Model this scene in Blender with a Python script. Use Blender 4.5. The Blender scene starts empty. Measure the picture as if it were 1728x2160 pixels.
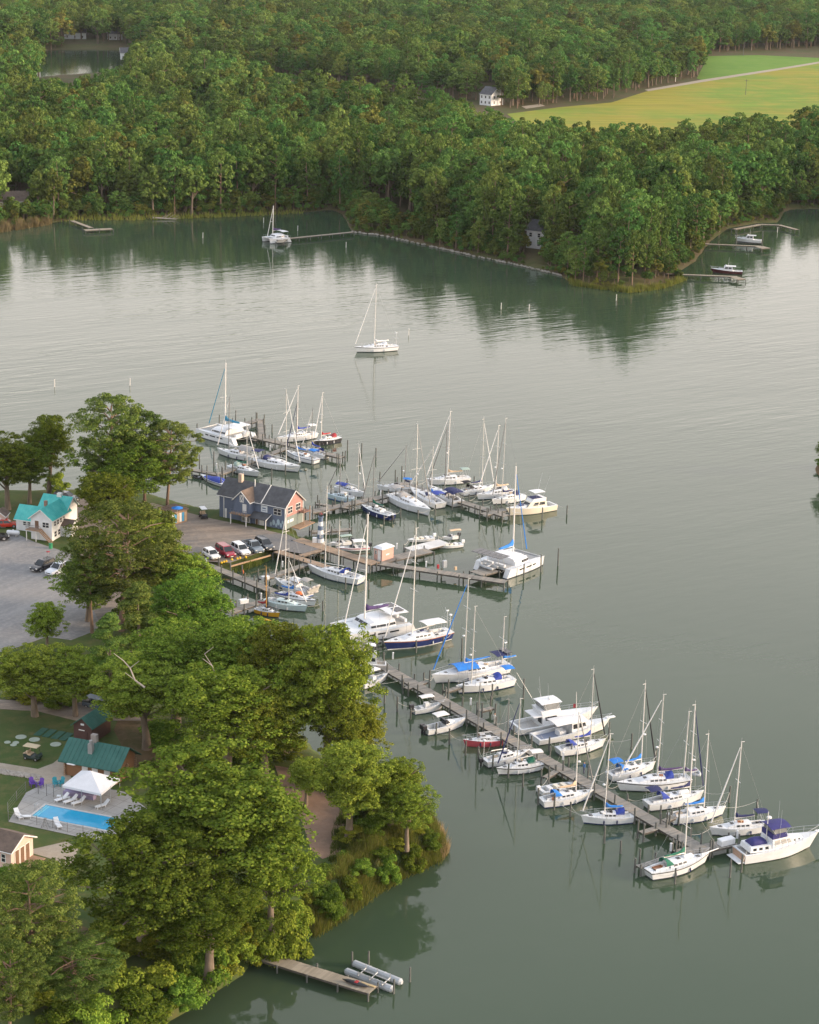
import bpy, math, random
import numpy as np
from mathutils import Vector, Matrix
from mathutils.geometry import tessellate_polygon
R = math.radians
random.seed(7)
rng = np.random.default_rng(7)
sc = bpy.context.scene
col = sc.collection

# ------------------------------------------------------------------ camera
F_PX, W_PX, H_PX = 4370.0, 1728.0, 2160.0        # focal length and frame, in photograph pixels
CAM_H, PITCH, ROLL = 115.0, 16.9, 1.6
cam_d = bpy.data.cameras.new('camera'); cam = bpy.data.objects.new('camera', cam_d); col.objects.link(cam)
cam_d.sensor_fit = 'HORIZONTAL'; cam_d.sensor_width = 36.0; cam_d.lens = F_PX / W_PX * 36.0
cam_d.clip_start = 1.0; cam_d.clip_end = 30000.0
CAM_R = (Matrix.Rotation(R(90 - PITCH), 3, 'X') @ Matrix.Rotation(R(ROLL), 3, 'Z'))
CAM_P = Vector((0, 0, CAM_H))
cam.matrix_world = Matrix.Translation(CAM_P) @ CAM_R.to_4x4()
sc.camera = cam
CAM_RT = CAM_R.transposed()

def at(px, py, z=0.0):
    """the point of the horizontal plane z that the photograph shows at (px, py)"""
    d = CAM_R @ Vector(((px - W_PX / 2) / F_PX, -(py - H_PX / 2) / F_PX, -1.0))
    return CAM_P + d * ((z - CAM_H) / d.z)

def proj(p):
    q = CAM_RT @ (Vector(p) - CAM_P)
    return (W_PX / 2 + F_PX * q.x / -q.z, H_PX / 2 - F_PX * q.y / -q.z)

def rise(p, py):
    """height above p at which a vertical line through p reaches image row py"""
    lo, hi = 0.0, 60.0
    for _ in range(30):
        m = (lo + hi) / 2
        if proj((p[0], p[1], p[2] + m))[1] > py: lo = m
        else: hi = m
    return lo

# zoomed crops in which positions were measured
ZN = {'a': (390, 860, 8.625), 'b': (560, 880, 8.625), 'c': (660, 960, 7.1875), 'd': (880, 960, 5.39),
      'e': (600, 1090, 6.635), 'f': (850, 1110, 5.074), 'g': (420, 1150, 6.635), '1': (380, 740, 4.107),
      '2': (640, 840, 2.974), '3': (360, 980, 3.92), '4': (660, 1080, 3.08), '5': (700, 1240, 4.107),
      '6': (940, 1400, 4.539), '7': (1240, 1420, 3.535), 'h': (0, 820, 3.92), 'p': (0, 1480, 5.074), 'q': (480, 1700, 3.594)}
def Z(k, x, y):
    o = ZN[k]; return (o[0] + x / o[2], o[1] + y / o[2])

# ------------------------------------------------------------------ light
SUN_EL, SUN_AZ = 13.0, 95.0                      # azimuth clockwise from +Y (the view direction)
w = bpy.data.worlds.new('World'); sc.world = w; w.use_nodes = True
wn = w.node_tree; wn.nodes.clear()
sky = wn.nodes.new('ShaderNodeTexSky'); sky.sky_type = 'NISHITA'; sky.sun_disc = False
sky.sun_elevation = R(SUN_EL); sky.sun_rotation = R(SUN_AZ); sky.altitude = 100; sky.air_density = 1.0; sky.dust_density = 4.0; sky.ozone_density = 1.0
veil = wn.nodes.new('ShaderNodeMixRGB'); veil.inputs['Fac'].default_value = 0.70     # thin even cloud veil, brighter towards the hazy horizon all round
wg_ = wn.nodes.new('ShaderNodeNewGeometry'); wx = wn.nodes.new('ShaderNodeSeparateXYZ'); wn.links.new(wg_.outputs['Incoming'], wx.inputs[0])
wa = wn.nodes.new('ShaderNodeMath'); wa.operation = 'ABSOLUTE'; wn.links.new(wx.outputs['Z'], wa.inputs[0])
wr = wn.nodes.new('ShaderNodeValToRGB'); wr.color_ramp.interpolation = 'EASE'; wr.color_ramp.elements[0].position = 0.0; wr.color_ramp.elements[1].position = 0.85
wr.color_ramp.elements[0].color = (1.0, 0.885, 0.805, 1); wr.color_ramp.elements[1].color = (0.42, 0.46, 0.53, 1); wn.links.new(wa.outputs[0], wr.inputs[0])
ws = wn.nodes.new('ShaderNodeVectorMath'); ws.operation = 'SCALE'; ws.inputs['Scale'].default_value = 11.2; wn.links.new(wr.outputs[0], ws.inputs[0]); wn.links.new(ws.outputs[0], veil.inputs['Color2'])
bg = wn.nodes.new('ShaderNodeBackground'); bg.inputs['Strength'].default_value = 0.10
wo = wn.nodes.new('ShaderNodeOutputWorld')
wn.links.new(sky.outputs[0], veil.inputs['Color1']); wn.links.new(veil.outputs[0], bg.inputs['Color']); wn.links.new(bg.outputs[0], wo.inputs['Surface'])
sun_d = bpy.data.lights.new('sun', 'SUN'); sun = bpy.data.objects.new('sun', sun_d); col.objects.link(sun)
sun_d.energy = 2.5; sun_d.angle = R(14); sun_d.color = (1.0, 0.76, 0.54)
sd = Vector((math.sin(R(SUN_AZ)) * math.cos(R(SUN_EL)), math.cos(R(SUN_AZ)) * math.cos(R(SUN_EL)), math.sin(R(SUN_EL))))
sun.rotation_euler = sd.to_track_quat('Z', 'Y').to_euler(); sun.location = (300, 300, 200)
sc.view_settings.view_transform = 'Standard'; sc.view_settings.look = 'None'
sc.view_settings.exposure = 1.2; sc.view_settings.gamma = 1.0; sc.view_settings.use_curve_mapping = False
sc.render.engine = 'CYCLES'
cy = sc.cycles
cy.max_bounces = 5; cy.diffuse_bounces = 2; cy.glossy_bounces = 3; cy.transmission_bounces = 3; cy.transparent_max_bounces = 6
cy.volume_bounces = 0; cy.caustics_reflective = False; cy.caustics_refractive = False
cy.use_denoising = True; cy.sample_clamp_indirect = 4.0

# ------------------------------------------------------------------ materials
MATS = {}
def new_mat(name):
    m = bpy.data.materials.new(name); m.use_nodes = True
    nt = m.node_tree; nt.nodes.clear()
    out = nt.nodes.new('ShaderNodeOutputMaterial'); return m, nt, out
def N(nt, t, **kw):
    n = nt.nodes.new(t)
    for k, v in kw.items():
        if k in n.inputs: n.inputs[k].default_value = v
        else: setattr(n, k, v)
    return n
def mat(name, rgb, rough=0.55, var=0.12, scale=1.5, metal=0.0, spec=0.5, bump=0.0, bscale=20.0, stretch=(1, 1, 1), rgb2=None, coat=0.0):
    """painted / fabric / wooden surface: base colour broken up by noise, fine relief by bump"""
    if name in MATS: return MATS[name]
    m, nt, out = new_mat(name)
    b = N(nt, 'ShaderNodeBsdfPrincipled', Roughness=rough, Metallic=metal)
    b.inputs['Specular IOR Level'].default_value = spec
    b.inputs['Coat Weight'].default_value = coat
    tc = N(nt, 'ShaderNodeTexCoord'); mp = N(nt, 'ShaderNodeMapping'); mp.inputs['Scale'].default_value = stretch
    nt.links.new(tc.outputs['Object'], mp.inputs['Vector'])
    nz = N(nt, 'ShaderNodeTexNoise', Scale=scale, Detail=5.0, Roughness=0.65)
    nt.links.new(mp.outputs[0], nz.inputs['Vector'])
    rp = N(nt, 'ShaderNodeValToRGB')
    c2 = rgb2 if rgb2 else tuple(min(1, c * (1 + var)) for c in rgb)
    c1 = rgb if rgb2 else tuple(c * (1 - var) for c in rgb)
    rp.color_ramp.elements[0].position = 0.3; rp.color_ramp.elements[1].position = 0.7
    rp.color_ramp.elements[0].color = (*c1, 1); rp.color_ramp.elements[1].color = (*c2, 1)
    nt.links.new(nz.outputs['Fac'], rp.inputs[0]); nt.links.new(rp.outputs[0], b.inputs['Base Color'])
    if bump:
        n2 = N(nt, 'ShaderNodeTexNoise', Scale=bscale, Detail=3.0); nt.links.new(mp.outputs[0], n2.inputs['Vector'])
        bp = N(nt, 'ShaderNodeBump', Strength=bump, Distance=0.05); nt.links.new(n2.outputs['Fac'], bp.inputs['Height'])
        nt.links.new(bp.outputs[0], b.inputs['Normal'])
    nt.links.new(b.outputs[0], out.inputs['Surface'])
    MATS[name] = m; return m

def siding(name, rgb, pitch=0.16):
    """lap siding: the boards are far below ten pixels, so their relief is bump"""
    if name in MATS: return MATS[name]
    m = mat(name, rgb, rough=0.7, var=0.10, scale=0.8)
    nt = m.node_tree; b = [n for n in nt.nodes if n.type == 'BSDF_PRINCIPLED'][0]; tc = [n for n in nt.nodes if n.type == 'TEX_COORD'][0]
    sx = N(nt, 'ShaderNodeSeparateXYZ'); nt.links.new(tc.outputs['Object'], sx.inputs[0])
    d = N(nt, 'ShaderNodeMath', operation='DIVIDE'); d.inputs[1].default_value = pitch; nt.links.new(sx.outputs['Z'], d.inputs[0])
    f = N(nt, 'ShaderNodeMath', operation='FRACT'); nt.links.new(d.outputs[0], f.inputs[0])
    bp = N(nt, 'ShaderNodeBump', Strength=0.6, Distance=0.02); bp.invert = True; nt.links.new(f.outputs[0], bp.inputs['Height']); nt.links.new(bp.outputs[0], b.inputs['Normal'])
    return m

def leaf_mat(name, lo, mid, hi, trans=0.2, hue=0.12):
    m, nt, out = new_mat(name)
    g = N(nt, 'ShaderNodeNewGeometry'); oi = N(nt, 'ShaderNodeObjectInfo')
    rp = N(nt, 'ShaderNodeValToRGB'); e = rp.color_ramp.elements
    e[0].color = (*lo, 1); e[1].color = (*hi, 1); e.new(0.55).color = (*mid, 1)
    nt.links.new(g.outputs['Random Per Island'], rp.inputs[0])
    hs = N(nt, 'ShaderNodeHueSaturation')
    mh = N(nt, 'ShaderNodeMapRange'); mh.inputs[3].default_value = 0.5 - hue * 0.22; mh.inputs[4].default_value = 0.5 + hue * 0.16
    mv = N(nt, 'ShaderNodeMapRange'); mv.inputs[3].default_value = 0.62; mv.inputs[4].default_value = 1.38
    wn_ = N(nt, 'ShaderNodeTexWhiteNoise', noise_dimensions='1D')
    nt.links.new(oi.outputs['Random'], wn_.inputs['W'])
    nt.links.new(oi.outputs['Random'], mh.inputs[0]); nt.links.new(wn_.outputs['Value'], mv.inputs[0])
    nt.links.new(mh.outputs[0], hs.inputs['Hue']); nt.links.new(mv.outputs[0], hs.inputs['Value'])
    nt.links.new(rp.outputs[0], hs.inputs['Color'])
    d = N(nt, 'ShaderNodeBsdfDiffuse'); t = N(nt, 'ShaderNodeBsdfTranslucent'); mx = N(nt, 'ShaderNodeMixShader', Fac=trans)
    nt.links.new(hs.outputs[0], d.inputs['Color']); nt.links.new(hs.outputs[0], t.inputs['Color'])
    nt.links.new(d.outputs[0], mx.inputs[1]); nt.links.new(t.outputs[0], mx.inputs[2]); nt.links.new(mx.outputs[0], out.inputs['Surface'])
    return m

WHITE = mat('gelcoat_white', (0.66, 0.68, 0.70), 0.3, 0.05, 0.55, rgb2=(0.77, 0.80, 0.84), stretch=(1, 1, 2.2))
DECKW = mat('deck_white', (0.69, 0.72, 0.74), 0.5, 0.06, 2.0)
CREAM = mat('gelcoat_cream', (0.74, 0.69, 0.58), 0.3, 0.05, 0.9)
GREYH = mat('hull_pale_grey', (0.62, 0.65, 0.67), 0.32, 0.05, 0.9)
PALEBLUE = mat('hull_pale_blue', (0.55, 0.68, 0.74), 0.32, 0.05)
NAVYH = mat('hull_navy', (0.022, 0.035, 0.13), 0.25, 0.15)
BLACKH = mat('hull_black', (0.03, 0.03, 0.035), 0.3, 0.2)
REDH = mat('hull_red', (0.62, 0.11, 0.14), 0.32, 0.1)
YELLOWH = mat('hull_yellow', (0.62, 0.36, 0.03), 0.32, 0.08)
BOTTOM = mat('bottom_paint_dark', (0.03, 0.035, 0.06), 0.6, 0.2)
BOTTOMB = mat('bottom_paint_blue', (0.03, 0.10, 0.42), 0.6, 0.15)
GLASS = mat('tinted_window', (0.02, 0.024, 0.03), 0.12, 0.2)
CLEAR = mat('plastic_window', (0.22, 0.23, 0.23), 0.2, 0.2)
ALU = mat('aluminium', (0.62, 0.62, 0.60), 0.42, 0.06, metal=0.25)
MASTW = mat('mast_white', (0.74, 0.72, 0.69), 0.4, 0.05)
MASTD = mat('mast_grey', (0.20, 0.20, 0.20), 0.45, 0.15)
MASTT = mat('mast_wood', (0.45, 0.24, 0.06), 0.5, 0.15)
STEEL = mat('stainless', (0.55, 0.56, 0.57), 0.3, 0.05, metal=0.6)
WIRE = mat('rigging_wire', (0.35, 0.36, 0.36), 0.4, 0.1)
BLUEC = mat('canvas_bright_blue', (0.02, 0.19, 0.62), 0.8, 0.15, 2)
NAVYC = mat('canvas_navy', (0.018, 0.025, 0.10), 0.8, 0.2, 2)
ROYALC = mat('canvas_royal', (0.03, 0.06, 0.33), 0.8, 0.15, 2)
BLACKC = mat('canvas_black', (0.02, 0.02, 0.024), 0.8, 0.2, 2)
GREENC = mat('canvas_green', (0.012, 0.13, 0.085), 0.8, 0.15, 2)
SAGEC = mat('canvas_sage', (0.32, 0.42, 0.38), 0.8, 0.1, 2)
REDC = mat('canvas_red', (0.36, 0.03, 0.04), 0.8, 0.12, 2)
TANC = mat('canvas_tan', (0.58, 0.44, 0.30), 0.8, 0.1, 2)
GREYC = mat('canvas_grey', (0.36, 0.35, 0.34), 0.8, 0.1, 2)
WHITEC = mat('canvas_white', (0.74, 0.74, 0.74), 0.8, 0.05, 2)
PURPLEC = mat('canvas_purple', (0.06, 0.035, 0.13), 0.8, 0.15, 2)
TEALC = mat('canvas_teal', (0.03, 0.22, 0.36), 0.8, 0.15, 2)
ORANGE = mat('orange_plastic', (0.75, 0.18, 0.05), 0.6, 0.1)
TEAK = mat('varnished_teak', (0.34, 0.12, 0.04), 0.5, 0.2, 6)
RUBBER = mat('black_rubber', (0.025, 0.025, 0.027), 0.7, 0.2)
GREYRIB = mat('inflatable_grey', (0.42, 0.45, 0.48), 0.6, 0.06)
COCKPIT = mat('cockpit_sole', (0.45, 0.44, 0.42), 0.7, 0.15, 4)
PLANK = mat('dock_plank', (0.20, 0.175, 0.15), 0.85, 0.3, 0.7, rgb2=(0.42, 0.35, 0.28))
PLANKW = mat('dock_plank_warm', (0.30, 0.21, 0.15), 0.85, 0.3, 0.7, rgb2=(0.48, 0.34, 0.24))
PILE = mat('piling_wood', (0.065, 0.07, 0.068), 0.9, 0.3, 1.2, rgb2=(0.17, 0.178, 0.165), stretch=(1, 1, 0.3))
BEAM = mat('dock_beam', (0.10, 0.09, 0.08), 0.9, 0.3, 1.5)
SOLAR = mat('solar_cell', (0.02, 0.022, 0.03), 0.15, 0.15)

# ------------------------------------------------------------------ mesh helpers
class MB:
    def __init__(s): s.v = []; s.f = []
    def quadgrid(s, rows, closed=False):
        """rows: lists of points; skin neighbouring rows"""
        n = len(rows[0]); b = len(s.v)
        for r in rows: s.v.extend(tuple(p) for p in r)
        for i in range(len(rows) - 1):
            for j in range(n if closed else n - 1):
                k = (j + 1) % n
                s.f.append((b + i * n + j, b + i * n + k, b + (i + 1) * n + k, b + (i + 1) * n + j))
        return b
    def loft(s, rows):
        """closed rings with both end caps"""
        n = len(rows[0]); b = s.quadgrid(rows, True)
        s.f.append(tuple(b + j for j in range(n))[::-1]); m = b + (len(rows) - 1) * n
        s.f.append(tuple(m + j for j in range(n))); return s
    def box(s, c, d, rz=0.0):
        x, y, z = d[0] / 2, d[1] / 2, d[2] / 2; co, si = math.cos(rz), math.sin(rz)
        pts = [(-x, -y), (x, -y), (x, y), (-x, y)]
        ring = lambda zz: [(c[0] + a * co - e * si, c[1] + a * si + e * co, c[2] + zz) for a, e in pts]
        return s.loft([ring(-z), ring(z)])
    def frus(s, x0, x1, w0, w1, z0, z1, tx0, tx1, tw0, tw1):
        """base x0..x1 with half widths w0 (at x0), w1; top tx0..tx1 with tw0, tw1"""
        return s.loft([[(x0, -w0, z0), (x1, -w1, z0), (x1, w1, z0), (x0, w0, z0)],
                       [(tx0, -tw0, z1), (tx1, -tw1, z1), (tx1, tw1, z1), (tx0, tw0, z1)]])
    def tube(s, p0, p1, r0, r1=None, n=6, cap=True):
        p0, p1 = Vector(p0), Vector(p1); r1 = r0 if r1 is None else r1
        d = (p1 - p0).normalized(); a = Vector((0, 0, 1)) if abs(d.z) < 0.9 else Vector((1, 0, 0))
        u = d.cross(a).normalized(); v = d.cross(u)
        ring = lambda p, r: [p + (u * math.cos(2 * math.pi * i / n) + v * math.sin(2 * math.pi * i / n)) * r for i in range(n)]
        if cap: s.loft([ring(p0, r0), ring(p1, r1)])
        else: s.quadgrid([ring(p0, r0), ring(p1, r1)], True)
        return s
    def path(s, pts, r, n=5):
        for a, b in zip(pts[:-1], pts[1:]): s.tube(a, b, r, n=n)
        return s
    def poly(s, pts):
        b = len(s.v); s.v.extend(tuple(p) for p in pts); s.f.append(tuple(range(b, b + len(pts)))); return s
    def patch(s, q, u0, u1, v0, v1, off=0.012):
        """rectangle laid proud of the quad q = (bl, br, tr, tl)"""
        q = [Vector(p) for p in q]
        P = lambda u, v: (q[0].lerp(q[1], u)).lerp(q[3].lerp(q[2], u), v)
        n = ((q[1] - q[0]).cross(q[3] - q[0])).normalized() * off
        a = [P(u0, v0), P(u1, v0), P(u1, v1), P(u0, v1)]
        return s.loft([[p - n * 0.5 for p in a], [p + n for p in a]])
    def blob(s, c, r, n=8, m=5):
        rows = []
        for i in range(m + 1):
            t = math.pi * i / m; rr = max(math.sin(t), 0.02)
            rows.append([(c[0] + r[0] * rr * math.cos(2 * math.pi * j / n), c[1] + r[1] * rr * math.sin(2 * math.pi * j / n), c[2] - r[2] * math.cos(t)) for j in range(n)])
        return s.loft(rows)
    def mesh(s, name, m, smooth=False):
        me = bpy.data.meshes.new(name); me.from_pydata(s.v, [], s.f); me.update()
        if m: me.materials.append(m)
        if smooth: me.polygons.foreach_set('use_smooth', [True] * len(me.polygons))
        return me
    def build(s, name, m, parent=None, smooth=False, label=None):
        o = bpy.data.objects.new(name, s.mesh(name, m, smooth)); col.objects.link(o)
        if parent: o.parent = parent
        if label: o['label'] = label
        return o

def empty(name, loc=(0, 0, 0), rz=0.0, label=None, cat=None, group=None):
    o = bpy.data.objects.new(name, None); col.objects.link(o); o.empty_display_size = 0.3
    o.location = loc; o.rotation_euler = (0, 0, rz); tag(o, label, cat, group); return o
def tag(o, label=None, cat=None, group=None, kind=None):
    for k, v in (('label', label), ('category', cat), ('group', group), ('kind', kind)):
        if v: o[k] = v
    return o
def copy_tree(o, parent=None):
    c = o.copy(); col.objects.link(c); c.parent = parent
    for ch in list(o.children): copy_tree(ch, c)
    return c
def heading(a, b):
    return math.atan2(b[1] - a[1], b[0] - a[0])
# ------------------------------------------------------------------ water
def water_mat():
    m, nt, out = new_mat('creek_water')
    b = N(nt, 'ShaderNodeBsdfPrincipled', Roughness=0.03, IOR=1.333)
    g = N(nt, 'ShaderNodeNewGeometry'); L = nt.links.new
    cn = N(nt, 'ShaderNodeTexNoise', Scale=0.012, Detail=3.0); L(g.outputs['Position'], cn.inputs['Vector'])
    cr = N(nt, 'ShaderNodeValToRGB'); cr.color_ramp.elements[0].position = 0.35; cr.color_ramp.elements[1].position = 0.65
    cr.color_ramp.elements[0].color = (0.040, 0.066, 0.038, 1); cr.color_ramp.elements[1].color = (0.050, 0.077, 0.046, 1)
    L(cn.outputs['Fac'], cr.inputs[0]); L(cr.outputs[0], b.inputs['Base Color'])
    def waves(rot, sx, sy, detail, scale=1.0):
        vr = N(nt, 'ShaderNodeVectorRotate', rotation_type='Z_AXIS'); vr.inputs['Angle'].default_value = R(-rot); L(g.outputs['Position'], vr.inputs['Vector'])
        mp = N(nt, 'ShaderNodeVectorMath', operation='MULTIPLY'); mp.inputs[1].default_value = (1 / sx, 1 / sy, 0.0); L(vr.outputs[0], mp.inputs[0])
        nz = N(nt, 'ShaderNodeTexNoise', Scale=scale, Detail=detail, Roughness=0.5, Distortion=0.25); L(mp.outputs[0], nz.inputs['Vector']); return nz.outputs['Fac']
    def mul(a, v):
        n = N(nt, 'ShaderNodeMath', operation='MULTIPLY'); L(a, n.inputs[0])
        if isinstance(v, float): n.inputs[1].default_value = v
        else: L(v, n.inputs[1])
        return n.outputs[0]
    def add(a, c):
        n = N(nt, 'ShaderNodeMath', operation='ADD'); L(a, n.inputs[0]); L(c, n.inputs[1]); return n.outputs[0]
    sp = N(nt, 'ShaderNodeSeparateXYZ'); L(g.outputs['Position'], sp.inputs[0])
    def ramp(src, a, c, lo, hi):
        n = N(nt, 'ShaderNodeMapRange', interpolation_type='SMOOTHSTEP'); L(src, n.inputs[0])
        for i, v in enumerate((a, c, lo, hi)): n.inputs[i + 1].default_value = v
        return n.outputs[0]
    open_w = mul(ramp(sp.outputs['Y'], 300.0, 470.0, 0.10, 1.0), ramp(sp.outputs['Y'], 560.0, 720.0, 1.0, 0.22))   # sheltered slips, open reach, lee of the far wood
    gust = ramp(waves(20, 120.0, 60.0, 2.0), 0.35, 0.65, 0.35, 1.0)
    swell = mul(mul(waves(36, 26.0, 5.0, 3.0), 0.15), mul(open_w, gust))
    swell2 = mul(mul(waves(30, 7.0, 1.6, 3.0), 0.085), mul(open_w, gust))
    fine = mul(mul(waves(25, 2.2, 0.8, 3.0), 0.020), ramp(sp.outputs['Y'], 300.0, 460.0, 0.28, 1.0))
    lazy = mul(waves(35, 6.0, 2.5, 1.0), 0.020)
    h = add(add(swell, swell2), add(fine, lazy))
    bp = N(nt, 'ShaderNodeBump', Strength=1.0, Distance=1.0); L(h, bp.inputs['Height']); L(bp.outputs[0], b.inputs['Normal'])
    L(b.outputs[0], out.inputs['Surface']); return m
wm = MB(); wm.poly([(-6000, -300, 0), (6000, -300, 0), (6000, 12000, 0), (-6000, 12000, 0)])
tag(wm.build('water', water_mat()), 'green grey creek water, calm by the docks and rippled farther out', kind='structure')

# ------------------------------------------------------------------ land
def sdist(poly, X, Y):
    """signed distance (inside positive) of many points to a polygon"""
    P = np.array([(p[0], p[1]) for p in poly]); Q = np.roll(P, -1, 0)
    d = np.full(X.shape, 1e9); inside = np.zeros(X.shape, bool)
    for (ax, ay), (bx, by) in zip(P, Q):
        ex, ey = bx - ax, by - ay
        t = np.clip(((X - ax) * ex + (Y - ay) * ey) / (ex * ex + ey * ey + 1e-9), 0, 1)
        d = np.minimum(d, np.hypot(X - ax - t * ex, Y - ay - t * ey))
        c = ((ay > Y) != (by > Y)) & (X < (bx - ax) * (Y - ay) / (by - ay + 1e-12) + ax); inside ^= c
    return np.where(inside, d, -d)
def gp(lst, z=0.0): return [at(x, y, z) for x, y in lst]
def smooth01(t): t = np.clip(t, 0, 1); return t * t * (3 - 2 * t)

NEAR_PX = [(-700, 1042), (0, 1042), (130, 1040), (230, 1036), (310, 1045), (385, 1066), (450, 1082), (480, 1074), (560, 1084), (600, 1100), (622, 1122), (628, 1134),
           (682, 1158), (640, 1171), (590, 1164), (571, 1181), (487, 1209), (440, 1208), (410, 1214), (440, 1260), (510, 1340), (570, 1440), (610, 1530), (690, 1620), (800, 1680),
           (870, 1715), (925, 1758), (942, 1790), (925, 1815), (870, 1838), (800, 1880), (740, 1925), (650, 1972), (580, 1990), (535, 2005), (515, 2050),
           (470, 2080), (420, 2112), (330, 2165), (200, 2260), (-100, 2500), (-900, 2500)]
NEAR = gp(NEAR_PX)
LOW, HIGH = 1.5, 3.5
def near_z(x, y):
    """level ground: the parking flat, and the higher lawn with the pool"""
    y0, y1 = at(200, 1560).y, at(200, 1440).y
    t = smooth01((y1 - np.asarray(y, float)) / (y1 - y0)); return LOW + (HIGH - LOW) * t
def ground_mat(name, a, bcol, c, s1=0.05, s2=0.5):
    m, nt, out = new_mat(name); L = nt.links.new
    b = N(nt, 'ShaderNodeBsdfPrincipled', Roughness=0.95); b.inputs['Specular IOR Level'].default_value = 0.15
    g = N(nt, 'ShaderNodeNewGeometry')
    n1 = N(nt, 'ShaderNodeTexNoise', Scale=s1, Detail=4.0); n2 = N(nt, 'ShaderNodeTexNoise', Scale=s2, Detail=6.0, Roughness=0.7)
    L(g.outputs['Position'], n1.inputs['Vector']); L(g.outputs['Position'], n2.inputs['Vector'])
    r1 = N(nt, 'ShaderNodeValToRGB'); r1.color_ramp.elements[0].position = 0.42; r1.color_ramp.elements[1].position = 0.6
    r1.color_ramp.elements[0].color = (*a, 1); r1.color_ramp.elements[1].color = (*bcol, 1); L(n1.outputs['Fac'], r1.inputs[0])
    mr = N(nt, 'ShaderNodeMapRange'); mr.inputs[1].default_value = 0.45; mr.inputs[2].default_value = 0.75; L(n2.outputs['Fac'], mr.inputs[0])
    mx = N(nt, 'ShaderNodeMixRGB'); L(mr.outputs[0], mx.inputs['Fac']); L(r1.outputs[0], mx.inputs['Color1']); mx.inputs['Color2'].default_value = (*c, 1)
    L(mx.outputs[0], b.inputs['Base Color'])
    bp = N(nt, 'ShaderNodeBump', Strength=0.5, Distance=0.15); L(n2.outputs['Fac'], bp.inputs['Height']); L(bp.outputs[0], b.inputs['Normal'])
    L(b.outputs[0], out.inputs['Surface']); return m
def streaks(m, rot, width, dark, soft=0.5):
    nt = m.node_tree; L = nt.links.new; b = [n for n in nt.nodes if n.type == 'BSDF_PRINCIPLED'][0]; src = b.inputs['Base Color'].links[0].from_socket; g = N(nt, 'ShaderNodeNewGeometry')
    vr = N(nt, 'ShaderNodeVectorRotate', rotation_type='Z_AXIS'); vr.inputs['Angle'].default_value = R(-rot); L(g.outputs['Position'], vr.inputs['Vector'])
    sc_ = N(nt, 'ShaderNodeVectorMath', operation='MULTIPLY'); sc_.inputs[1].default_value = (1 / (width * 14), 1 / width, 0); L(vr.outputs[0], sc_.inputs[0])
    nz = N(nt, 'ShaderNodeTexNoise', Scale=1.0, Detail=3.0, Roughness=0.6); L(sc_.outputs[0], nz.inputs['Vector']); mr = N(nt, 'ShaderNodeMapRange'); mr.inputs[1].default_value = 0.42; mr.inputs[2].default_value = 0.62; mr.inputs[3].default_value = dark; mr.inputs[4].default_value = 1.0; L(nz.outputs['Fac'], mr.inputs[0])
    mx = N(nt, 'ShaderNodeVectorMath', operation='SCALE'); L(src, mx.inputs[0]); L(mr.outputs[0], mx.inputs['Scale']); L(mx.outputs[0], b.inputs['Base Color']); return m
GRASSY = ground_mat('lawn_ground', (0.060, 0.095, 0.028), (0.085, 0.115, 0.035), (0.13, 0.12, 0.05))
FARFLOOR = ground_mat('far_wood_floor', (0.075, 0.085, 0.030), (0.10, 0.078, 0.042), (0.12, 0.10, 0.05), 0.05, 0.4)
EARTH = ground_mat('wood_floor', (0.13, 0.085, 0.045), (0.09, 0.085, 0.035), (0.18, 0.12, 0.075), 0.08, 0.6)
GRAVEL = ground_mat('gravel', (0.235, 0.235, 0.24), (0.28, 0.275, 0.27), (0.36, 0.345, 0.325), 0.06, 1.5)
DIRTLOT = ground_mat('dirt_gravel', (0.29, 0.24, 0.195), (0.23, 0.215, 0.20), (0.38, 0.31, 0.25), 0.05, 1.0)
ASPH = ground_mat('old_asphalt', (0.17, 0.165, 0.16), (0.20, 0.195, 0.19), (0.24, 0.23, 0.22), 0.1, 2.0)
PINKDIRT = ground_mat('pink_dirt', (0.27, 0.18, 0.13), (0.22, 0.155, 0.115), (0.32, 0.22, 0.16), 0.15, 1.2)
SAND = ground_mat('sandy_path', (0.36, 0.31, 0.25), (0.32, 0.28, 0.22), (0.42, 0.37, 0.30), 0.2, 1.5)
FIELD = ground_mat('bean_field', (0.30, 0.28, 0.038), (0.18, 0.28, 0.038), (0.35, 0.29, 0.055), 0.012, 0.06)
streaks(FIELD, 12, 4.0, 0.80); streaks(GRAVEL, 60, 1.6, 0.88); streaks(DIRTLOT, 20, 1.4, 0.75)
FIELD2 = ground_mat('green_field', (0.11, 0.22, 0.03), (0.13, 0.24, 0.035), (0.16, 0.25, 0.045), 0.02, 0.1)

def near_h(x, y):
    x, y = np.asarray(x, float), np.asarray(y, float); d = sdist(NEAR, x, y); top = near_z(x, y)
    wob = 0.25 * np.sin(x * 0.9 + 1.3 * np.sin(y * 0.31)) * np.sin(y * 0.77)
    return np.where(d > 0, np.minimum(top, 0.12 + (d + wob) * (0.55 + 0.35 * (top - LOW))), np.maximum(-2.0, d * 0.35))
def heightfield(name, X, Y, H, m, label):
    ny, nx = X.shape; v = np.stack([X, Y, H], -1).reshape(-1, 3)
    i = np.arange(ny - 1)[:, None] * nx + np.arange(nx - 1)[None]; f = np.stack([i, i + 1, i + nx + 1, i + nx], -1).reshape(-1, 4)
    keep = (H.reshape(-1)[f] > -1.9).any(1); f = f[keep]
    used = np.unique(f); remap = np.zeros(len(v), int); remap[used] = np.arange(len(used))
    me = bpy.data.meshes.new(name); me.from_pydata(v[used].tolist(), [], remap[f].tolist()); me.update(); me.materials.append(m)
    me.polygons.foreach_set('use_smooth', [True] * len(me.polygons))
    o = bpy.data.objects.new(name, me); col.objects.link(o); return tag(o, label, kind='structure')
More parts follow.
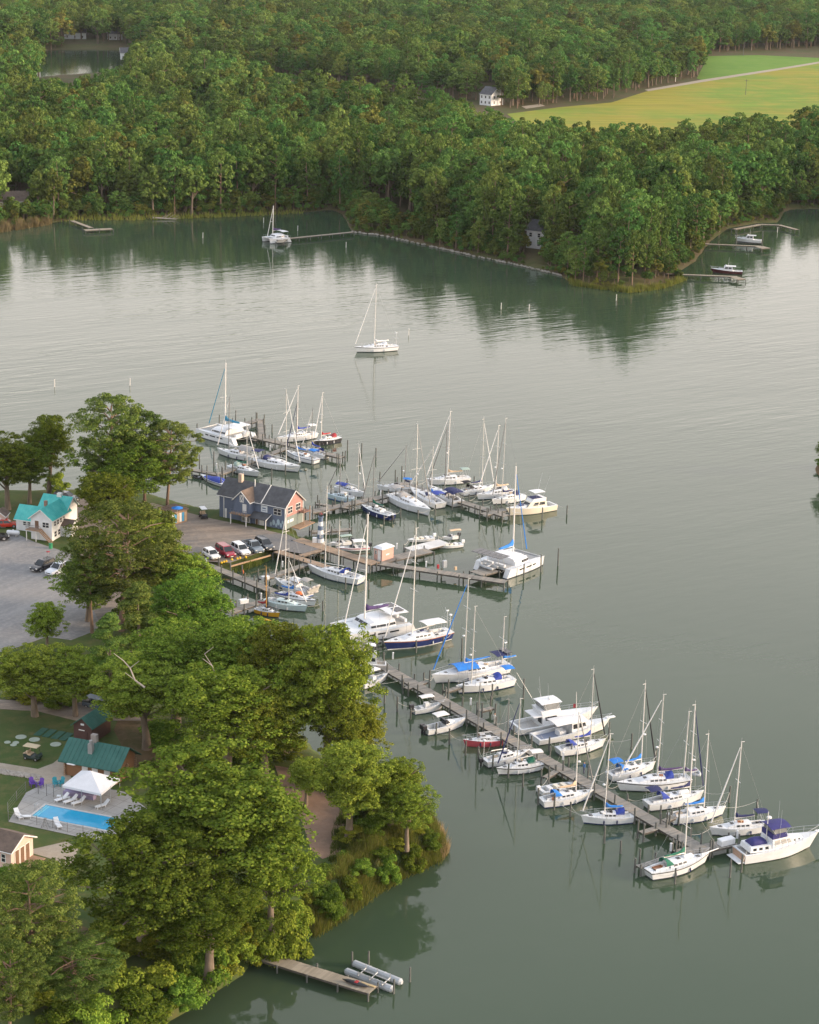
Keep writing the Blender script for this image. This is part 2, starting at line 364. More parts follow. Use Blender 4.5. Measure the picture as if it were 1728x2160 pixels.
nx0, nx1 = -150.0, 30.0; ny0, ny1 = at(300, 2330).y, at(0, 1000).y
X, Y = np.meshgrid(np.arange(nx0, nx1, 1.25), np.arange(ny0, ny1, 1.5))
Hn = near_h(X, Y)
heightfield('ground', X, Y, Hn, GRASSY, 'grassy ground of the marina shore and lawn')

FAR_PX = [(-500, 505), (0, 487), (60, 480), (110, 470), (160, 463), (280, 463), (400, 459), (560, 453), (640, 448), (700, 442), (722, 452), (735, 474), (742, 490), (800, 496), (915, 521),
          (1000, 540), (1100, 561), (1185, 582), (1205, 600), (1260, 607), (1330, 616), (1400, 607), (1448, 588), (1425, 578), (1465, 552), (1490, 520), (1500, 508), (1535, 482), (1600, 470), (1640, 470),
          (1650, 455), (1660, 440), (1800, 440), (1800, 464), (1728, 466), (1900, 480)]
FARP = gp(FAR_PX) + [Vector((6000, 700, 0)), Vector((6000, 11500, 0)), Vector((-6000, 11500, 0)), Vector((-6000, 760, 0))]
POND_PX = [(-60, 166), (60, 158), (78, 150), (66, 140), (96, 106), (180, 104), (262, 106), (285, 128), (240, 150), (180, 156), (90, 162), (0, 176)]
POND = gp(POND_PX)
rows = np.concatenate([np.arange(455, 780, 4.0), np.arange(780, 1800, 12.0), 1800 * 1.12 ** np.arange(0, 17)])
u = np.linspace(-1, 1, 260)
Xf = rows[:, None] * u[None] * 0.34; Yf = np.repeat(rows[:, None], len(u), 1)
Df = np.minimum(sdist(FARP, Xf, Yf), -sdist(POND, Xf, Yf))
FAR_Z = 2.0
Hf = np.where(Df > 0, np.minimum(FAR_Z, 0.10 + Df * 0.16), np.maximum(-2.0, Df * 0.3))
heightfield('far_ground', Xf, Yf, Hf, FARFLOOR, 'brown wooded ground across the creek')

def sheet(name, px, z, m, label, dz=0.0, kind='structure'):
    """flat polygon laid on the level ground; a skirt keeps it a body with thickness"""
    pts = gp(px, z + dz); mb = MB(); n = len(pts)
    mb.v = [tuple(p) for p in pts] + [(p.x, p.y, p.z - 0.03) for p in pts]
    mb.f = [t if Vector((pts[t[1]] - pts[t[0]])).cross(pts[t[2]] - pts[t[0]]).z > 0 else t[::-1] for t in (tuple(t) for t in tessellate_polygon([pts]))]
    mb.f += [(i, (i + 1) % n, n + (i + 1) % n, n + i) for i in range(n)]
    return tag(mb.build(name, m), label, kind=kind)
sheet('gravel_lot', [(-80, 1120), (40, 1128), (70, 1142), (150, 1168), (165, 1180), (185, 1260), (215, 1325), (150, 1350), (98, 1343), (40, 1364), (-60, 1392)], LOW, GRAVEL, 'blue grey gravel parking lot beside the white house', 0.030)
sheet('dirt_yard', [(130, 1048), (200, 1046), (325, 1062), (392, 1080), (452, 1095), (528, 1110), (604, 1128), (628, 1140), (592, 1158), (560, 1161), (485, 1187), (432, 1184), (398, 1165), (330, 1200), (230, 1330), (215, 1325), (185, 1262), (165, 1180), (168, 1130), (162, 1090)], LOW, DIRTLOT, 'pale dirt and gravel yard in front of the blue building', 0.022)
sheet('asphalt_apron', [(540, 1128), (604, 1126), (628, 1138), (676, 1157), (638, 1168), (592, 1160), (566, 1160), (520, 1166), (560, 1146)], LOW, ASPH, 'grey asphalt apron at the head of the pier', 0.040)
sheet('dirt_path', [(580, 1615), (625, 1622), (680, 1668), (722, 1712), (735, 1765), (715, 1800), (680, 1812), (655, 1790), (640, 1740), (622, 1700), (595, 1660)], HIGH, PINKDIRT, 'bare pinkish dirt track under the shore trees', 0.022)
sheet('sand_path', [(-80, 1600), (0, 1609), (80, 1622), (112, 1610), (132, 1594), (150, 1640), (140, 1660), (110, 1672), (88, 1654), (50, 1636), (0, 1624), (-80, 1612)], HIGH, SAND, 'sandy footpath crossing the lawn to the pool', 0.022)
sheet('wood_yard', [(265, 1480), (330, 1520), (420, 1600), (560, 1640), (600, 1660), (560, 1700), (420, 1680), (300, 1640), (270, 1600), (240, 1540)], HIGH, EARTH, 'brown leaf litter behind the cabin', 0.016)
sheet('wood_track', [(-60, 1472), (40, 1478), (150, 1480), (280, 1490), (300, 1520), (160, 1520), (80, 1500), (-60, 1492)], HIGH, DIRTLOT, 'dirt track under the trees behind the lawn', 0.018)
sheet('dirt_bank', [(-60, 1890), (60, 1900), (190, 1960), (250, 2000), (210, 2060), (90, 2080), (-60, 2120)], HIGH, EARTH, 'brown bare slope under the pines', 0.016)
sheet('drive', [(52, 1795), (140, 1775), (165, 1790), (150, 1830), (110, 1812)], HIGH, SAND, 'sandy drive below the pool lawn', 0.022)
sheet('field', [(1070, 240), (1180, 226), (1290, 216), (1372, 190), (1480, 172), (1640, 148), (1850, 112), (2000, 240), (1728, 320), (1400, 350), (1180, 330)], FAR_Z, FIELD, 'yellow green crop field beyond the wood', 0.05)
sheet('green_field', [(1470, 165), (1495, 118), (1600, 116), (1728, 122), (1850, 104), (1850, 110), (1640, 144), (1480, 168)], FAR_Z, FIELD2, 'darker green field across the farm road', 0.05)
sheet('farm_road', [(1360, 189), (1480, 168), (1640, 144), (1850, 110), (1850, 113), (1640, 148), (1480, 173), (1368, 192)], FAR_Z, SAND, 'pale farm road between the two fields', 0.09)
sheet('meadow_edge', [(1100, 224), (1140, 219), (1150, 223), (1110, 229)], FAR_Z, SAND, 'pale drive by the white farmhouse', 0.09)
# ------------------------------------------------------------------ vegetation
BARK = mat('bark', (0.10, 0.08, 0.06), 0.95, 0.3, 2.0, rgb2=(0.24, 0.19, 0.14), stretch=(1, 1, 0.25))
BARKP = mat('pine_bark', (0.13, 0.085, 0.06), 0.95, 0.3, 2.0, rgb2=(0.30, 0.21, 0.15), stretch=(1, 1, 0.25))
DEADW = mat('dead_wood', (0.36, 0.32, 0.28), 0.9, 0.15, 2.0)
LEAF_B = leaf_mat('leaves_broad', (0.08121, 0.145, 0.02222), (0.142, 0.228, 0.03036), (0.2368, 0.3248, 0.0506))
LEAF_O = leaf_mat('leaves_olive', (0.08811, 0.132, 0.01735), (0.1512, 0.2021, 0.02498), (0.2392, 0.2761, 0.04326))
LEAF_P = leaf_mat('needles', (0.06048, 0.1029, 0.02303), (0.1142, 0.1693, 0.03568), (0.1949, 0.2383, 0.05768), 0.25)
LEAF_F = leaf_mat('leaves_far', (0.06451, 0.1249, 0.0307), (0.1075, 0.1908, 0.04252), (0.1613, 0.2486, 0.065), 0.2, 0.2)
REED = leaf_mat('reed_blades', (0.13, 0.19, 0.04), (0.20, 0.26, 0.055), (0.30, 0.30, 0.09), 0.4)
REEDT = leaf_mat('reed_tan', (0.24, 0.19, 0.10), (0.32, 0.25, 0.13), (0.38, 0.30, 0.17), 0.4)

def leaf_faces(P, Nn, size, aspect=1.0, r=rng):
    """one diamond per point, facing about Nn"""
    n = len(P); t = r.normal(size=(n, 3)); U = np.cross(Nn, t); U /= np.linalg.norm(U, axis=1, keepdims=True) + 1e-9
    V = np.cross(Nn, U); V /= np.linalg.norm(V, axis=1, keepdims=True) + 1e-9
    s = (size * r.uniform(0.6, 1.35, n))[:, None]
    q = np.stack([P + U * s * 0.62, P + V * s * 0.62 * aspect, P - U * s * 0.62, P - V * s * 0.62 * aspect], 1)
    return q.reshape(-1, 3), np.arange(4 * n).reshape(-1, 4)
def np_mesh(name, v, f, m):
    me = bpy.data.meshes.new(name); n = len(f); k = f.shape[1]
    me.vertices.add(len(v)); me.vertices.foreach_set('co', np.ascontiguousarray(v, np.float32).ravel())
    me.loops.add(n * k); me.loops.foreach_set('vertex_index', np.ascontiguousarray(f, np.int32).ravel())
    me.polygons.add(n); me.polygons.foreach_set('loop_start', np.arange(0, n * k, k, dtype=np.int32))
    me.update(calc_edges=True); me.validate()
    if m: me.materials.append(m)
    return me

def clump_points(C, rad, flat, per, r):
    """points on the outer, upper shell of each clump"""
    k = len(C); D = r.normal(size=(k, per, 3)); D[..., 2] = np.where(D[..., 2] < -0.25, -D[..., 2] * 0.8, D[..., 2]); D /= np.linalg.norm(D, axis=2, keepdims=True)
    rr = r.uniform(0.55, 1.08, (k, per, 1)) ** 0.6
    P = C[:, None] + D * rr * rad[:, None, None] * np.array([1, 1, flat])
    Nn = D * 0.9 + r.normal(size=D.shape) * 0.42 + np.array([0, 0, 0.22])
    return P.reshape(-1, 3), (Nn / np.linalg.norm(Nn, axis=2, keepdims=True)).reshape(-1, 3)

def make_tree(kind, seed, leaves, size, leafm, limbs=9):
    """a tree 10 m high with crown radius about 3.6 m; returns (trunk mesh, crown mesh)"""
    r = np.random.default_rng(seed); H = 10.0; tb = MB()
    lean = r.normal(size=2) * 0.25
    if kind == 'broad':
        nl = 17 if leaves > 5000 else 9; per_l = 40 if leaves > 5000 else 9
        D = r.normal(size=(nl, 3)); D /= np.linalg.norm(D, axis=1, keepdims=True); D[:, 2] = np.where(D[:, 2] < -0.6, -D[:, 2], D[:, 2])
        LC = D * r.uniform(0.45, 1.0, (nl, 1)) * np.array([2.1, 2.1, 3.1]) + np.array([0, 0, 5.3]); LC[0] = (0, 0, 8.0); LC[1] = (0.3, -0.2, 5.5); LR = r.uniform(1.15, 1.9, nl)
        E = r.normal(size=(nl, per_l, 3)); E /= np.linalg.norm(E, axis=2, keepdims=True)
        C = (LC[:, None] + E * LR[:, None, None] * r.uniform(0.75, 1.05, (nl, per_l, 1)) * np.array([1, 1, 0.9])).reshape(-1, 3)
        C = C[(C[:, 2] > 0.7) & (C[:, 2] < 9.8)]; k = len(C)
        cr = r.uniform(0.18, 0.46, k) * (1.0 if leaves > 5000 else 1.9); flat = 0.85
    elif kind == 'pine':
        zlo = 0.36 if leaves > 5000 else 0.26; k = 230 if leaves > 5000 else 80; z = r.uniform(zlo, 0.985, k); a = r.uniform(0, 2 * math.pi, k)
        prof = np.where(z > 0.8, np.sqrt(np.clip((1.0 - z) / 0.2, 0.02, 1)), 0.62 + 0.38 * (z - zlo) / (0.8 - zlo)) * 3.0
        rr = prof * r.uniform(0.2, 1.1, k) ** 0.6
        C = np.stack([rr * np.cos(a), rr * np.sin(a), z * H], 1); cr = r.uniform(0.25, 0.6, k) * (1.0 if leaves > 5000 else 1.6); flat = 0.65
    elif kind == 'cone':
        k = 70; z = r.uniform(0.10, 0.98, k) ** 0.9; a = r.uniform(0, 2 * math.pi, k)
        rr = (1.05 - z) * 2.9 * r.uniform(0.3, 1.05, k) ** 0.5
        C = np.stack([rr * np.cos(a), rr * np.sin(a), z * H], 1); cr = r.uniform(0.4, 0.85, k) * (1.2 - 0.5 * z); flat = 0.6
    else:                                        # shrub
        k = 34; D = r.normal(size=(k, 3)); D /= np.linalg.norm(D, axis=1, keepdims=True); D[:, 2] = abs(D[:, 2])
        C = D * (r.uniform(0.3, 1.0, k) ** 0.5)[:, None] * np.array([4.2, 4.2, 7.2]) + np.array([0, 0, 0.8]); cr = r.uniform(0.9, 1.9, k); flat = 0.85
    C[:, :2] += lean * (C[:, 2:] / H)
    P, Nn = clump_points(C, cr, flat, max(8, leaves // k), r)
    crown = np_mesh('crown', *leaf_faces(P, Nn, size, 0.8 if kind != 'pine' else 0.55, r), leafm)
    top = 9.2 if kind in ('pine', 'cone') else 7.2
    r0 = {'broad': 0.26, 'pine': 0.17, 'cone': 0.15, 'shrub': 0.08}[kind]
    if kind == 'shrub': top = 5.0
    prev = Vector((0, 0, -0.6)); pr = r0 * 1.3
    for i in range(1, 6):
        t = i / 5; q = Vector((lean[0] * t + 0.06 * math.sin(seed + 3 * t), lean[1] * t + 0.06 * math.cos(seed * 2 + 4 * t), top * t)); nr = r0 * (1.05 - 0.85 * t)
        tb.tube(prev, q, pr, nr, 7, cap=False); prev, pr = q, nr
    order = r.permutation(k)[:limbs]
    for j in order:
        c = Vector(C[j]); z0 = max(0.18 * H, c.z * (0.62 if kind == 'broad' else 0.93)); z0 = min(z0, top * 0.95)
        s = Vector((lean[0] * z0 / H, lean[1] * z0 / H, z0)); mid = s.lerp(c, 0.55) + Vector((0, 0, 0.25))
        tb.tube(s, mid, r0 * 0.42, r0 * 0.26, 5, False); tb.tube(mid, c, r0 * 0.26, r0 * 0.08, 5, False)
    return tb.mesh('trunk', BARKP if kind == 'pine' else BARK, True), crown

def plant(mesh_pair, name, loc, scale, rz, label, cat='tree', group=None, parts=('trunk', 'crown')):
    e = empty(name, loc, rz, label, cat, group); e.scale = scale
    for me, pn in zip(mesh_pair, parts):
        o = bpy.data.objects.new(pn, me); col.objects.link(o); o.parent = e
    return e

# near trees: detailed
NEAR_T = {'oak': [make_tree('broad', 11, 52000, 0.098, LEAF_B, 16), make_tree('broad', 12, 48000, 0.098, LEAF_B, 16)],
          'olive': [make_tree('broad', 13, 46000, 0.098, LEAF_O, 18), make_tree('broad', 14, 42000, 0.102, LEAF_O, 18)],
          'pine': [make_tree('pine', 21, 36000, 0.115, LEAF_P, 30), make_tree('pine', 22, 36000, 0.115, LEAF_P, 30)],
          'thin': [make_tree('broad', 31, 6500, 0.17, LEAF_O, 22)],
          'cone': [make_tree('cone', 41, 26000, 0.11, LEAF_P, 10)],
          'shrub': [make_tree('shrub', 51, 9000, 0.34, LEAF_B, 8), make_tree('shrub', 52, 9000, 0.34, LEAF_O, 8)]}
CROWN_R = {'oak': 3.15, 'olive': 3.15, 'pine': 3.1, 'thin': 3.3, 'cone': 3.0, 'shrub': 5.4}
def near_tree(kind, v, bx, by, ty, wpx, name, label):
    z = float(near_z(0, at(bx, by, 2).y)); p = at(bx, by, z); h = rise(p, ty)
    s = F_PX / (p - CAM_P).length; rad = wpx / 2 / s / CROWN_R[kind]
    k = NEAR_T[kind][v % len(NEAR_T[kind])]
    return plant(k, name, p - Vector((0, 0, 0.1)), (rad, rad, h / 10.0), random.uniform(0, 6.28), label)
for a in [
    ('olive', 0, 102, 1046, 862, 125, 'oak_tree', 'thin brownish oak on the shore left of the pine clump, water showing through it'),
    ('oak', 1, 18, 1075, 898, 150, 'oak_tree', 'dark broad tree at the left edge behind the teal roofed house'),
    ('oak', 0, 62, 1062, 925, 110, 'oak_tree', 'dark rounded tree just left of the thin brownish shore oak'),
    ('shrub', 0, 122, 1042, 985, 62, 'shore_bush', 'small dark bush at the foot of the thin shore oak'),
    ('pine', 0, 238, 1085, 832, 165, 'pine_tree', 'tallest pine of the clump left of the blue building, its top against the water'),
    ('pine', 1, 352, 1085, 890, 140, 'pine_tree', 'pine leaning over the water nearest the blue building'),
    ('pine', 0, 305, 1078, 868, 130, 'pine_tree', 'pine between the tallest pine and the one nearest the blue building'),
    ('oak', 1, 268, 1095, 898, 225, 'oak_tree', 'broad bright green tree in front of the tallest pine'),
    ('olive', 0, 222, 1140, 985, 150, 'oak_tree', 'dark rounded tree right of the teal roofed house'),
    ('pine', 1, 255, 1330, 1062, 240, 'pine_tree', 'big spreading pine between the white house and the row of cars'),
    ('olive', 1, 345, 1300, 1130, 165, 'oak_tree', 'golden lit tree left of the row of cars'),
    ('pine', 1, 195, 1335, 1130, 130, 'pine_tree', 'slender pine beside the parked pickup on the gravel lot'),
    ('olive', 0, 100, 1378, 1264, 95, 'small_tree', 'small round lone tree on the edge of the gravel lot'),
    ('oak', 1, 400, 1400, 1192, 190, 'oak_tree', 'dense green tree below the lawn strip of the row of cars'),
    ('cone', 0, 300, 1420, 1225, 190, 'cedar_tree', 'dark conical cedar left of the dense green trees'),
    ('cone', 0, 235, 1450, 1290, 150, 'cedar_tree', 'smaller dark cedar by the bare earth of the gravel lot'),
    ('oak', 0, 500, 1545, 1282, 230, 'oak_tree', 'bright green tree just below the yellow hulled sailboat'),
    ('oak', 1, 370, 1530, 1300, 260, 'oak_tree', 'broad green tree in the middle of the shore wood'),
    ('olive', 1, 600, 1590, 1290, 200, 'oak_tree', 'olive tree at the water edge left of the white catamaran'),
    ('olive', 0, 690, 1630, 1300, 240, 'oak_tree', 'olive brown tree overhanging the slips beside the long pier'),
    ('olive', 1, 715, 1650, 1430, 150, 'oak_tree', 'lower olive tree overhanging the water by the small motorboats'),
    ('olive', 0, 470, 1640, 1385, 290, 'oak_tree', 'wide olive tree with bare pale branches behind the big round oak'),
    ('olive', 1, 560, 1640, 1420, 200, 'oak_tree', 'golden olive tree behind the dirt track'),
    ('oak', 0, 310, 1580, 1375, 230, 'oak_tree', 'green tree with a dead fork behind the green roofed shed'),
    ('oak', 1, 75, 1512, 1350, 190, 'oak_tree', 'leafy tree at the left edge above the golf cart lawn'),
    ('oak', 0, 160, 1512, 1362, 150, 'oak_tree', 'many stemmed green tree behind the green roofed shed, left of the hidden car'),
    ('shrub', 1, 30, 1420, 1370, 130, 'bush', 'reddish green bush along the edge of the gravel lot'),
    ('shrub', 0, 225, 1410, 1370, 130, 'bush', 'low green bush between the two cedars and the lot'),
    ('oak', 0, 470, 1950, 1572, 440, 'oak_tree', 'huge round oak beside the swimming pool'),
    ('oak', 1, 300, 2010, 1700, 330, 'oak_tree', 'dark green oak in front of the pool, lower left of the huge round oak'),
    ('olive', 1, 575, 1968, 1715, 190, 'oak_tree', 'olive oak on the bank right of the huge round oak'),
    ('olive', 0, 440, 2050, 1850, 250, 'oak_tree', 'golden tree on the bank above the small dock'),
    ('oak', 0, 735, 1772, 1548, 215, 'oak_tree', 'tall tree with a bare trunk at the tip of the point'),
    ('olive', 0, 820, 1752, 1585, 165, 'oak_tree', 'spreading tree over the reeds at the tip of the point'),
    ('oak', 1, 858, 1785, 1640, 125, 'oak_tree', 'low tree nearest the reeds at the tip of the point'),
    ('oak', 0, 390, 1320, 1150, 175, 'oak_tree', 'dense tree between the golden lit tree and the grey dock below the cars'),
    ('oak', 1, 185, 1310, 1165, 150, 'oak_tree', 'leafy tree filling in left of the big spreading pine'),
    ('oak', 1, 610, 1580, 1330, 230, 'oak_tree', 'full green tree at the water edge below the white catamaran bow'),
    ('olive', 0, 760, 1645, 1475, 120, 'oak_tree', 'outermost low tree overhanging the small motorboats'),
    ('oak', 0, 645, 1700, 1590, 110, 'oak_tree', 'young tree screening the top of the dirt track'),
    ('oak', 0, 300, 1230, 1060, 190, 'oak_tree', 'round green tree behind the big spreading pine'),
    ('pine', 0, 80, 2110, 1828, 215, 'pine_tree', 'pine below the brown roofed cottage'),
    ('pine', 1, 165, 2140, 1985, 200, 'pine_tree', 'lower pine at the bottom left, on the bank'),
    ('pine', 0, 20, 2200, 1990, 150, 'pine_tree', 'pine cut by the lower left corner'),
    ('oak', 0, 30, 1930, 1830, 150, 'oak_tree', 'green tree beside the brown roofed cottage'),
]: near_tree(*a)
for i, (bx, by, ty, wpx) in enumerate([(250, 2130, 2040, 150), (330, 2120, 2035, 140), (400, 2085, 2000, 130), (450, 2060, 1985, 120), (500, 2030, 1965, 100), (300, 2160, 2080, 150), (200, 2190, 2090, 150),
                                     (120, 2200, 2110, 130), (560, 1985, 1925, 110), (620, 1960, 1890, 100), (680, 1925, 1860, 95), (700, 1880, 1815, 100), (735, 1850, 1795, 80), (790, 1790, 1730, 90), (380, 2130, 2060, 120), (770, 1830, 1785, 60), (540, 1960, 1900, 90), (640, 1930, 1870, 80)]):
    z = float(near_z(0, at(bx, by, 2).y)); p = at(bx, by, 0.9); s = F_PX / (p - CAM_P).length; h = rise(p, ty); rad = wpx / 2 / s / CROWN_R['shrub']
    plant(NEAR_T['shrub'][i % 2], 'bank_shrub', p, (rad, rad, h / 9.0), random.uniform(0, 6.28), 'leafy shrub on the steep bank along the lower shore', 'shrub', 'shrubs on the lower bank', ('stem', 'foliage'))

for i, (bx, by, ty, wpx) in enumerate([(330, 1970, 1900, 150), (250, 2000, 1930, 130), (200, 2060, 1990, 110), (400, 1990, 1910, 140), (470, 1985, 1905, 130), (520, 1960, 1890, 110), (560, 1900, 1830, 120), (60, 1500, 1450, 110), (130, 1515, 1465, 90), (190, 1470, 1420, 90),
                                     (350, 1590, 1520, 130), (430, 1640, 1560, 140), (520, 1650, 1580, 120), (610, 1620, 1555, 110), (420, 1440, 1370, 120), (480, 1480, 1400, 120), (540, 1560, 1480, 120), (260, 1530, 1470, 100), (700, 1690, 1630, 90), (60, 2150, 2070, 150), (20, 2080, 2010, 120), (120, 2060, 2000, 90), (760, 1740, 1690, 90), (330, 1350, 1280, 130), (290, 1300, 1240, 110), (600, 1990, 1900, 130), (560, 2000, 1930, 110), (330, 2040, 1940, 150), (440, 2070, 1960, 130), (280, 2030, 1950, 120), (480, 2000, 1900, 120), (740, 1800, 1740, 80), (780, 1790, 1720, 90), (820, 1770, 1705, 90), (850, 1745, 1690, 80), (870, 1780, 1735, 70), (800, 1830, 1785, 70), (835, 1810, 1765, 70), (760, 1860, 1810, 70), (890, 1765, 1725, 60), (905, 1790, 1750, 60), (870, 1815, 1775, 60), (820, 1845, 1800, 60), (740, 1890, 1840, 60), (700, 1920, 1865, 70), (780, 1815, 1765, 70), (600, 1975, 1890, 110), (520, 2010, 1930, 90), (390, 2030, 1960, 110), (230, 2090, 2020, 110), (590, 1900, 1835, 90)]):
    p = at(bx, by, 1.5); p.z = float(near_h(p.x, p.y)); s = F_PX / (p - CAM_P).length; h = rise(p, ty); rad = wpx / 2 / s / CROWN_R['shrub']
    plant(NEAR_T['shrub'][i % 2], 'understory_shrub', p, (rad, rad, h / 9.0), random.uniform(0, 6.28), 'leafy understory shrub between the trees of the near shore wood', 'shrub', 'shrubs under the near trees', ('stem', 'foliage'))

# pale dead limbs in the wide olive tree
for (x0, y0, pts, lab) in [((455), 1535, [(452, 1480), (460, 1440), (448, 1405), (432, 1380)], 'pale bare limb rising in the middle of the wide olive tree'),
                           ((470), 1510, [(500, 1490), (520, 1475)], 'pale bare limb bending right in the wide olive tree'),
                           ((305), 1450, [(285, 1435), (275, 1410), (262, 1395)], 'pale dead fork in the green tree behind the shed')]:
    base = at(x0, 1625, HIGH); mb = MB(); prev = None
    for i, (x, y) in enumerate([(x0, y0)] + pts):
        q = base + Vector((0, -2.2, 0)); hh = rise(q, y); sx = (x - proj(q + Vector((0, 0, hh)))[0]) / (F_PX / (q - CAM_P).length)
        q = q + Vector((sx, 0, hh))
        if prev is not None: mb.tube(prev, q, 0.16 - 0.025 * i, 0.13 - 0.025 * i, 6); mb.tube(q, q + Vector((1.2 * (-1) ** i, -0.3, 1.1)), 0.06, 0.03, 5)
        prev = q
    tag(mb.build('dead_limb', DEADW), lab, 'branch')

# reeds
def reeds(name, px, z, n, h, wd, m, label, hug=False):
    P = gp(px, z); xs = [p.x for p in P]; ys = [p.y for p in P]
    x = rng.uniform(min(xs), max(xs), n * 4); y = rng.uniform(min(ys), max(ys), n * 4); pat = np.sin(x * 1.3 + 2 * np.sin(y * 0.9)) + np.sin(y * 1.7 + 1.5 * np.sin(x * 1.1)) + rng.normal(size=len(x)) * 0.8; k = (sdist(P, x, y) > rng.uniform(0, 0.9, len(x))) & (pat > -0.5); x, y = x[k][:n], y[k][:n]
    n = len(x); a = rng.uniform(0, 6.28, n); hh = h * rng.uniform(0.45, 1.2, n) * (0.85 + 0.3 * np.sin(x * 0.8 + y * 0.6)); b = rng.normal(size=(n, 2)) * 0.22 * h
    z0 = (np.full(n, z - 0.3) if not hug else near_h(x, y) - 0.15); ux, uy = np.cos(a) * wd, np.sin(a) * wd
    v = np.stack([np.stack([x - ux, y - uy, z0], 1), np.stack([x + ux, y + uy, z0], 1), np.stack([x + b[:, 0], y + b[:, 1], z0 + hh + 0.3], 1)], 1).reshape(-1, 3)
    o = bpy.data.objects.new(name, np_mesh(name, v, np.arange(3 * n).reshape(-1, 3), m)); col.objects.link(o)
    return tag(o, label, 'reeds', kind='stuff')
reeds('reeds', [(770, 1770), (830, 1722), (885, 1722), (930, 1758), (948, 1795), (928, 1822), (868, 1846), (800, 1888), (738, 1936), (662, 1980), (640, 1950), (720, 1870)], 0.25, 26000, 1.3, 0.06, REED, 'marsh reeds fringing the tip of the point', True)
reeds('dry_reeds', [(905, 1728), (935, 1756), (950, 1795), (930, 1818), (925, 1790), (910, 1755)], 0.2, 1800, 1.5, 0.06, REEDT, 'brown dry reeds on the outer rim of the point')
reeds('slip_reeds', [(485, 1200), (545, 1180), (582, 1165), (582, 1169), (550, 1190), (500, 1208), (488, 1207)], 0.3, 3000, 1.1, 0.05, REED, 'green marsh grass along the bank below the row of cars')
reeds('bank_grass', [(690, 1660), (780, 1690), (860, 1712), (800, 1790), (730, 1870), (690, 1880), (700, 1800), (720, 1760)], 0, 12000, 0.7, 0.07, leaf_mat('bank_grass_blades', (0.085, 0.115, 0.028), (0.12, 0.16, 0.035), (0.18, 0.19, 0.06)), 'rough olive grass on the bank of the point', True)
reeds('far_reeds', [(-60, 492), (0, 490), (110, 473), (112, 466), (60, 474), (-60, 486)], 0.3, 4000, 3.0, 0.14, REEDT, 'tan reed bed on the far left shore')
reeds('far_marsh_grass', [(110, 471), (160, 464), (280, 464), (400, 460), (560, 454), (640, 449), (640, 446), (400, 456), (160, 460)], 0.25, 6000, 1.8, 0.14, REED, 'yellow green marsh grass along the far shore')
reeds('point_grass', [(1190, 585), (1205, 602), (1260, 609), (1330, 618), (1400, 609), (1450, 590), (1440, 586), (1390, 602), (1320, 608), (1240, 600)], 0.25, 5000, 1.6, 0.14, REED, 'low grass and scrub along the waterline of the pine point')

# ------------------------------------------------------------------ the far wood
FAR_T = [make_tree('broad', 61, 3600, 0.40, LEAF_F, 6), make_tree('broad', 62, 3600, 0.40, LEAF_F, 6), make_tree('pine', 63, 3000, 0.38, LEAF_F, 8), make_tree('pine', 64, 3000, 0.38, LEAF_F, 8),
         make_tree('broad', 65, 3200, 0.40, leaf_mat('leaves_far_olive', (0.0799, 0.1052, 0.02309), (0.1225, 0.1526, 0.03271), (0.1811, 0.1999, 0.05288), 0.2, 0.2), 6), make_tree('cone', 66, 2600, 0.36, LEAF_F, 4)]
FNAME = ['broadleaf_tree', 'broadleaf_tree', 'pine_tree', 'pine_tree', 'olive_tree', 'cedar_tree']
VIS_FIELD = [(1060, 236), (1180, 226), (1290, 216), (1372, 190), (1478, 168), (1488, 118), (1560, 114), (1700, 116), (1900, 98), (1900, 176), (1728, 214), (1660, 232), (1560, 228), (1480, 246), (1360, 254), (1250, 250), (1160, 242), (1080, 240)]
VIS_POND = [(70, 160), (66, 142), (96, 104), (258, 103), (276, 126), (235, 142), (180, 152), (100, 160)]
VIS_HOUSE = [(1008, 168), (1052, 168), (1052, 214), (1008, 214)]
VIS_LEFT = [(0, 408), (62, 408), (62, 446), (0, 446)]
VIS_POINT = [(1114, 484), (1148, 484), (1148, 512), (1114, 512)]
VIS_SHED = [(536, 402), (580, 402), (580, 424), (536, 424)]
VIS_ROOFS = [(140, 68), (262, 68), (262, 96), (140, 96)]
NO_BASE = [gp([(720, 440), (880, 468), (905, 518), (742, 492)]), gp([(1530, 486), (1545, 468), (1600, 462), (1650, 462), (1650, 474)]), gp([(1240, 604), (1250, 598), (1300, 598), (1300, 608)])]
NO_BASE.append(gp([(330, 152), (600, 172), (850, 204), (1085, 238), (1180, 330), (1085, 318), (850, 268), (600, 222), (330, 172)]))
FIELDP = gp([(1070, 240), (1180, 226), (1290, 216), (1372, 190), (1475, 168), (1490, 116), (1850, 100), (2000, 240), (1728, 320), (1400, 350), (1180, 330)])
def far_points():
    out = []
    y = 470.0
    while y < 2500:
        st = 7.0 if y < 900 else (7.8 if y < 1300 else 9.2)
        xw = 0.225 * y + 40; xs = np.arange(-xw, xw, st); out.append(np.stack([xs + rng.uniform(-.42, .42, len(xs)) * st, np.full(len(xs), y) + rng.uniform(-.42, .42, len(xs)) * st, np.full(len(xs), st)], 1)); y += st
    return np.concatenate(out)
fp = far_points()
dl = np.minimum(sdist(FARP, fp[:, 0], fp[:, 1]), -sdist(POND, fp[:, 0], fp[:, 1]))
ok = (dl > 1.2) & (sdist(FIELDP, fp[:, 0], fp[:, 1]) < 1.0)
for nb in NO_BASE: ok &= sdist(nb, fp[:, 0], fp[:, 1]) < 0
fp, dl = fp[ok], dl[ok]; n = len(fp)
patch_n = np.sin(fp[:, 0] * 0.021 + 1.7 * np.sin(fp[:, 1] * 0.011)) + np.sin(fp[:, 1] * 0.019 + fp[:, 0] * 0.007)
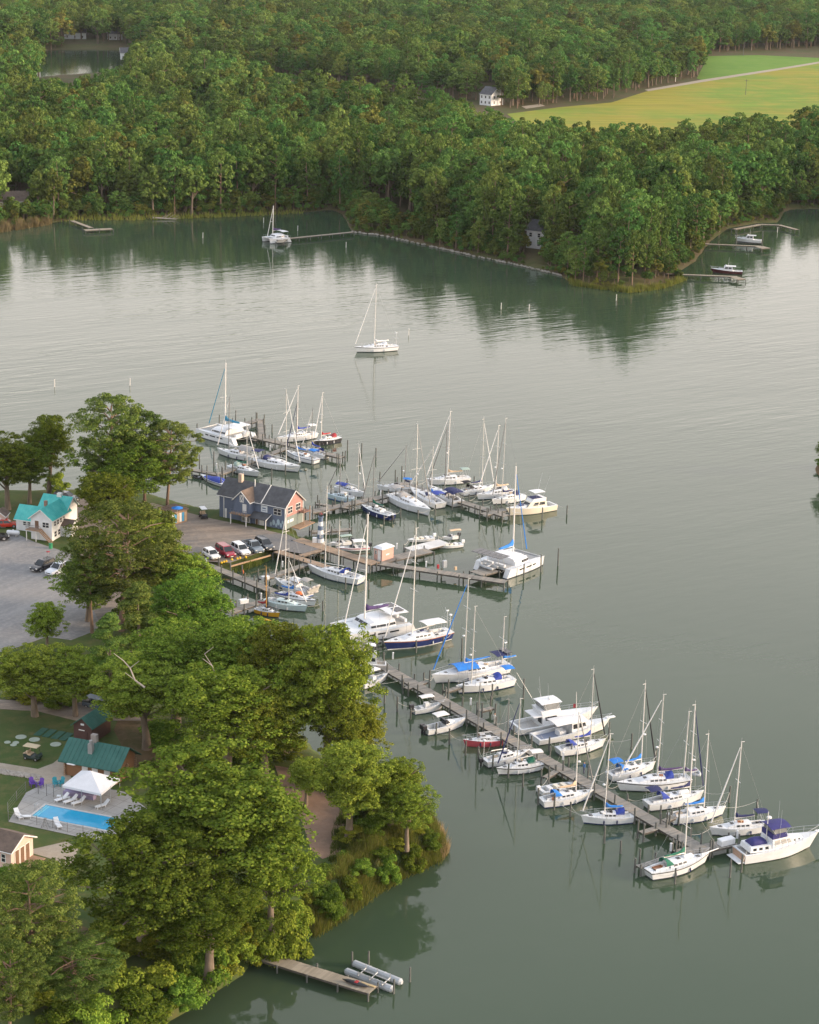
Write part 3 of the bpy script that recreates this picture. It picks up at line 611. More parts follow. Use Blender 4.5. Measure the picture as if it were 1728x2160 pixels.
kind = rng.choice(6, n, p=[0.24, 0.2, 0.2, 0.17, 0.13, 0.06]); pinezone = (patch_n > 0.5) | ((fp[:, 0] > 20) & (fp[:, 1] < 760)); kind = np.where(pinezone & (rng.random(n) < 0.4), rng.choice([2, 3], n), kind)
tipx = np.array([proj((a, b, 2))[0] for a, b in zip(fp[:, 0], fp[:, 1])]); tipy = np.array([proj((a, b, 2))[1] for a, b in zip(fp[:, 0], fp[:, 1])]); kind = np.where((tipx > 1200) & (tipx < 1460) & (tipy > 545), rng.choice([2, 3], n), kind)
hgt = rng.normal(17.4, 3.2, n) + 1.6 * patch_n; hgt = np.clip(hgt * np.where(rng.random(n) < .12, .6, 1.0) * np.where(rng.random(n) < .08, 1.25, 1.0), 7, 27); hgt = np.where((dl < 8) & (rng.random(n) < 0.45), hgt * 0.45, hgt)
wid = np.where((kind == 2) | (kind == 3), 1.25, np.where(kind == 5, 1.0, 1.52)) * fp[:, 2] / 7.0 * rng.uniform(0.75, 1.4, n) * np.clip(hgt / 18.5, 0.6, 1.3); rot = rng.uniform(0, 6.28, n)
PXY = np.array([proj((x, y, FAR_Z + 0.75 * h)) for x, y, h in zip(fp[:, 0], fp[:, 1], hgt)])
PTOP = np.array([proj((x, y, FAR_Z + h)) for x, y, h in zip(fp[:, 0], fp[:, 1], hgt)])
keep = np.ones(n, bool)
for vp, hs in ((VIS_FIELD, np.linspace(.55, 1.02, 11)), (VIS_POND, (.6, .8, 1)), (VIS_HOUSE, np.linspace(.1, 1, 10)), (VIS_LEFT, (.2, .45, .7, 1)), (VIS_POINT, (.3, .5, .7, .9)), (VIS_SHED, (.2, .5, .8, 1)), (VIS_ROOFS, (.3, .6, 1))):
    v3 = [Vector((a, b, 0)) for a, b in vp]
    for f in hs: q = PXY + (PTOP - PXY) * (f - .75) / .25; keep &= sdist(v3, q[:, 0], q[:, 1]) < 0
keep &= (PTOP[:, 0] > -160) & (PTOP[:, 0] < W_PX + 160) & (PXY[:, 1] > -60)
fp, dl, kind, hgt, wid, rot, PXY = fp[keep], dl[keep], kind[keep], hgt[keep], wid[keep], rot[keep], PXY[keep]; n = len(fp)
front = (dl < 16) & (PXY[:, 0] > 5) & (PXY[:, 0] < W_PX - 5); order = np.argsort(fp[:, 1] - 1e5 * front); single = np.zeros(n, bool); single[order[:300]] = True
zb = np.minimum(FAR_Z, 0.1 + dl * 0.16) - 0.15
def where_far(px, py):
    if px > 1500: return 'right of the pine point'
    if px > 1180: return 'at the tip of the pine point'
    if px > 880: return 'along the stone edged bank of the pine point'
    if px > 640: return 'around the small cove behind the far thin dock'
    if px > 400: return 'left of the far catamaran'
    if px > 150: return 'behind the small dock of the far left shore'
    return 'by the tan reed bed of the far left shore'
FKIND = ['rounded green tree ', 'rounded green tree ', 'tall bare stemmed pine ', 'tall bare stemmed pine ', 'olive brown tree ', 'dark conical cedar ']
for i in np.nonzero(single)[0]:
    k = kind[i]; wh = where_far(*PXY[i]); plant(FAR_T[k], FNAME[k], (fp[i, 0], fp[i, 1], zb[i]), (wid[i], wid[i], hgt[i] / 10), rot[i], FKIND[k] + wh, 'tree', FKIND[k].strip() + 's ' + wh)
# the rest of the wood reads as one mass
rest = np.nonzero(~single)[0]
ux = rng.uniform(-190, 190, 60000); uy = rng.uniform(470, 860, 60000); du = sdist(FARP, ux, uy); nb_ = np.zeros(len(ux), bool)
for nb in NO_BASE[3:]: nb_ |= sdist(nb, ux, uy) > 0
ku = (du > 0.6) & (du < 14) & (rng.random(len(ux)) < np.where(du < 7, 0.75, 0.4)) & ~nb_; ux, uy, du = ux[ku], uy[ku], du[ku]
up = np.array([proj((a, b, 3.0)) for a, b in zip(ux, uy)]); ku = ~((up[:, 0] > 1215) & (up[:, 0] < 1420) & (up[:, 1] > 560) & (rng.random(len(ux)) < .8)) & ~((up[:, 0] > 1108) & (up[:, 0] < 1152) & (up[:, 1] > 488) & (up[:, 1] < 545)); ux, uy, du = ux[ku], uy[ku], du[ku]; nu = len(ux)
UND = np.stack([ux, uy, np.minimum(FAR_Z, 0.1 + du * 0.16) - 0.2], 1); UKIND = rng.choice([0, 1, 4], nu); UROT = rng.uniform(0, 6.28, nu); uh = rng.uniform(0.22, 0.62, nu) * np.clip(du / 5, 0.5, 1.3); USIZE = np.stack([uh * 1.3, uh * 1.3, uh], 1)
protos = []
pc = bpy.data.collections.new('wood_species')
for k, (tm, cm) in enumerate(FAR_T):
    v1 = np.array([v.co for v in tm.vertices]); nv = len(cm.vertices); co = np.empty(nv * 3, np.float32); cm.vertices.foreach_get('co', co)
    me = bpy.data.meshes.new('wood_tree'); f2 = np.arange(nv).reshape(-1, 4); tf = [tuple(nv + i for i in p.vertices) for p in tm.polygons]
    me.from_pydata(np.concatenate([co.reshape(-1, 3), v1]).tolist(), [], [tuple(x) for x in f2.tolist()] + tf); me.update()
    me.materials.append(cm.materials[0]); me.materials.append(tm.materials[0])
    me.polygons.foreach_set('material_index', [0] * len(f2) + [1] * len(tf))
    o = bpy.data.objects.new('wood_tree_%d' % k, me); pc.objects.link(o); protos.append(o)
me = bpy.data.meshes.new('wood'); me.from_pydata([(fp[i, 0], fp[i, 1], zb[i]) for i in rest] + UND.tolist(), [], []); me.update()
for nm, ty, dat in (('kind', 'INT', np.concatenate([kind[rest], UKIND])), ('rot', 'FLOAT', np.concatenate([rot[rest], UROT]))):
    a = me.attributes.new(nm, ty, 'POINT'); a.data.foreach_set('value', dat.astype(np.int32 if ty == 'INT' else np.float32))
a = me.attributes.new('size', 'FLOAT_VECTOR', 'POINT'); a.data.foreach_set('vector', np.concatenate([np.stack([wid[rest], wid[rest], hgt[rest] / 10], 1), USIZE]).astype(np.float32).ravel())
wood = bpy.data.objects.new('wood', me); col.objects.link(wood); tag(wood, 'mixed wood stretching behind the far shore to the horizon', 'wood', kind='stuff')
ng = bpy.data.node_groups.new('scatter_wood', 'GeometryNodeTree')
ng.interface.new_socket('Geometry', in_out='INPUT', socket_type='NodeSocketGeometry'); ng.interface.new_socket('Geometry', in_out='OUTPUT', socket_type='NodeSocketGeometry')
gi, go = ng.nodes.new('NodeGroupInput'), ng.nodes.new('NodeGroupOutput')
iop = ng.nodes.new('GeometryNodeInstanceOnPoints'); iop.inputs['Pick Instance'].default_value = True
ci = ng.nodes.new('GeometryNodeCollectionInfo'); ci.inputs['Collection'].default_value = pc; ci.inputs['Separate Children'].default_value = True; ci.inputs['Reset Children'].default_value = True
def named(nm, ty):
    q = ng.nodes.new('GeometryNodeInputNamedAttribute'); q.data_type = ty; q.inputs['Name'].default_value = nm; return [s for s in q.outputs if s.enabled and s.name == 'Attribute'][0]
cx = ng.nodes.new('ShaderNodeCombineXYZ'); ng.links.new(named('rot', 'FLOAT'), cx.inputs['Z'])
ng.links.new(gi.outputs[0], iop.inputs['Points']); ng.links.new(ci.outputs[0], iop.inputs['Instance'])
ng.links.new(named('kind', 'INT'), iop.inputs['Instance Index']); ng.links.new(cx.outputs[0], iop.inputs['Rotation']); ng.links.new(named('size', 'FLOAT_VECTOR'), iop.inputs['Scale'])
ng.links.new(iop.outputs[0], go.inputs[0])
md = wood.modifiers.new('scatter', 'NODES'); md.node_group = ng
print('far trees', n)
# ------------------------------------------------------------------ boats
class Hull:
    """local frame: x forward, z up from the waterline; L is the waterline length"""
    def __init__(s, L, B, hb, hs, transom=0.7, ob=0.07, osn=0.03, flare=0.12, full=2.1, tmax=0.42):
        s.L, s.B, s.hb, s.hs, s.tr, s.ob, s.os, s.flare, s.full, s.tm = L, B, hb, hs, transom, ob * L, osn * L, flare, full, tmax
    def h(s, t): return s.hs + (s.hb - s.hs) * (t ** 1.7) - 0.10 * s.hs * math.sin(math.pi * t) * 0.6
    def bd(s, t):
        if t < s.tm: f = s.tr + (1 - s.tr) * math.sin(math.pi / 2 * t / s.tm)
        else: f = 1 - ((t - s.tm) / (1 - s.tm)) ** s.full
        return max(s.B / 2 * f, 0.02)
    def x(s, t, z):
        f = max(min(z / s.h(t), 1), 0); u = -0.5 + t
        return u * s.L + f * (s.ob * max(0, (t - 0.55) / 0.45) ** 2 - s.os * max(0, (0.35 - t) / 0.35) ** 2)
    def b(s, t, z):
        bd = s.bd(t); bw = bd * (1 - s.flare - 0.45 * max(0, (t - 0.5) / 0.5) ** 1.5)
        if z < 0: return bw * max(0.15, 1 + z * 1.1)
        return bw + (bd - bw) * (z / s.h(t)) ** 0.75
    def skin(s, zf, name, m, parent, end=True, off=0.0, label=None):
        """strip of the topsides between the fractional or absolute levels zf(t)"""
        mb = MB(); T = [0, .06, .14, .24, .36, .48, .6, .7, .79, .87, .93, .97, 1.0]
        for sg in (-1, 1):
            rows = []
            for t in T: rows.append([(s.x(t, z), sg * (s.b(t, z) + off), z) for z in zf(t)][::sg])
            mb.quadgrid(rows)
        if end: mb.poly([(s.x(0, z) - off, -s.b(0, z), z) for z in zf(0)] + [(s.x(0, z) - off, s.b(0, z), z) for z in zf(0)[::-1]])
        return mb.build(name, m, parent, True, label)
    def deck(s, parent, m, c0=None, c1=None, cw=0.55, depth=0.45, solem=None, name='deck', drop=0.0):
        mb = MB(); T = sorted(set([0, .06, .14, .24, .36, .48, .6, .7, .79, .87, .93, .97, 1.0] + ([c0, c1] if c0 is not None else [])))
        def row(t):
            b, h = s.b(t, s.h(t)) - 0.01, s.h(t) - drop; c = b * cw; x = s.x(t, h + drop)
            return [(x, -b, h), (x, -c, h + 0.04), (x, c, h + 0.04), (x, b, h)]
        rows = [row(t) for t in T]
        for i in range(len(T) - 1):
            well = c0 is not None and c0 - 1e-6 <= T[i] and T[i + 1] <= c1 + 1e-6
            a, b = rows[i], rows[i + 1]
            for j in range(3):
                if well and j == 1: continue
                mb.poly([a[j], b[j], b[j + 1], a[j + 1]])
        if c0 is not None:
            W = [r for t, r in zip(T, rows) if c0 - 1e-6 <= t <= c1 + 1e-6]; dn = lambda p: (p[0], p[1], p[2] - depth)
            for a, b in zip(W[:-1], W[1:]):
                mb.poly([a[1], b[1], dn(b[1]), dn(a[1])]); mb.poly([dn(a[2]), dn(b[2]), b[2], a[2]])
            mb.poly([W[0][1], dn(W[0][1]), dn(W[0][2]), W[0][2]]); mb.poly([W[-1][2], dn(W[-1][2]), dn(W[-1][1]), W[-1][1]])
            sm = MB()
            for a, b in zip(W[:-1], W[1:]): sm.poly([dn(a[1]), dn(b[1]), dn(b[2]), dn(a[2])])
            sm.build('cockpit_sole', solem or COCKPIT, parent)
        return mb.build(name, m, parent)
    def rail(s, parent, t0, t1, hh=0.6, name='lifelines', r=0.016, bow=True, step=0.09):
        mb = MB()
        for sg in (-1, 1):
            n = max(3, int((t1 - t0) / step)); pts = []
            for i in range(n + 1):
                t = t0 + (t1 - t0) * i / n; p = Vector((s.x(t, s.h(t)), sg * s.b(t, s.h(t)) * 0.96, s.h(t))); q = p + Vector((0, 0, hh)); pts.append(q); mb.tube(p, q, r, n=4)
            mb.path(pts, r, 4); mb.path([p - Vector((0, 0, hh / 2)) for p in pts], r * 0.7, 4)
            if bow and sg == 1:
                tip = Vector((s.x(1, s.h(1)) + 0.15, 0, s.h(1) + hh + 0.05)); mb.path([pts[-1], tip, Vector((pts[-1].x, -pts[-1].y, pts[-1].z))], r * 1.4, 4)
        return mb.build(name, STEEL, parent)

def canopy(name, m, parent, x0, x1, w, z, camber=0.16, frame=True, slope=0.0, deckz=None, fcol=None):
    """stretched canvas on bows, 4 cm thick with dropped edges"""
    rows_t, rows_b = [], []
    for i in range(5):
        u = i / 4; x = x0 + (x1 - x0) * u; zz = z + slope * u - 0.05 * abs(2 * u - 1) ** 2
        top = [(x, w * (2 * j / 6 - 1), zz - camber * (2 * j / 6 - 1) ** 2) for j in range(7)]
        rows_t.append(top); rows_b.append([(a, b, c - 0.05) for a, b, c in top])
    mb = MB(); mb.quadgrid(rows_t); mb.quadgrid([r[::-1] for r in rows_b])
    for a, b in ((rows_t[0], rows_b[0]), (rows_b[-1], rows_t[-1])): mb.quadgrid([b, a])
    mb.quadgrid([[r[0] for r in rows_b], [r[0] for r in rows_t]]); mb.quadgrid([[r[-1] for r in rows_t], [r[-1] for r in rows_b]])
    o = mb.build(name, m, parent, False)
    if frame and deckz is not None:
        for x in (x0 + 0.1, x1 - 0.1):
            for sg in (-1, 1): MB().tube(((x0 + x1) / 2 * 0.5 + x * 0.5, sg * w * 0.97, deckz), (x, sg * w * 0.97, z - camber + slope * (x - x0) / (x1 - x0 + 1e-6)), 0.02, n=4).build('frame_pole', fcol or STEEL, o)
    return o
def dodger(m, parent, x, w, z, h=0.85, ln=1.0, win=True):
    """spray hood: arches rising aft over the companionway; x is its front foot"""
    mb = MB(); rows = []
    for i in range(5):
        u = i / 4; hh = h * math.sin(u * math.pi / 2) ** 0.8 + 0.02
        rows.append([(x - ln * u, w * math.cos(math.pi * j / 8), z + hh * math.sin(math.pi * j / 8) ** 0.55) for j in range(9)])
    mb.quadgrid(rows); mb.quadgrid([[(a, b * 0.97, c - 0.03) for a, b, c in r][::-1] for r in rows])
    o = mb.build('dodger', m, parent)
    if win:
        g = MB(); a, b = rows[1], rows[3]
        for j in (2, 4):
            q = [Vector(a[j]), Vector(a[j + 2]), Vector(b[j + 2]), Vector(b[j])]
            g.patch(q, 0.08, 0.92, 0.05, 0.75, 0.02); g.patch(q[::-1], 0.08, 0.92, 0.25, 0.95, 0.02)
        g.build('window', CLEAR, o)
    return o
def furled_boom(parent, p0, ln, m, ang=0.05, boomm=None, thick=0.2):
    """boom running aft from the mast with the flaked sail under its cover"""
    p1 = (p0[0] - ln, p0[1], p0[2] + ang * ln); bo = MB().tube(p0, p1, 0.07, n=6).build('boom', boomm or ALU, parent)
    if m:
        rows = []
        for i in range(7):
            u = i / 6; r = thick * (1.15 - 0.6 * u) + 0.02 * math.sin(5 * u * math.pi); x = p0[0] - 0.02 - (ln - 0.1) * u; zc = p0[2] + ang * ln * u + r * 0.75 + (0.35 * (1 - u) ** 6 if u < 0.4 else 0)
            rr = r * (1.7 if i == 0 else 1.0)
            rows.append([(x, p0[1] + r * 0.62 * math.cos(2 * math.pi * j / 8), zc + rr * math.sin(2 * math.pi * j / 8)) for j in range(8)])
        MB().loft(rows).build('sail_cover', m, bo, True)
    return bo
def wires(parent, lst, r=0.013): 
    mb = MB()
    for a, b in lst: mb.tube(a, b, r, n=3, cap=False)
    return mb.build('rigging', WIRE, parent)

def window_row(mb, hull_fn, t0, t1, n, z0, z1, gap=0.25):
    """dark ports along a cabin side given by hull_fn(t, z, side)"""
    for sg in (-1, 1):
        for i in range(n):
            a = t0 + (t1 - t0) * (i + gap / 2) / n; b = t0 + (t1 - t0) * (i + 1 - gap / 2) / n
            q = [hull_fn(a, z0, sg), hull_fn(b, z0, sg), hull_fn(b, z1, sg), hull_fn(a, z1, sg)]
            mb.patch(q if sg < 0 else q[::-1], 0, 1, 0, 1, 0.02)

def place(kindname, bow, stern, label, cat, group=None):
    a, b = at(*bow), at(*stern); L = (a - b).length; mid = (a + b) / 2
    e = empty(kindname, (mid.x, mid.y, 0), heading(b, a), label, cat, group); return e, L
def boat_x(e, px, z):
    """x in the boat's own frame of the point seen at px, at height z"""
    p = at(px[0], px[1], z) - e.location; c, s_ = math.cos(e.rotation_euler.z), math.sin(e.rotation_euler.z); return p.x * c + p.y * s_

BOATLOG = []
def sailboat(label, bow, stern, mast, hull=WHITE, stripe=None, boot=BOTTOM, cover=None, bim=None, dod=None, furl=WHITEC, mastm=MASTW, B=None, fb=None, mizzen=None,
             cat='sailboat', name='sailboat', genoa=True, sprit=0, deckm=DECKW, cockpit=(0.07, 0.30), extras=(), awn=None, stripe2=None, boomlen=None):
    e, L = place(name, bow, stern, label, cat, 'sailboats moored at the marina'); B = B or L * (0.335 - 0.0035 * max(0, L - 7))
    fb = fb or (0.55 + 0.062 * L); hl = Hull(L, B, fb * 1.25, fb, 0.72 if sprit == 0 else 0.6, 0.07, 0.04)
    sb = 0.16
    hi = lambda t: hl.h(t) - (0.20 if stripe else 0.0)
    hl.skin(lambda t: [-0.45, -0.2, 0.0, sb], 'bottom', boot, e)
    hl.skin(lambda t: [sb, sb + (hi(t) - sb) * .5, hi(t)], 'hull', hull, e)
    if stripe: hl.skin(lambda t: [hl.h(t) - 0.20, hl.h(t) - 0.07], 'sheer_stripe', stripe, e); hl.skin(lambda t: [hl.h(t) - 0.07, hl.h(t)], 'toe_rail', stripe2 or hull, e)
    hl.deck(e, deckm, cockpit[0], cockpit[1], 0.5, 0.5)
    # cabin trunk
    c0, c1 = cockpit[1] + 0.005, 0.76; hc = 0.36 + 0.02 * L
    prof = lambda t: hc * min(1.0, ((c1 - t) / (c1 - 0.56)) ** 0.8 if t > 0.56 else 1.0) + 0.03
    def cab(t, f, sg): return Vector((hl.x(t, hl.h(t)), sg * hl.bd(t) * (0.66 - 0.12 * f), hl.h(t) + prof(t) * f))
    rows = []
    for i in range(9):
        t = c0 + (c1 - c0) * i / 8
        rows.append([cab(t, 0, -1), cab(t, 0.9, -1), cab(t, 1.0, -1) * 0.5 + Vector((hl.x(t, hl.h(t)), 0, hl.h(t) + prof(t) * 1.12)) * 0.5, Vector((hl.x(t, hl.h(t)), 0, hl.h(t) + prof(t) * 1.15)),
                     cab(t, 1.0, 1) * 0.5 + Vector((hl.x(t, hl.h(t)), 0, hl.h(t) + prof(t) * 1.12)) * 0.5, cab(t, 0.9, 1), cab(t, 0, 1)])
    mb = MB(); mb.quadgrid([r for r in rows]); mb.poly(rows[0][::-1]); mb.poly(rows[-1]); cabin = mb.build('cabin', WHITE if deckm is DECKW else deckm, e)
    g = MB(); window_row(g, cab, c0 + 0.04, 0.60, 4 if L > 9 else 3, 0.30, 0.72); g.build('window', GLASS, cabin)
    for t, wd in ((0.50, 0.5), (0.64, 0.5), (0.84, 0.5)):
        x, z = hl.x(t, hl.h(t)), (hl.h(t) + prof(t) * 1.13 if t < c1 else hl.h(t) + 0.045); MB().box((x, 0, z + 0.02), (wd, wd, 0.05)).build('hatch', GLASS, e)
    ck = MB(); x0, x1 = hl.x(cockpit[0], hl.hs), hl.x(cockpit[1], hl.hs); cwid = hl.bd(0.2) * 0.5
    for sg in (-1, 1): ck.box(((x0 + x1) / 2, sg * (cwid - 0.02), hl.h(0.2) + 0.14), ((x1 - x0) * 0.92, 0.12, 0.22)); ck.box(((x0 + x1) / 2, sg * cwid * 0.72, hl.h(0.2) - 0.22), ((x1 - x0) * 0.9, cwid * 0.42, 0.08))
    ck.build('coaming', WHITE, e)
    if L > 8.5:
        wh = MB(); wx = x0 + (x1 - x0) * 0.35; wz = hl.h(0.15) + 0.45
        for k in range(12): a, b = 2 * math.pi * k / 12, 2 * math.pi * (k + 1) / 12; wh.tube((wx, 0.42 * math.cos(a), wz + 0.42 * math.sin(a)), (wx, 0.42 * math.cos(b), wz + 0.42 * math.sin(b)), 0.02, n=4)
        wh.tube((wx + 0.1, 0, wz - 0.9), (wx + 0.1, 0, wz + 0.1), 0.09, n=6); wh.build('wheel', STEEL, e)
    hl.rail(e, 0.02, 0.93)
    for k in range(random.randint(2, 5)):
        t = random.uniform(0.1, 0.62); y = random.uniform(-.5, .5) * hl.bd(t); zz = hl.h(t) + (0.02 if t < cockpit[1] else prof(t) * 1.1)
        MB().box((hl.x(t, 1), y, zz + .1), (random.uniform(.3, .8), random.uniform(.2, .5), random.uniform(.12, .28)), random.uniform(0, 3)).build('deck_gear', random.choice((NAVYC, WHITEC, TANC, RUBBER, GREYC, TEAK, STEEL)), e)
    for sg in (-1, 1): MB().tube((hl.x(.33, 1), sg * hl.bd(.33) * .56, hl.h(.33) + .05), (hl.x(.33, 1), sg * hl.bd(.33) * .56, hl.h(.33) + .25), .09, .07, 8).build('winch', STEEL, e)
    if sprit:
        tipx = hl.x(1, fb * 1.25) + sprit; MB().tube((hl.x(0.9, fb), 0, hl.h(0.92) + 0.08), (tipx, 0, hl.h(1) + 0.25), 0.09, 0.06, 6).build('bowsprit', WHITE if hull is not NAVYH else TEAK, e)
    # rig
    def rig(mpx, topy, main=True, cov=None, bl=None):
        z0 = hl.h(0.55) + (hc if main else 0.1); mx = max(-L * 0.45, min(L * 0.3, boat_x(e, mpx, z0)))
        c, s_ = math.cos(e.rotation_euler.z), math.sin(e.rotation_euler.z); wp = e.location + Vector((mx * c, mx * s_, 0)); H = rise(wp, topy); H = max(6.5, min(H, 22))
        rk = 0.012 * H; mt = MB(); mt.tube((mx, 0, hl.h(0.5) - 0.1), (mx - rk, 0, H), 0.105 if L > 8 else 0.085, 0.075 if L > 8 else 0.06, 7); mt.tube((mx - rk, 0, H), (mx - rk, 0, H + 0.7), 0.012, n=3); mt.box((mx - rk - 0.15, 0, H + 0.12), (0.5, 0.06, 0.06))
        m_ = mt.build('mast' if main else 'mizzen_mast', mastm, e)
        sp = MB(); levels = (0.42, 0.68) if H > 13 else (0.52,); wr = []
        for lv in levels:
            z = z0 + (H - z0) * lv; xx = mx - rk * lv; hw = B * 0.33 * (1.1 - 0.4 * lv)
            sp.tube((xx, -hw, z + 0.06), (xx, hw, z + 0.06), 0.04, n=4)
            for sg in (-1, 1): wr.append(((xx, sg * hw, z + 0.06), (mx - rk, 0, z0 + (H - z0) * (0.97 if lv == levels[-1] else levels[-1])))); wr.append(((mx, sg * hl.bd(0.5) * 0.93, hl.h(0.5)), (xx, sg * hw, z + 0.06)))
        sp.build('spreaders', mastm, m_)
        tip = (hl.x(1, 9) + sprit - 0.1, 0, hl.h(1) + 0.3); head = (mx - rk, 0, H * 0.985)
        if main:
            if genoa:
                fs = MB(); a, b = Vector(tip), Vector(head); rows = []
                fs.tube(a.lerp(b, 0.03), a.lerp(b, 0.25), 0.085, 0.10, 6, False); fs.tube(a.lerp(b, 0.25), a.lerp(b, 0.96), 0.10, 0.045, 6); fs.build('furled_jib', furl, e)
            else: wr.append((tip, head))
            if not mizzen: wr.append(((hl.x(0, 9), 0, hl.hs), head))
        wires(e, wr)
        bo = furled_boom(m_, (mx - 0.12, 0, z0 + 0.55), bl or min(L * 0.37, mx + L * 0.48), cov)
        if random.random() < 0.45 and main: MB().blob((mx + 0.28, 0, z0 + (H - z0) * 0.36), (0.22, 0.22, 0.14)).build('radar_dome', WHITE, m_)
        return mx, H
    mx, H = rig(mast[0], mast[1], True, cover, boomlen)
    if mizzen: rig(mizzen[0], mizzen[1], False, cover, L * 0.2)
    dz = hl.h(0.2)
    if dod: dodger(dod, e, hl.x(c0 + 0.07, 1), hl.bd(c0) * 0.62, dz + hc * 0.75, 0.75, 1.25)
    if bim: canopy('bimini', bim, e, hl.x(0.02, 1), hl.x(0.02, 1) + max(1.7, L * 0.19), hl.bd(0.15) * 0.72, dz + 1.95, 0.14, True, 0.05, dz)
    if awn: canopy('awning', awn[0], e, hl.x(awn[1], 1), hl.x(awn[2], 1), hl.bd(0.3) * (awn[3] if len(awn) > 3 else 0.8), dz + (awn[4] if len(awn) > 4 else 1.75), awn[5] if len(awn) > 5 else 0.5, True, 0.1, dz)
    # fenders
    fm = NAVYC if random.random() < 0.4 else WHITE
    for t in (0.35, 0.62):
        for sg in (-1, 1): MB().blob((hl.x(t, 1), sg * (hl.b(t, 0.5) + 0.11), 0.45), (0.11, 0.11, 0.32), 6, 4).build('fender', fm, e)
    hx, hz = hl.x(0, 1), hl.h(0)
    if 'outboard' in extras: outboard(e, hx - 0.25, 0.35 * B / 2, 0.25)
    if 'arch' in extras or 'solar' in extras:
        ar = MB(); w_ = hl.bd(0.02) * 0.85; zz = hz + 2.0
        for xx in (hx + 0.15, hx + 0.75): ar.path([(xx, -w_, hz), (xx, -w_, zz), (xx, w_, zz), (xx, w_, hz)], 0.03, 5)
        ar.build('stern_arch', STEEL, e)
        if 'solar' in extras: MB().box((hx + 0.45, 0, zz + 0.06), (1.1, w_ * 1.9, 0.05)).build('solar_panel', SOLAR, e)
    if 'windgen' in extras:
        wg = MB(); wg.tube((hx + 0.1, -0.5, hz), (hx + 0.1, -0.5, hz + 3.0), 0.035, n=5); wg.blob((hx + 0.1, -0.5, hz + 3.1), (0.3, 0.12, 0.12))
        for k in range(3): a = 2.1 * k; wg.tube((hx + 0.35, -0.5, hz + 3.1), (hx + 0.35, -0.5 + 0.6 * math.cos(a), hz + 3.1 + 0.6 * math.sin(a)), 0.035, 0.015, 4)
        wg.build('wind_generator', WHITE, e)
    if 'radar' in extras: rd = MB(); rd.tube((hx + 0.2, 0.5, hz), (hx + 0.2, 0.5, hz + 2.6), 0.035, n=5); rd.blob((hx + 0.2, 0.5, hz + 2.7), (0.28, 0.28, 0.18)); rd.build('radar_pole', WHITE, e)
    if 'davitdinghy' in extras: dinghy(None, None, GREYRIB, parent=e, loc=(hx - 0.8, 0, hz + 0.5), rz=math.pi / 2, ln=2.6)
    if 'updinghy' in extras: dinghy(None, None, GREYC, parent=e, loc=(hx - 0.45, 0, hz + 0.3), rz=math.pi / 2, ln=2.8, tilt=1.2)
    if 'liferaft' in extras: MB().loft([[(hl.x(0.66, 1) + a, 0.42 * math.cos(2 * math.pi * j / 10), hl.h(0.6) + hc * 0.9 + 0.32 * max(-0.3, math.sin(2 * math.pi * j / 10))) for j in range(10)] for a in (-0.7, -0.5, 0.5, 0.7)]).build('upturned_dinghy', WHITE, e, True)
    if 'orange' in extras: MB().blob((hl.x(0.55, 1), 0.2, hl.h(0.5) + hc + 0.18), (0.75, 0.55, 0.28)).build('orange_raft', ORANGE, e, True)
    if 'teak' in extras: MB().box((hl.x(0.19, 1), 0, dz + 0.02), (L * 0.2, B * 0.42, 0.1)).build('cockpit_bench', TEAK, e)
    if 'flag' in extras: fl = MB(); fl.tube((hx, 0.3, hz), (hx - 0.2, 0.3, hz + 1.4), 0.015, n=4); fl.loft([[(hx - 0.2, 0.3, hz + 0.9), (hx - 0.2, 0.31, hz + 0.9), (hx - 0.2, 0.31, hz + 1.35), (hx - 0.2, 0.3, hz + 1.35)], [(hx - 0.75, 0.42, hz + 0.8), (hx - 0.75, 0.43, hz + 0.8), (hx - 0.75, 0.43, hz + 1.25), (hx - 0.75, 0.42, hz + 1.25)]]); fl.build('flag', REDC, e)
    BOATLOG.append((label[:40], round(L, 1), round(H, 1)))
    return e, hl

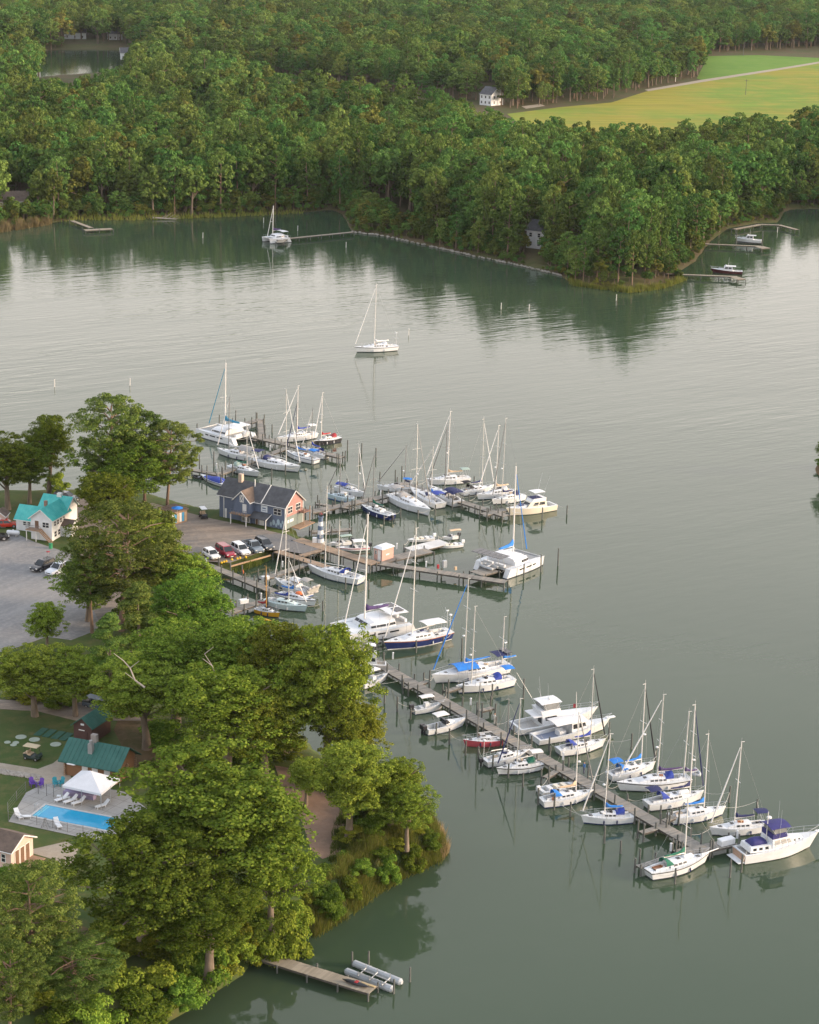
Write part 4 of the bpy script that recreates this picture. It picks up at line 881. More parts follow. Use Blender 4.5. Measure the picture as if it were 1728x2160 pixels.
def outboard(parent, x, y, z, cowl=BLACKH, s=1.0):
    mb = MB(); mb.loft([[(x + a * s, y + b * w_ * s, z + h * s) for a, b in ((-0.3, -1), (0.22, -1), (0.22, 1), (-0.3, 1))] for h, w_ in ((0.35, 0.15), (0.5, 0.22), (0.85, 0.2), (0.95, 0.12))])
    mb.box((x - 0.02, y, z - 0.05), (0.22 * s, 0.12 * s, 0.95 * s)); return mb.build('outboard', cowl, parent)
def dinghy(label, px, m, parent=None, loc=None, rz=0.0, ln=2.8, tilt=0.0, floor=COCKPIT, cat='dinghy', name='dinghy', group=None):
    if parent: e = bpy.data.objects.new('dinghy', None)
    else:
        e = empty(name, at(*px), rz, label, cat, group)
    r = ln * 0.075; w_ = ln * 0.22; pts = [(-ln / 2, -w_, 0), (-ln * 0.1, -w_, 0.0), (ln * 0.22, -w_ * 0.85, 0.03), (ln * 0.42, -w_ * 0.35, 0.08), (ln * 0.47, 0, 0.1), (ln * 0.42, w_ * 0.35, 0.08), (ln * 0.22, w_ * 0.85, 0.03), (-ln * 0.1, w_, 0), (-ln / 2, w_, 0)]
    M = Matrix.Rotation(tilt, 4, 'X') if tilt else Matrix.Identity(4)
    if parent: M = Matrix.Translation(loc) @ Matrix.Rotation(rz, 4, 'Z') @ M
    else: M = Matrix.Translation((0, 0, r * 0.6)) @ M
    T = lambda p: M @ Vector(p)
    mb = MB()
    for a, b in zip(pts[:-1], pts[1:]): mb.tube(T(a), T(b), r, n=8)
    if parent:
        e = mb.build('dinghy', m, parent, True); tgt = e
    else: mb.build('tube', m, e, True); tgt = e
    f = MB(); f.poly([T((a, b, -r * 0.4)) for a, b, c in pts]); f.build('floor', floor, tgt)
    s = MB(); s.loft([[T(p) for p in ((-ln * 0.1 + q, -w_, r * 0.2), (-ln * 0.1 + q, w_, r * 0.2), (-ln * 0.1 + q, w_, r * 0.55), (-ln * 0.1 + q, -w_, r * 0.55))] for q in (0, 0.25)]); s.build('thwart', WHITE, tgt)
    return e

def motor_hull(e, L, B, fb, hull=WHITE, boot=BOTTOM, bowk=1.5, transom=0.9, c0=0.05, c1=0.35, cw=0.8, depth=0.55, stripe=None, flare=0.16, ob=0.12, sole=None, full=2.6):
    hl = Hull(L, B, fb * bowk, fb, transom, ob, 0.0, flare, full, 0.38)
    hl.skin(lambda t: [-0.4, -0.2, 0.0, 0.10], 'bottom', boot, e)
    hi = lambda t: hl.h(t) - (0.16 if stripe else 0)
    hl.skin(lambda t: [0.10, 0.10 + (hi(t) - 0.10) * 0.5, hi(t)], 'hull', hull, e)
    if stripe: hl.skin(lambda t: [hl.h(t) - 0.16, hl.h(t)], 'rub_rail', stripe, e)
    hl.deck(e, DECKW, c0, c1, cw, depth, sole); return hl
def house(e, name, m, x0, x1, w0, w1, z0, z1, rf=0.3, rb=0.1, tw=0.88, wins=(), wm=None):
    """cabin block: base x0 (aft) to x1 (fore); rf, rb rake of front and back; wins = (side, u0, u1, v0, v1)"""
    mb = MB(); mb.frus(x0, x1, w0, w1, z0, z1, x0 + rb, x1 - rf, w0 * tw, w1 * tw); o = mb.build(name, m, e)
    q = {'R': [(x0, -w0, z0), (x1, -w1, z0), (x1 - rf, -w1 * tw, z1), (x0 + rb, -w0 * tw, z1)], 'L': [(x1, w1, z0), (x0, w0, z0), (x0 + rb, w0 * tw, z1), (x1 - rf, w1 * tw, z1)],
         'F': [(x1, -w1, z0), (x1, w1, z0), (x1 - rf, w1 * tw, z1), (x1 - rf, -w1 * tw, z1)], 'B': [(x0, w0, z0), (x0, -w0, z0), (x0 + rb, -w0 * tw, z1), (x0 + rb, w0 * tw, z1)]}
    for sd, u0, u1, v0, v1 in wins:
        for side in (('R', 'L') if sd == 'S' else (sd,)):
            a, b = (u0, u1) if side != 'L' else (1 - u1, 1 - u0)
            MB().patch(q[side], a, b, v0, v1, 0.02).build('window', wm or GLASS, o)
    return o
def motor(label, bow, stern, kind, hull=WHITE, boot=BOTTOM, canvas=NAVYC, B=None, name='motorboat', cat='motorboat', group='motorboats at the marina', stripe=None, L=None):
    e, L0 = place(name, bow, stern, label, cat, group); L = L or L0; BOATLOG.append((label[:40], round(L0, 1), kind))
    if kind == 'console':                                        # open boat with centre console and T-top
        B = B or L * 0.36; hl = motor_hull(e, L, B, 0.75, hull, boot, 1.45, c0=0.06, c1=0.84, cw=0.78, depth=0.5, stripe=stripe); z = hl.h(0.3)
        house(e, 'console', WHITE, -0.5, 0.5, 0.42, 0.38, z - 0.5, z + 0.65, 0.3, 0.05, 0.85, (('F', 0.1, 0.9, 0.6, 0.95),))
        canopy('t_top', canvas, e, -1.2, 0.9, B * 0.36, z + 1.75, 0.06, True, 0, z - 0.4)
        MB().box((-0.95, 0, z - 0.2), (0.45, 0.9, 0.6)).build('leaning_post', WHITE, e); MB().box((L * 0.28, 0, z - 0.3), (0.9, B * 0.4, 0.4)).build('bow_seat', DECKW, e)
        outboard(e, -L / 2 - 0.25, 0, 0.35, s=1.2); hl.rail(e, 0.45, 0.95, 0.25, 'bow_rail', 0.02)
    elif kind == 'cuddy':
        B = B or L * 0.35; hl = motor_hull(e, L, B, 0.85, hull, boot, 1.55, c0=0.06, c1=0.46, cw=0.78, depth=0.55, stripe=stripe); z = hl.h(0.45)
        house(e, 'cuddy_cabin', WHITE, 0.0, L * 0.36, B * 0.33, B * 0.14, z, z + 0.5, 1.0, 0.0, 0.8, (('S', 0.15, 0.6, 0.3, 0.75), ('B', 0.35, 0.65, 0.05, 0.9)))
        house(e, 'windscreen', GLASS, -0.25, 0.75, B * 0.35, B * 0.3, z + 0.25, z + 0.85, 0.6, 0.0, 0.85)
        canopy('hardtop', canvas, e, -1.6, 0.4, B * 0.37, z + 1.75, 0.06, True, 0.05, z)
        for y in (-0.35, 0.35): outboard(e, -L / 2 - 0.3, y, 0.35, s=1.15)
        MB().box((-1.0, 0.45, z - 0.2), (0.5, 0.5, 0.7)).build('helm_seat', WHITE, e); hl.rail(e, 0.5, 0.96, 0.4, 'bow_rail', 0.02)
    elif kind == 'runabout':                                     # bow rider with folding top
        B = B or L * 0.38; hl = motor_hull(e, L, B, 0.6, hull, boot, 1.25, c0=0.10, c1=0.80, cw=0.74, depth=0.42, stripe=stripe); z = hl.h(0.4)
        house(e, 'windscreen', GLASS, 0.1, 0.75, B * 0.4, B * 0.32, z, z + 0.42, 0.5, 0.0, 0.9)
        for y in (-0.5, 0.5): MB().box((-0.3, y, z - 0.1), (0.55, 0.5, 0.55)).build('seat', WHITE, e)
        MB().box((-L * 0.36, 0, z - 0.12), (0.7, B * 0.6, 0.45)).build('stern_bench', CREAM, e)
        if canvas: canopy('bimini', canvas, e, -1.9, 0.3, B * 0.42, z + 1.35, 0.14, True, 0.0, z)
        outboard(e, -L / 2 - 0.25, 0, 0.25)
    elif kind == 'covered':                                      # runabout under a fitted cover
        B = B or L * 0.37; hl = motor_hull(e, L, B, 0.65, hull, boot, 1.25, c0=0.12, c1=0.3, cw=0.7, depth=0.2, stripe=stripe); z = hl.h(0.4); rows = []
        for i in range(8):
            t = 0.12 + 0.72 * i / 7; hh = 0.62 * math.sin(math.pi * min(1, (i + 0.6) / 6.0)) ** 0.7 + 0.06; b = hl.bd(t) * 0.9
            rows.append([(hl.x(t, 1), b * math.cos(math.pi * j / 8), hl.h(t) + 0.02 + hh * math.sin(math.pi * j / 8)) for j in range(9)])
        mb = MB(); mb.quadgrid(rows); mb.poly(rows[0][::-1]); mb.poly(rows[-1]); mb.build('cover', canvas, e, True)
        MB().box((-L / 2 - 0.3, 0, 0.3), (0.6, B * 0.75, 0.08)).build('swim_platform', WHITE, e)
    elif kind == 'cruiser':                                      # cabin cruiser with flybridge
        B = B or L * 0.33; hl = motor_hull(e, L, B, 1.15, hull, boot, 1.5, c0=0.03, c1=0.24, cw=0.82, depth=0.5, stripe=stripe); z = hl.h(0.4)
        house(e, 'saloon', hull, -L * 0.26, L * 0.22, B * 0.40, B * 0.33, z - 0.05, z + 1.15, 1.3, 0.15, 0.88, (('S', 0.10, 0.42, 0.4, 0.85), ('S', 0.48, 0.74, 0.4, 0.85), ('F', 0.08, 0.92, 0.25, 0.85), ('B', 0.3, 0.7, 0.05, 0.85)))
        house(e, 'foredeck_trunk', WHITE, L * 0.1, L * 0.38, B * 0.28, B * 0.14, z + 0.1, z + 0.55, 0.6, 0.0, 0.85)
        house(e, 'flybridge', WHITE, -L * 0.24, L * 0.08, B * 0.36, B * 0.3, z + 1.15, z + 1.75, 0.35, 0.0, 1.04)
        MB().box((-L * 0.05, 0, z + 1.77), (L * 0.22, B * 0.56, 0.05)).build('flybridge_cover', canvas, e)
        canopy('hardtop', WHITE, e, -L * 0.22, L * 0.03, B * 0.33, z + 3.0, 0.08, True, 0.05, z + 1.7)
        an = MB(); [an.tube((-L * 0.2, y, z + 2.9), (-L * 0.3, y * 1.3, z + 6.0), 0.02, 0.008, 4) for y in (-B * 0.3, B * 0.3)]; an.build('antenna', WHITE, e)
        MB().box((L * 0.27, 0, z + 0.62), (1.0, 0.8, 0.5)).build('deck_box', canvas, e); hl.rail(e, 0.4, 0.97, 0.75, 'bow_rail', 0.02)
    elif kind == 'sportfish':
        B = B or L * 0.33; hl = motor_hull(e, L, B, 1.0, hull, boot, 1.9, c0=0.03, c1=0.30, cw=0.86, depth=0.5, stripe=stripe); z = hl.h(0.4)
        house(e, 'saloon', WHITE, -L * 0.20, L * 0.22, B * 0.42, B * 0.34, z, z + 1.3, 1.7, 0.0, 0.86, (('S', 0.12, 0.62, 0.42, 0.80), ('B', 0.1, 0.45, 0.3, 0.85), ('B', 0.55, 0.9, 0.05, 0.85)))
        MB().loft([[(L * 0.05, -B * .3, z + .3), (L * 0.05, B * .3, z + .3), (L * 0.05, B * .2, z + .75), (L * 0.05, -B * .2, z + .75)], [(L * 0.38, -B * .12, z + .55), (L * 0.38, B * .12, z + .55), (L * 0.38, B * .06, z + .7), (L * 0.38, -B * .06, z + .7)]]).build('foredeck_trunk', WHITE, e)
        canopy('cockpit_shade', WHITEC, e, -L * 0.31, -L * 0.19, B * 0.38, z + 1.3, 0.03, False)
        house(e, 'flybridge', WHITE, -L * 0.20, L * 0.07, B * 0.36, B * 0.3, z + 1.3, z + 2.0, 0.3, -0.25, 1.02)
        house(e, 'enclosure', CLEAR, -L * 0.17, L * 0.05, B * 0.31, B * 0.27, z + 2.0, z + 2.9, 0.25, 0.0, 0.97)
        canopy('hardtop', WHITE, e, -L * 0.21, L * 0.06, B * 0.34, z + 3.1, 0.10, True, 0.06, z + 2.0)
        an = MB(); [an.tube((-L * 0.12, y, z + 3.0), (-L * 0.14, y * 1.2, z + 6.2), 0.022, 0.008, 4) for y in (-B * 0.28, B * 0.28)]; an.build('antenna', WHITE, e)
        MB().blob((-L * 0.05, 0, z + 3.3), (0.3, 0.3, 0.18)).build('radar_dome', WHITE, e)
        orr = MB(); [orr.tube((-L * 0.1, y, z + 0.8), (-L * 0.36, y * 1.9, z + 6.5), 0.03, 0.012, 4) for y in (-B * 0.42, B * 0.42)]; orr.build('outrigger', WHITE, e); hl.rail(e, 0.45, 0.97, 0.7, 'bow_rail', 0.022)
        ld = MB(); [ld.tube((-L * 0.21, 0.7 + d, z - 0.4), (-L * 0.14, 0.7 + d, z + 1.4), 0.025, n=4) for d in (0, 0.4)]; [ld.tube((-L * 0.21 + L * 0.07 * k / 6, 0.7, z - 0.4 + 1.8 * k / 6), (-L * 0.21 + L * 0.07 * k / 6, 1.1, z - 0.4 + 1.8 * k / 6), 0.025, n=4) for k in range(1, 6)]; ld.build('ladder', STEEL, e)
    elif kind == 'workboat':                                     # long open cockpit, pilot house, big awning
        B = B or L * 0.30; hl = motor_hull(e, L, B, 0.85, hull, boot, 2.1, c0=0.03, c1=0.48, cw=0.84, depth=0.5, stripe=stripe, sole=mat('blue_deck', (0.20, 0.24, 0.34), 0.7, 0.1)); z = hl.h(0.45)
        house(e, 'pilot_house', WHITE, -L * 0.02, L * 0.24, B * 0.38, B * 0.28, z, z + 1.35, 0.5, 0.0, 0.9, (('S', 0.08, 0.36, 0.35, 0.85), ('S', 0.42, 0.66, 0.35, 0.85), ('S', 0.72, 0.92, 0.4, 0.8), ('F', 0.08, 0.92, 0.4, 0.85)))
        house(e, 'trunk', WHITE, L * 0.18, L * 0.36, B * 0.24, B * 0.1, z + 0.15, z + 0.75, 0.5, 0.0, 0.8)
        canopy('awning', WHITEC, e, -L * 0.26, L * 0.2, B * 0.44, z + 1.75, 0.18, True, 0.0, z - 0.4)
        MB().box((-L * 0.12, 0, z - 0.2), (1.1, 1.3, 0.75)).build('engine_box', WHITE, e)
        an = MB(); an.tube((L * 0.12, 0.3, z + 1.7), (L * 0.10, 0.3, z + 5.4), 0.05, 0.03, 5); an.build('antenna', MASTW, e)
        fl = MB(); fl.loft([[(L * .1, .3, z + 3.0), (L * .1, .32, z + 3.0), (L * .1, .32, z + 3.6), (L * .1, .3, z + 3.6)], [(L * .1 - .1, .75, z + 2.85), (L * .1 - .1, .77, z + 2.85), (L * .1 - .1, .77, z + 3.45), (L * .1 - .1, .75, z + 3.45)]]); fl.build('flag', REDC, e)
        hl.rail(e, 0.6, 0.97, 0.5, 'bow_rail', 0.02); MB().frus(L * 0.5 + 0.6, L * 0.5 + 2.0, 0.35, 0.22, hl.h(1) - 0.05, hl.h(1) + 0.07, L * 0.5 + 0.6, L * 0.5 + 2.0, 0.35, 0.22).build('bow_pulpit', WHITE, e)
    elif kind == 'trawler':
        B = B or L * 0.335; hl = motor_hull(e, L, B, 1.25, hull, boot, 1.65, c0=0.02, c1=0.16, cw=0.84, depth=0.4, stripe=None, flare=0.1); z = hl.h(0.4)
        mb = MB(); mb.patch([(hl.x(0, .2) - .01, hl.b(0, .2), .2), (hl.x(0, .2) - .01, -hl.b(0, .2), .2), (hl.x(0, 1.2) - .01, -hl.b(0, 1.2), 1.22), (hl.x(0, 1.2) - .01, hl.b(0, 1.2), 1.22)], .03, .97, .05, .95, .02); mb.build('transom', mat('faded_teak', (0.42, 0.28, 0.20), 0.6, 0.2, 4), e)
        MB().box((-L / 2 - 0.45, 0, 0.28), (0.9, B * 0.8, 0.08)).build('swim_platform', DECKW, e)
        house(e, 'aft_cabin', hull, -L * 0.42, -L * 0.12, B * 0.36, B * 0.40, z, z + 0.7, 0.0, 0.1, 0.9, (('S', 0.12, 0.27, 0.3, 0.75), ('S', 0.40, 0.55, 0.3, 0.75), ('S', 0.68, 0.83, 0.3, 0.75)))
        MB().loft([[(-L * .38 + L * .22 * i / 4, B * .24 * math.cos(math.pi * j / 6), z + .7 + (.35 + .35 * (i in (1, 2, 3))) * math.sin(math.pi * j / 6)) for j in range(7)] for i in range(5)]).build('covered_dinghy', canvas, e, True)
        house(e, 'saloon', hull, -L * 0.12, L * 0.24, B * 0.41, B * 0.33, z, z + 1.35, 0.9, 0.0, 0.93, (('S', 0.10, 0.36, 0.42, 0.85), ('S', 0.42, 0.66, 0.42, 0.85), ('S', 0.71, 0.86, 0.42, 0.8), ('F', 0.06, 0.94, 0.35, 0.85)), mat('shaded_window', (0.45, 0.43, 0.40), 0.4, 0.1))
        house(e, 'foredeck_trunk', hull, L * 0.18, L * 0.38, B * 0.27, B * 0.15, z + 0.15, z + 0.75, 0.3, 0.0, 0.85, (('S', 0.2, 0.35, 0.4, 0.75), ('S', 0.6, 0.75, 0.4, 0.75)))
        house(e, 'flybridge', canvas, -L * 0.12, L * 0.10, B * 0.37, B * 0.32, z + 1.35, z + 2.0, 0.2, 0.0, 1.03)
        house(e, 'enclosure', CLEAR, -L * 0.10, L * 0.09, B * 0.35, B * 0.3, z + 2.0, z + 2.75, 0.15, 0.05, 0.96)
        canopy('bimini', canvas, e, -L * 0.15, L * 0.13, B * 0.38, z + 3.05, 0.28, True, 0.0, z + 1.9)
        ml = MB(); ml.tube((-L * 0.13, 0, z), (-L * 0.13, 0, z + 4.6), 0.07, 0.05, 6); ml.build('mast', MASTW, e); an = MB(); [an.tube((L * q, y, z + 1.4), (L * q, y, z + 5.2), 0.02, 0.01, 4) for q, y in ((-.02, -B * .36), (.1, B * .34))]; an.build('antenna', WHITE, e)
        MB().blob((-L * 0.10, 0.2, z + 3.7), (0.35, 0.35, 0.2)).build('radar_dome', WHITE, e); hl.rail(e, 0.30, 0.98, 0.85, 'bow_rail', 0.022)
        sp = MB(); sp.box((L * 0.5 + 1.6, 0, hl.h(1) + 0.05), (1.6, 0.5, 0.1)); sp.build('bow_pulpit', WHITE, e)
    elif kind == 'pilot':                                        # small cabin boat
        B = B or L * 0.34; hl = motor_hull(e, L, B, 0.95, hull, boot, 1.5, c0=0.03, c1=0.3, cw=0.82, depth=0.5, stripe=stripe); z = hl.h(0.4)
        house(e, 'cabin', WHITE, -L * 0.15, L * 0.2, B * 0.38, B * 0.32, z, z + 1.3, 0.6, 0.0, 0.9, (('S', 0.1, 0.45, 0.4, 0.85), ('S', 0.52, 0.85, 0.4, 0.85), ('F', 0.08, 0.92, 0.35, 0.85)))
        house(e, 'trunk', WHITE, L * 0.15, L * 0.36, B * 0.26, B * 0.13, z + 0.1, z + 0.6, 0.4, 0.0, 0.8)
        MB().box((-L * 0.1, 0, z + 1.36), (L * 0.34, B * 0.76, 0.08)).build('roof', WHITE, e); an = MB(); an.tube((0, 0.3, z + 1.3), (-0.2, 0.3, z + 4.2), 0.025, 0.01, 4); an.build('antenna', WHITE, e)
        MB().blob((L * 0.08, 0, z + 1.55), (0.3, 0.3, 0.2)).build('radar_dome', WHITE, e); hl.rail(e, 0.35, 0.97, 0.6, 'bow_rail', 0.02)
    elif kind == 'ribboat':
        B = B or L * 0.4; hl = motor_hull(e, L, B, 0.55, hull, boot, 1.2, c0=0.1, c1=0.82, cw=0.72, depth=0.4); z = hl.h(0.4)
        for i, xx in enumerate((-L * .22, 0.0, L * .2)): MB().box((xx, 0, z - 0.02), (0.6, B * 0.5, 0.5)).build('seat', CREAM if i else WHITE, e)
        outboard(e, -L / 2 - 0.2, 0, 0.3, WHITE)
    return e, hl

def catamaran(label, bow, stern, bw, mast, cover, solar=False, tramp=True, roofm=WHITE, group='sailing catamarans', dinghym=None, davit=False, winm=GLASS, hard=True, hullwin=True, solartop=False):
    e, L = place('catamaran', bow, stern, label, 'catamaran', group); BOATLOG.append((label[:40], round(L, 1), 'cat'))
    hb = 1.55
    for sg in (-1, 1):
        for zf, nm, m in ((lambda t: [-0.4, -0.2, 0, 0.15], 'bottom', BOTTOM), (lambda t: [0.15, 0.7, hb + 0.15 * t], 'hull', WHITE)):
            mb = MB(); T = [0, .05, .12, .25, .4, .55, .7, .82, .91, .97, 1.0]
            def bb(t, z): f = (0.8 + 0.2 * math.sin(math.pi / 2 * min(1, t / .4))) if t < .4 else 1 - ((t - .4) / .6) ** 2.6; return max(0.03, 0.72 * f * (0.82 + 0.18 * max(0, z) / hb))
            def xx(t, z): return (-0.5 + t) * L + (0.25 * max(0, z) / hb) * max(0, (t - .7) / .3) + (max(0, z) / hb) * 0.9 * max(0, (0.12 - t) / 0.12)
            for s2 in (-1, 1):
                rows = [[(xx(t, z), sg * bw / 2 + s2 * bb(t, z), z) for z in zf(t)][::s2] for t in T]; mb.quadgrid(rows)
            mb.poly([(xx(0, z), sg * bw / 2 - bb(0, z), z) for z in zf(0)] + [(xx(0, z), sg * bw / 2 + bb(0, z), z) for z in zf(0)[::-1]]); ho = mb.build(nm, m, e, True)
        dk = MB(); dk.quadgrid([[(xx(t, hb), sg * bw / 2 - bb(t, hb), hb + .15 * t), (xx(t, hb), sg * bw / 2 + bb(t, hb), hb + .15 * t)] for t in T]); dk.build('deck', DECKW, e)
        if hullwin:
            wv = MB()
            for t0, t1 in ((0.30, 0.44), (0.48, 0.62), (0.66, 0.74)):
                for s2 in (-1, 1):
                    if s2 * sg < 0: continue
                    q = [(xx(t0, 1), sg * bw / 2 + s2 * bb(t0, 1.0), 0.95), (xx(t1, 1), sg * bw / 2 + s2 * bb(t1, 1.0), 0.98), (xx(t1, 1), sg * bw / 2 + s2 * bb(t1, 1.2), 1.22), (xx(t0, 1), sg * bw / 2 + s2 * bb(t0, 1.2), 1.22)]
                    wv.patch(q if s2 < 0 else q[::-1], 0, 1, 0, 1, 0.02)
            wv.build('hull_window', winm, e)
    MB().box((-L * 0.08, 0, hb - 0.25), (L * 0.62, bw - 0.9, 0.5)).build('bridgedeck', WHITE, e)
    cw = bw * 0.5 - 0.05; z = hb; rows = []
    xs = [(-L * .20, .96, 1.0), (-L * .05, 1.0, 1.0), (L * .10, .96, 0.95), (L * .17, .86, .78), (L * .22, .72, .45), (L * .245, .6, 0.08)]
    for x, wk, hk in xs: rows.append([(x, cw * wk * a, z + 1.15 * hk * b) for a, b in ((-1, 0), (-.93, .55), (-.8, .92), (-.4, 1.06), (.4, 1.06), (.8, .92), (.93, .55), (1, 0))])
    co = MB(); co.loft(rows); coach = co.build('coachroof', roofm, e)
    gw = MB()
    for (x0, w0, h0), (x1, w1, h1) in ((xs[0], xs[1]), (xs[1], xs[2]), (xs[2], xs[3])):
        for sg in (-1, 1):
            q = [(x0, sg * cw * w0 * .985, z + 1.15 * h0 * .25), (x1, sg * cw * w1 * .985, z + 1.15 * h1 * .25), (x1, sg * cw * w1 * .93, z + 1.15 * h1 * .62), (x0, sg * cw * w0 * .93, z + 1.15 * h0 * .62)]
            gw.patch(q if sg < 0 else q[::-1], .06, .94, .05, .95, 0.035)
    q = [(xs[4][0], -cw * .55, z + 1.15 * .42), (xs[4][0], cw * .55, z + 1.15 * .42), (xs[3][0], cw * .6, z + 1.15 * .8), (xs[3][0], -cw * .6, z + 1.15 * .8)]
    for u0, u1 in ((.02, .31), (.35, .65), (.69, .98)): gw.patch(q, u0, u1, .08, .8, .07)
    gw.build('window', winm, coach)
    # cockpit, hard top, steps
    ck = MB(); ck.box((-L * 0.30, 0, hb + 0.02), (L * 0.2, bw - 1.0, 0.06)); ck.build('cockpit_sole', COCKPIT, e)
    sb = MB(); [sb.box((-L * 0.39, y, hb + 0.25), (0.5, bw * 0.3, 0.5)) for y in (-bw * .2, bw * .2)]; sb.build('cockpit_seat', WHITE, e)
    if hard:
        canopy('hardtop', roofm, e, -L * 0.40, -L * 0.12, cw * 0.9, z + 2.05, 0.10, True, 0.05, z + 0.3)
    if tramp:
        tr = MB(); tr.box((L * 0.36, 0, hb - 0.05), (L * 0.22, bw - 1.1, 0.04)); tr.build('trampoline', mat('netting_grey', (0.30, 0.31, 0.31), 0.8, 0.1), e); cb = MB(); cb.tube((L * 0.475, -bw / 2, hb + 0.08), (L * 0.475, bw / 2, hb + 0.08), 0.12, n=7); cb.build('crossbeam', ALU, e)
    else: MB().box((L * 0.36, 0, hb - 0.02), (L * 0.24, bw - 0.9, 0.1)).build('foredeck', DECKW, e)
    if mast:
        mx = boat_x(e, mast[0], z + 1.3); mx = max(-L * .05, min(L * .2, mx)); c, s_ = math.cos(e.rotation_euler.z), math.sin(e.rotation_euler.z); H = min(24, rise(e.location + Vector((mx * c, mx * s_, 0)), mast[1]))
        mt = MB(); mt.tube((mx, 0, z + 1.1), (mx - 0.2, 0, H), 0.15, 0.11, 8); mt.tube((mx - .2, 0, H), (mx - .2, 0, H + .7), .012, n=3); m_ = mt.build('mast', MASTW, e)
        sp = MB(); wr = []
        for lv in (0.5,):
            zz = z + (H - z) * lv; sp.path([(mx + .5, -1.0, zz), (mx, 0, zz), (mx + .5, 1.0, zz)], .045, 4)
        sp.build('spreaders', MASTW, m_)
        for sg in (-1, 1): wr += [((mx - L * .1, sg * bw * .52, hb), (mx - .1, 0, H * .93)), ((L * .46, sg * bw / 2, hb + .2), (L * .46, 0, hb + 0.3))]
        wires(e, wr); fs = MB(); a, b = Vector((L * .46, 0, hb + .4)), Vector((mx - .1, 0, H * .95)); fs.tube(a.lerp(b, .03), a.lerp(b, .96), .10, .06, 6); fs.build('furled_jib', cover if cover in (BLUEC, TEALC) else WHITEC, e)
        furled_boom(m_, (mx - .15, 0, z + 2.3), L * .36, cover, .04, WHITE, 0.34)
    rl = MB()
    for sg in (-1, 1):
        pts = []
        for i in range(8): x = L * (-.42 + .86 * i / 7); p = Vector((x, sg * (bw / 2 + .55 * (1 if i < 6 else .6)), hb)); pts.append(p + Vector((0, 0, .65))); rl.tube(p, pts[-1], .016, n=4)
        rl.path(pts, .016, 4)
    rl.build('lifelines', STEEL, e)
    if davit:
        dv = MB(); [dv.path([(-L * .42, y, hb + .3), (-L * .46, y, hb + 2.0), (-L * .60, y, hb + 2.0)], .05, 5) for y in (-1.2, 1.2)]; dv.build('davits', STEEL, e)
        dinghy(None, None, GREYRIB, parent=e, loc=(-L * .54, 0.2, hb + 0.1), rz=math.pi / 2, ln=3.4)
    if solar:
        for k in range(6): y = -bw * .42 + bw * .84 * k / 5; sp = MB(); sp.box((-L * .50, y, hb + 2.35), (2.6, bw * .84 / 5 - .15, .05)); sp.build('solar_panel', SOLAR, e)
        fr = MB(); [fr.tube((-L * .50 + d, -bw * .5, hb + 2.3), (-L * .50 + d, bw * .5, hb + 2.3), .035, n=5) for d in (-1.3, 0, 1.3)]; [fr.tube((-L * .42, y, hb), (-L * .50, y, hb + 2.3), .04, n=5) for y in (-bw * .4, bw * .4)]; fr.build('panel_frame', STEEL, e)
    if solartop:
        for k in range(2): MB().box((-L * .30, -cw * .4 + cw * .8 * k, z + 2.12), (1.5, cw * .6, .05)).build('solar_panel', SOLAR, e)
    return e
# ------------------------------------------------------------------ docks
def plank_mat(name, cols):
    m, nt, out = new_mat(name); b = N(nt, 'ShaderNodeBsdfPrincipled', Roughness=0.9); b.inputs['Specular IOR Level'].default_value = 0.2
    g = N(nt, 'ShaderNodeNewGeometry'); rp = N(nt, 'ShaderNodeValToRGB'); rp.color_ramp.elements[0].color = (*cols[0], 1); rp.color_ramp.elements[1].color = (*cols[-1], 1)
    for i, c in enumerate(cols[1:-1]): rp.color_ramp.elements.new((i + 1) / (len(cols) - 1)).color = (*c, 1)
    nz = N(nt, 'ShaderNodeTexNoise', Scale=0.35, Detail=4.0); nt.links.new(g.outputs['Position'], nz.inputs['Vector'])
    md = N(nt, 'ShaderNodeMath', operation='MULTIPLY_ADD'); md.inputs[1].default_value = 0.5; nt.links.new(g.outputs['Random Per Island'], md.inputs[0])
    m2 = N(nt, 'ShaderNodeMath', operation='MULTIPLY_ADD'); m2.inputs[1].default_value = 1.2; m2.inputs[2].default_value = -0.35; nt.links.new(nz.outputs['Fac'], m2.inputs[0]); nt.links.new(m2.outputs[0], md.inputs[2])
    nt.links.new(md.outputs[0], rp.inputs[0]); nt.links.new(rp.outputs[0], b.inputs['Base Color']); nt.links.new(b.outputs[0], out.inputs['Surface']); return m
DK_GREY = plank_mat('weathered_boards', [(0.15, 0.145, 0.135), (0.23, 0.22, 0.20), (0.30, 0.28, 0.25), (0.38, 0.31, 0.235)])
DK_WARM = plank_mat('warm_boards', [(0.24, 0.18, 0.13), (0.32, 0.24, 0.175), (0.40, 0.29, 0.205)])
DK_PALE = plank_mat('pale_boards', [(0.26, 0.23, 0.18), (0.33, 0.29, 0.23), (0.42, 0.37, 0.30)])
def pile_mesh(h, r=0.125):
    mb = MB(); mb.loft([[(rr * math.cos(2 * math.pi * j / 8), rr * math.sin(2 * math.pi * j / 8), z) for j in range(8)] for z, rr in ((-1.0, r * 1.08), (0.5, r), (h - 0.05, r * 0.94), (h, r * 0.8))]); return mb.mesh('piling', PILE, False)
PILES = [pile_mesh(h) for h in (1.9, 2.2, 2.5, 2.9)]
THIN = [pile_mesh(h, 0.11) for h in (1.5, 1.8)]
def link_mesh(me, name, loc, parent=None, rz=0.0):
    o = bpy.data.objects.new(name, me); col.objects.link(o); o.location = loc; o.rotation_euler = (random.uniform(-.02, .02), random.uniform(-.02, .02), rz)
    if parent: o.parent = parent
    return o
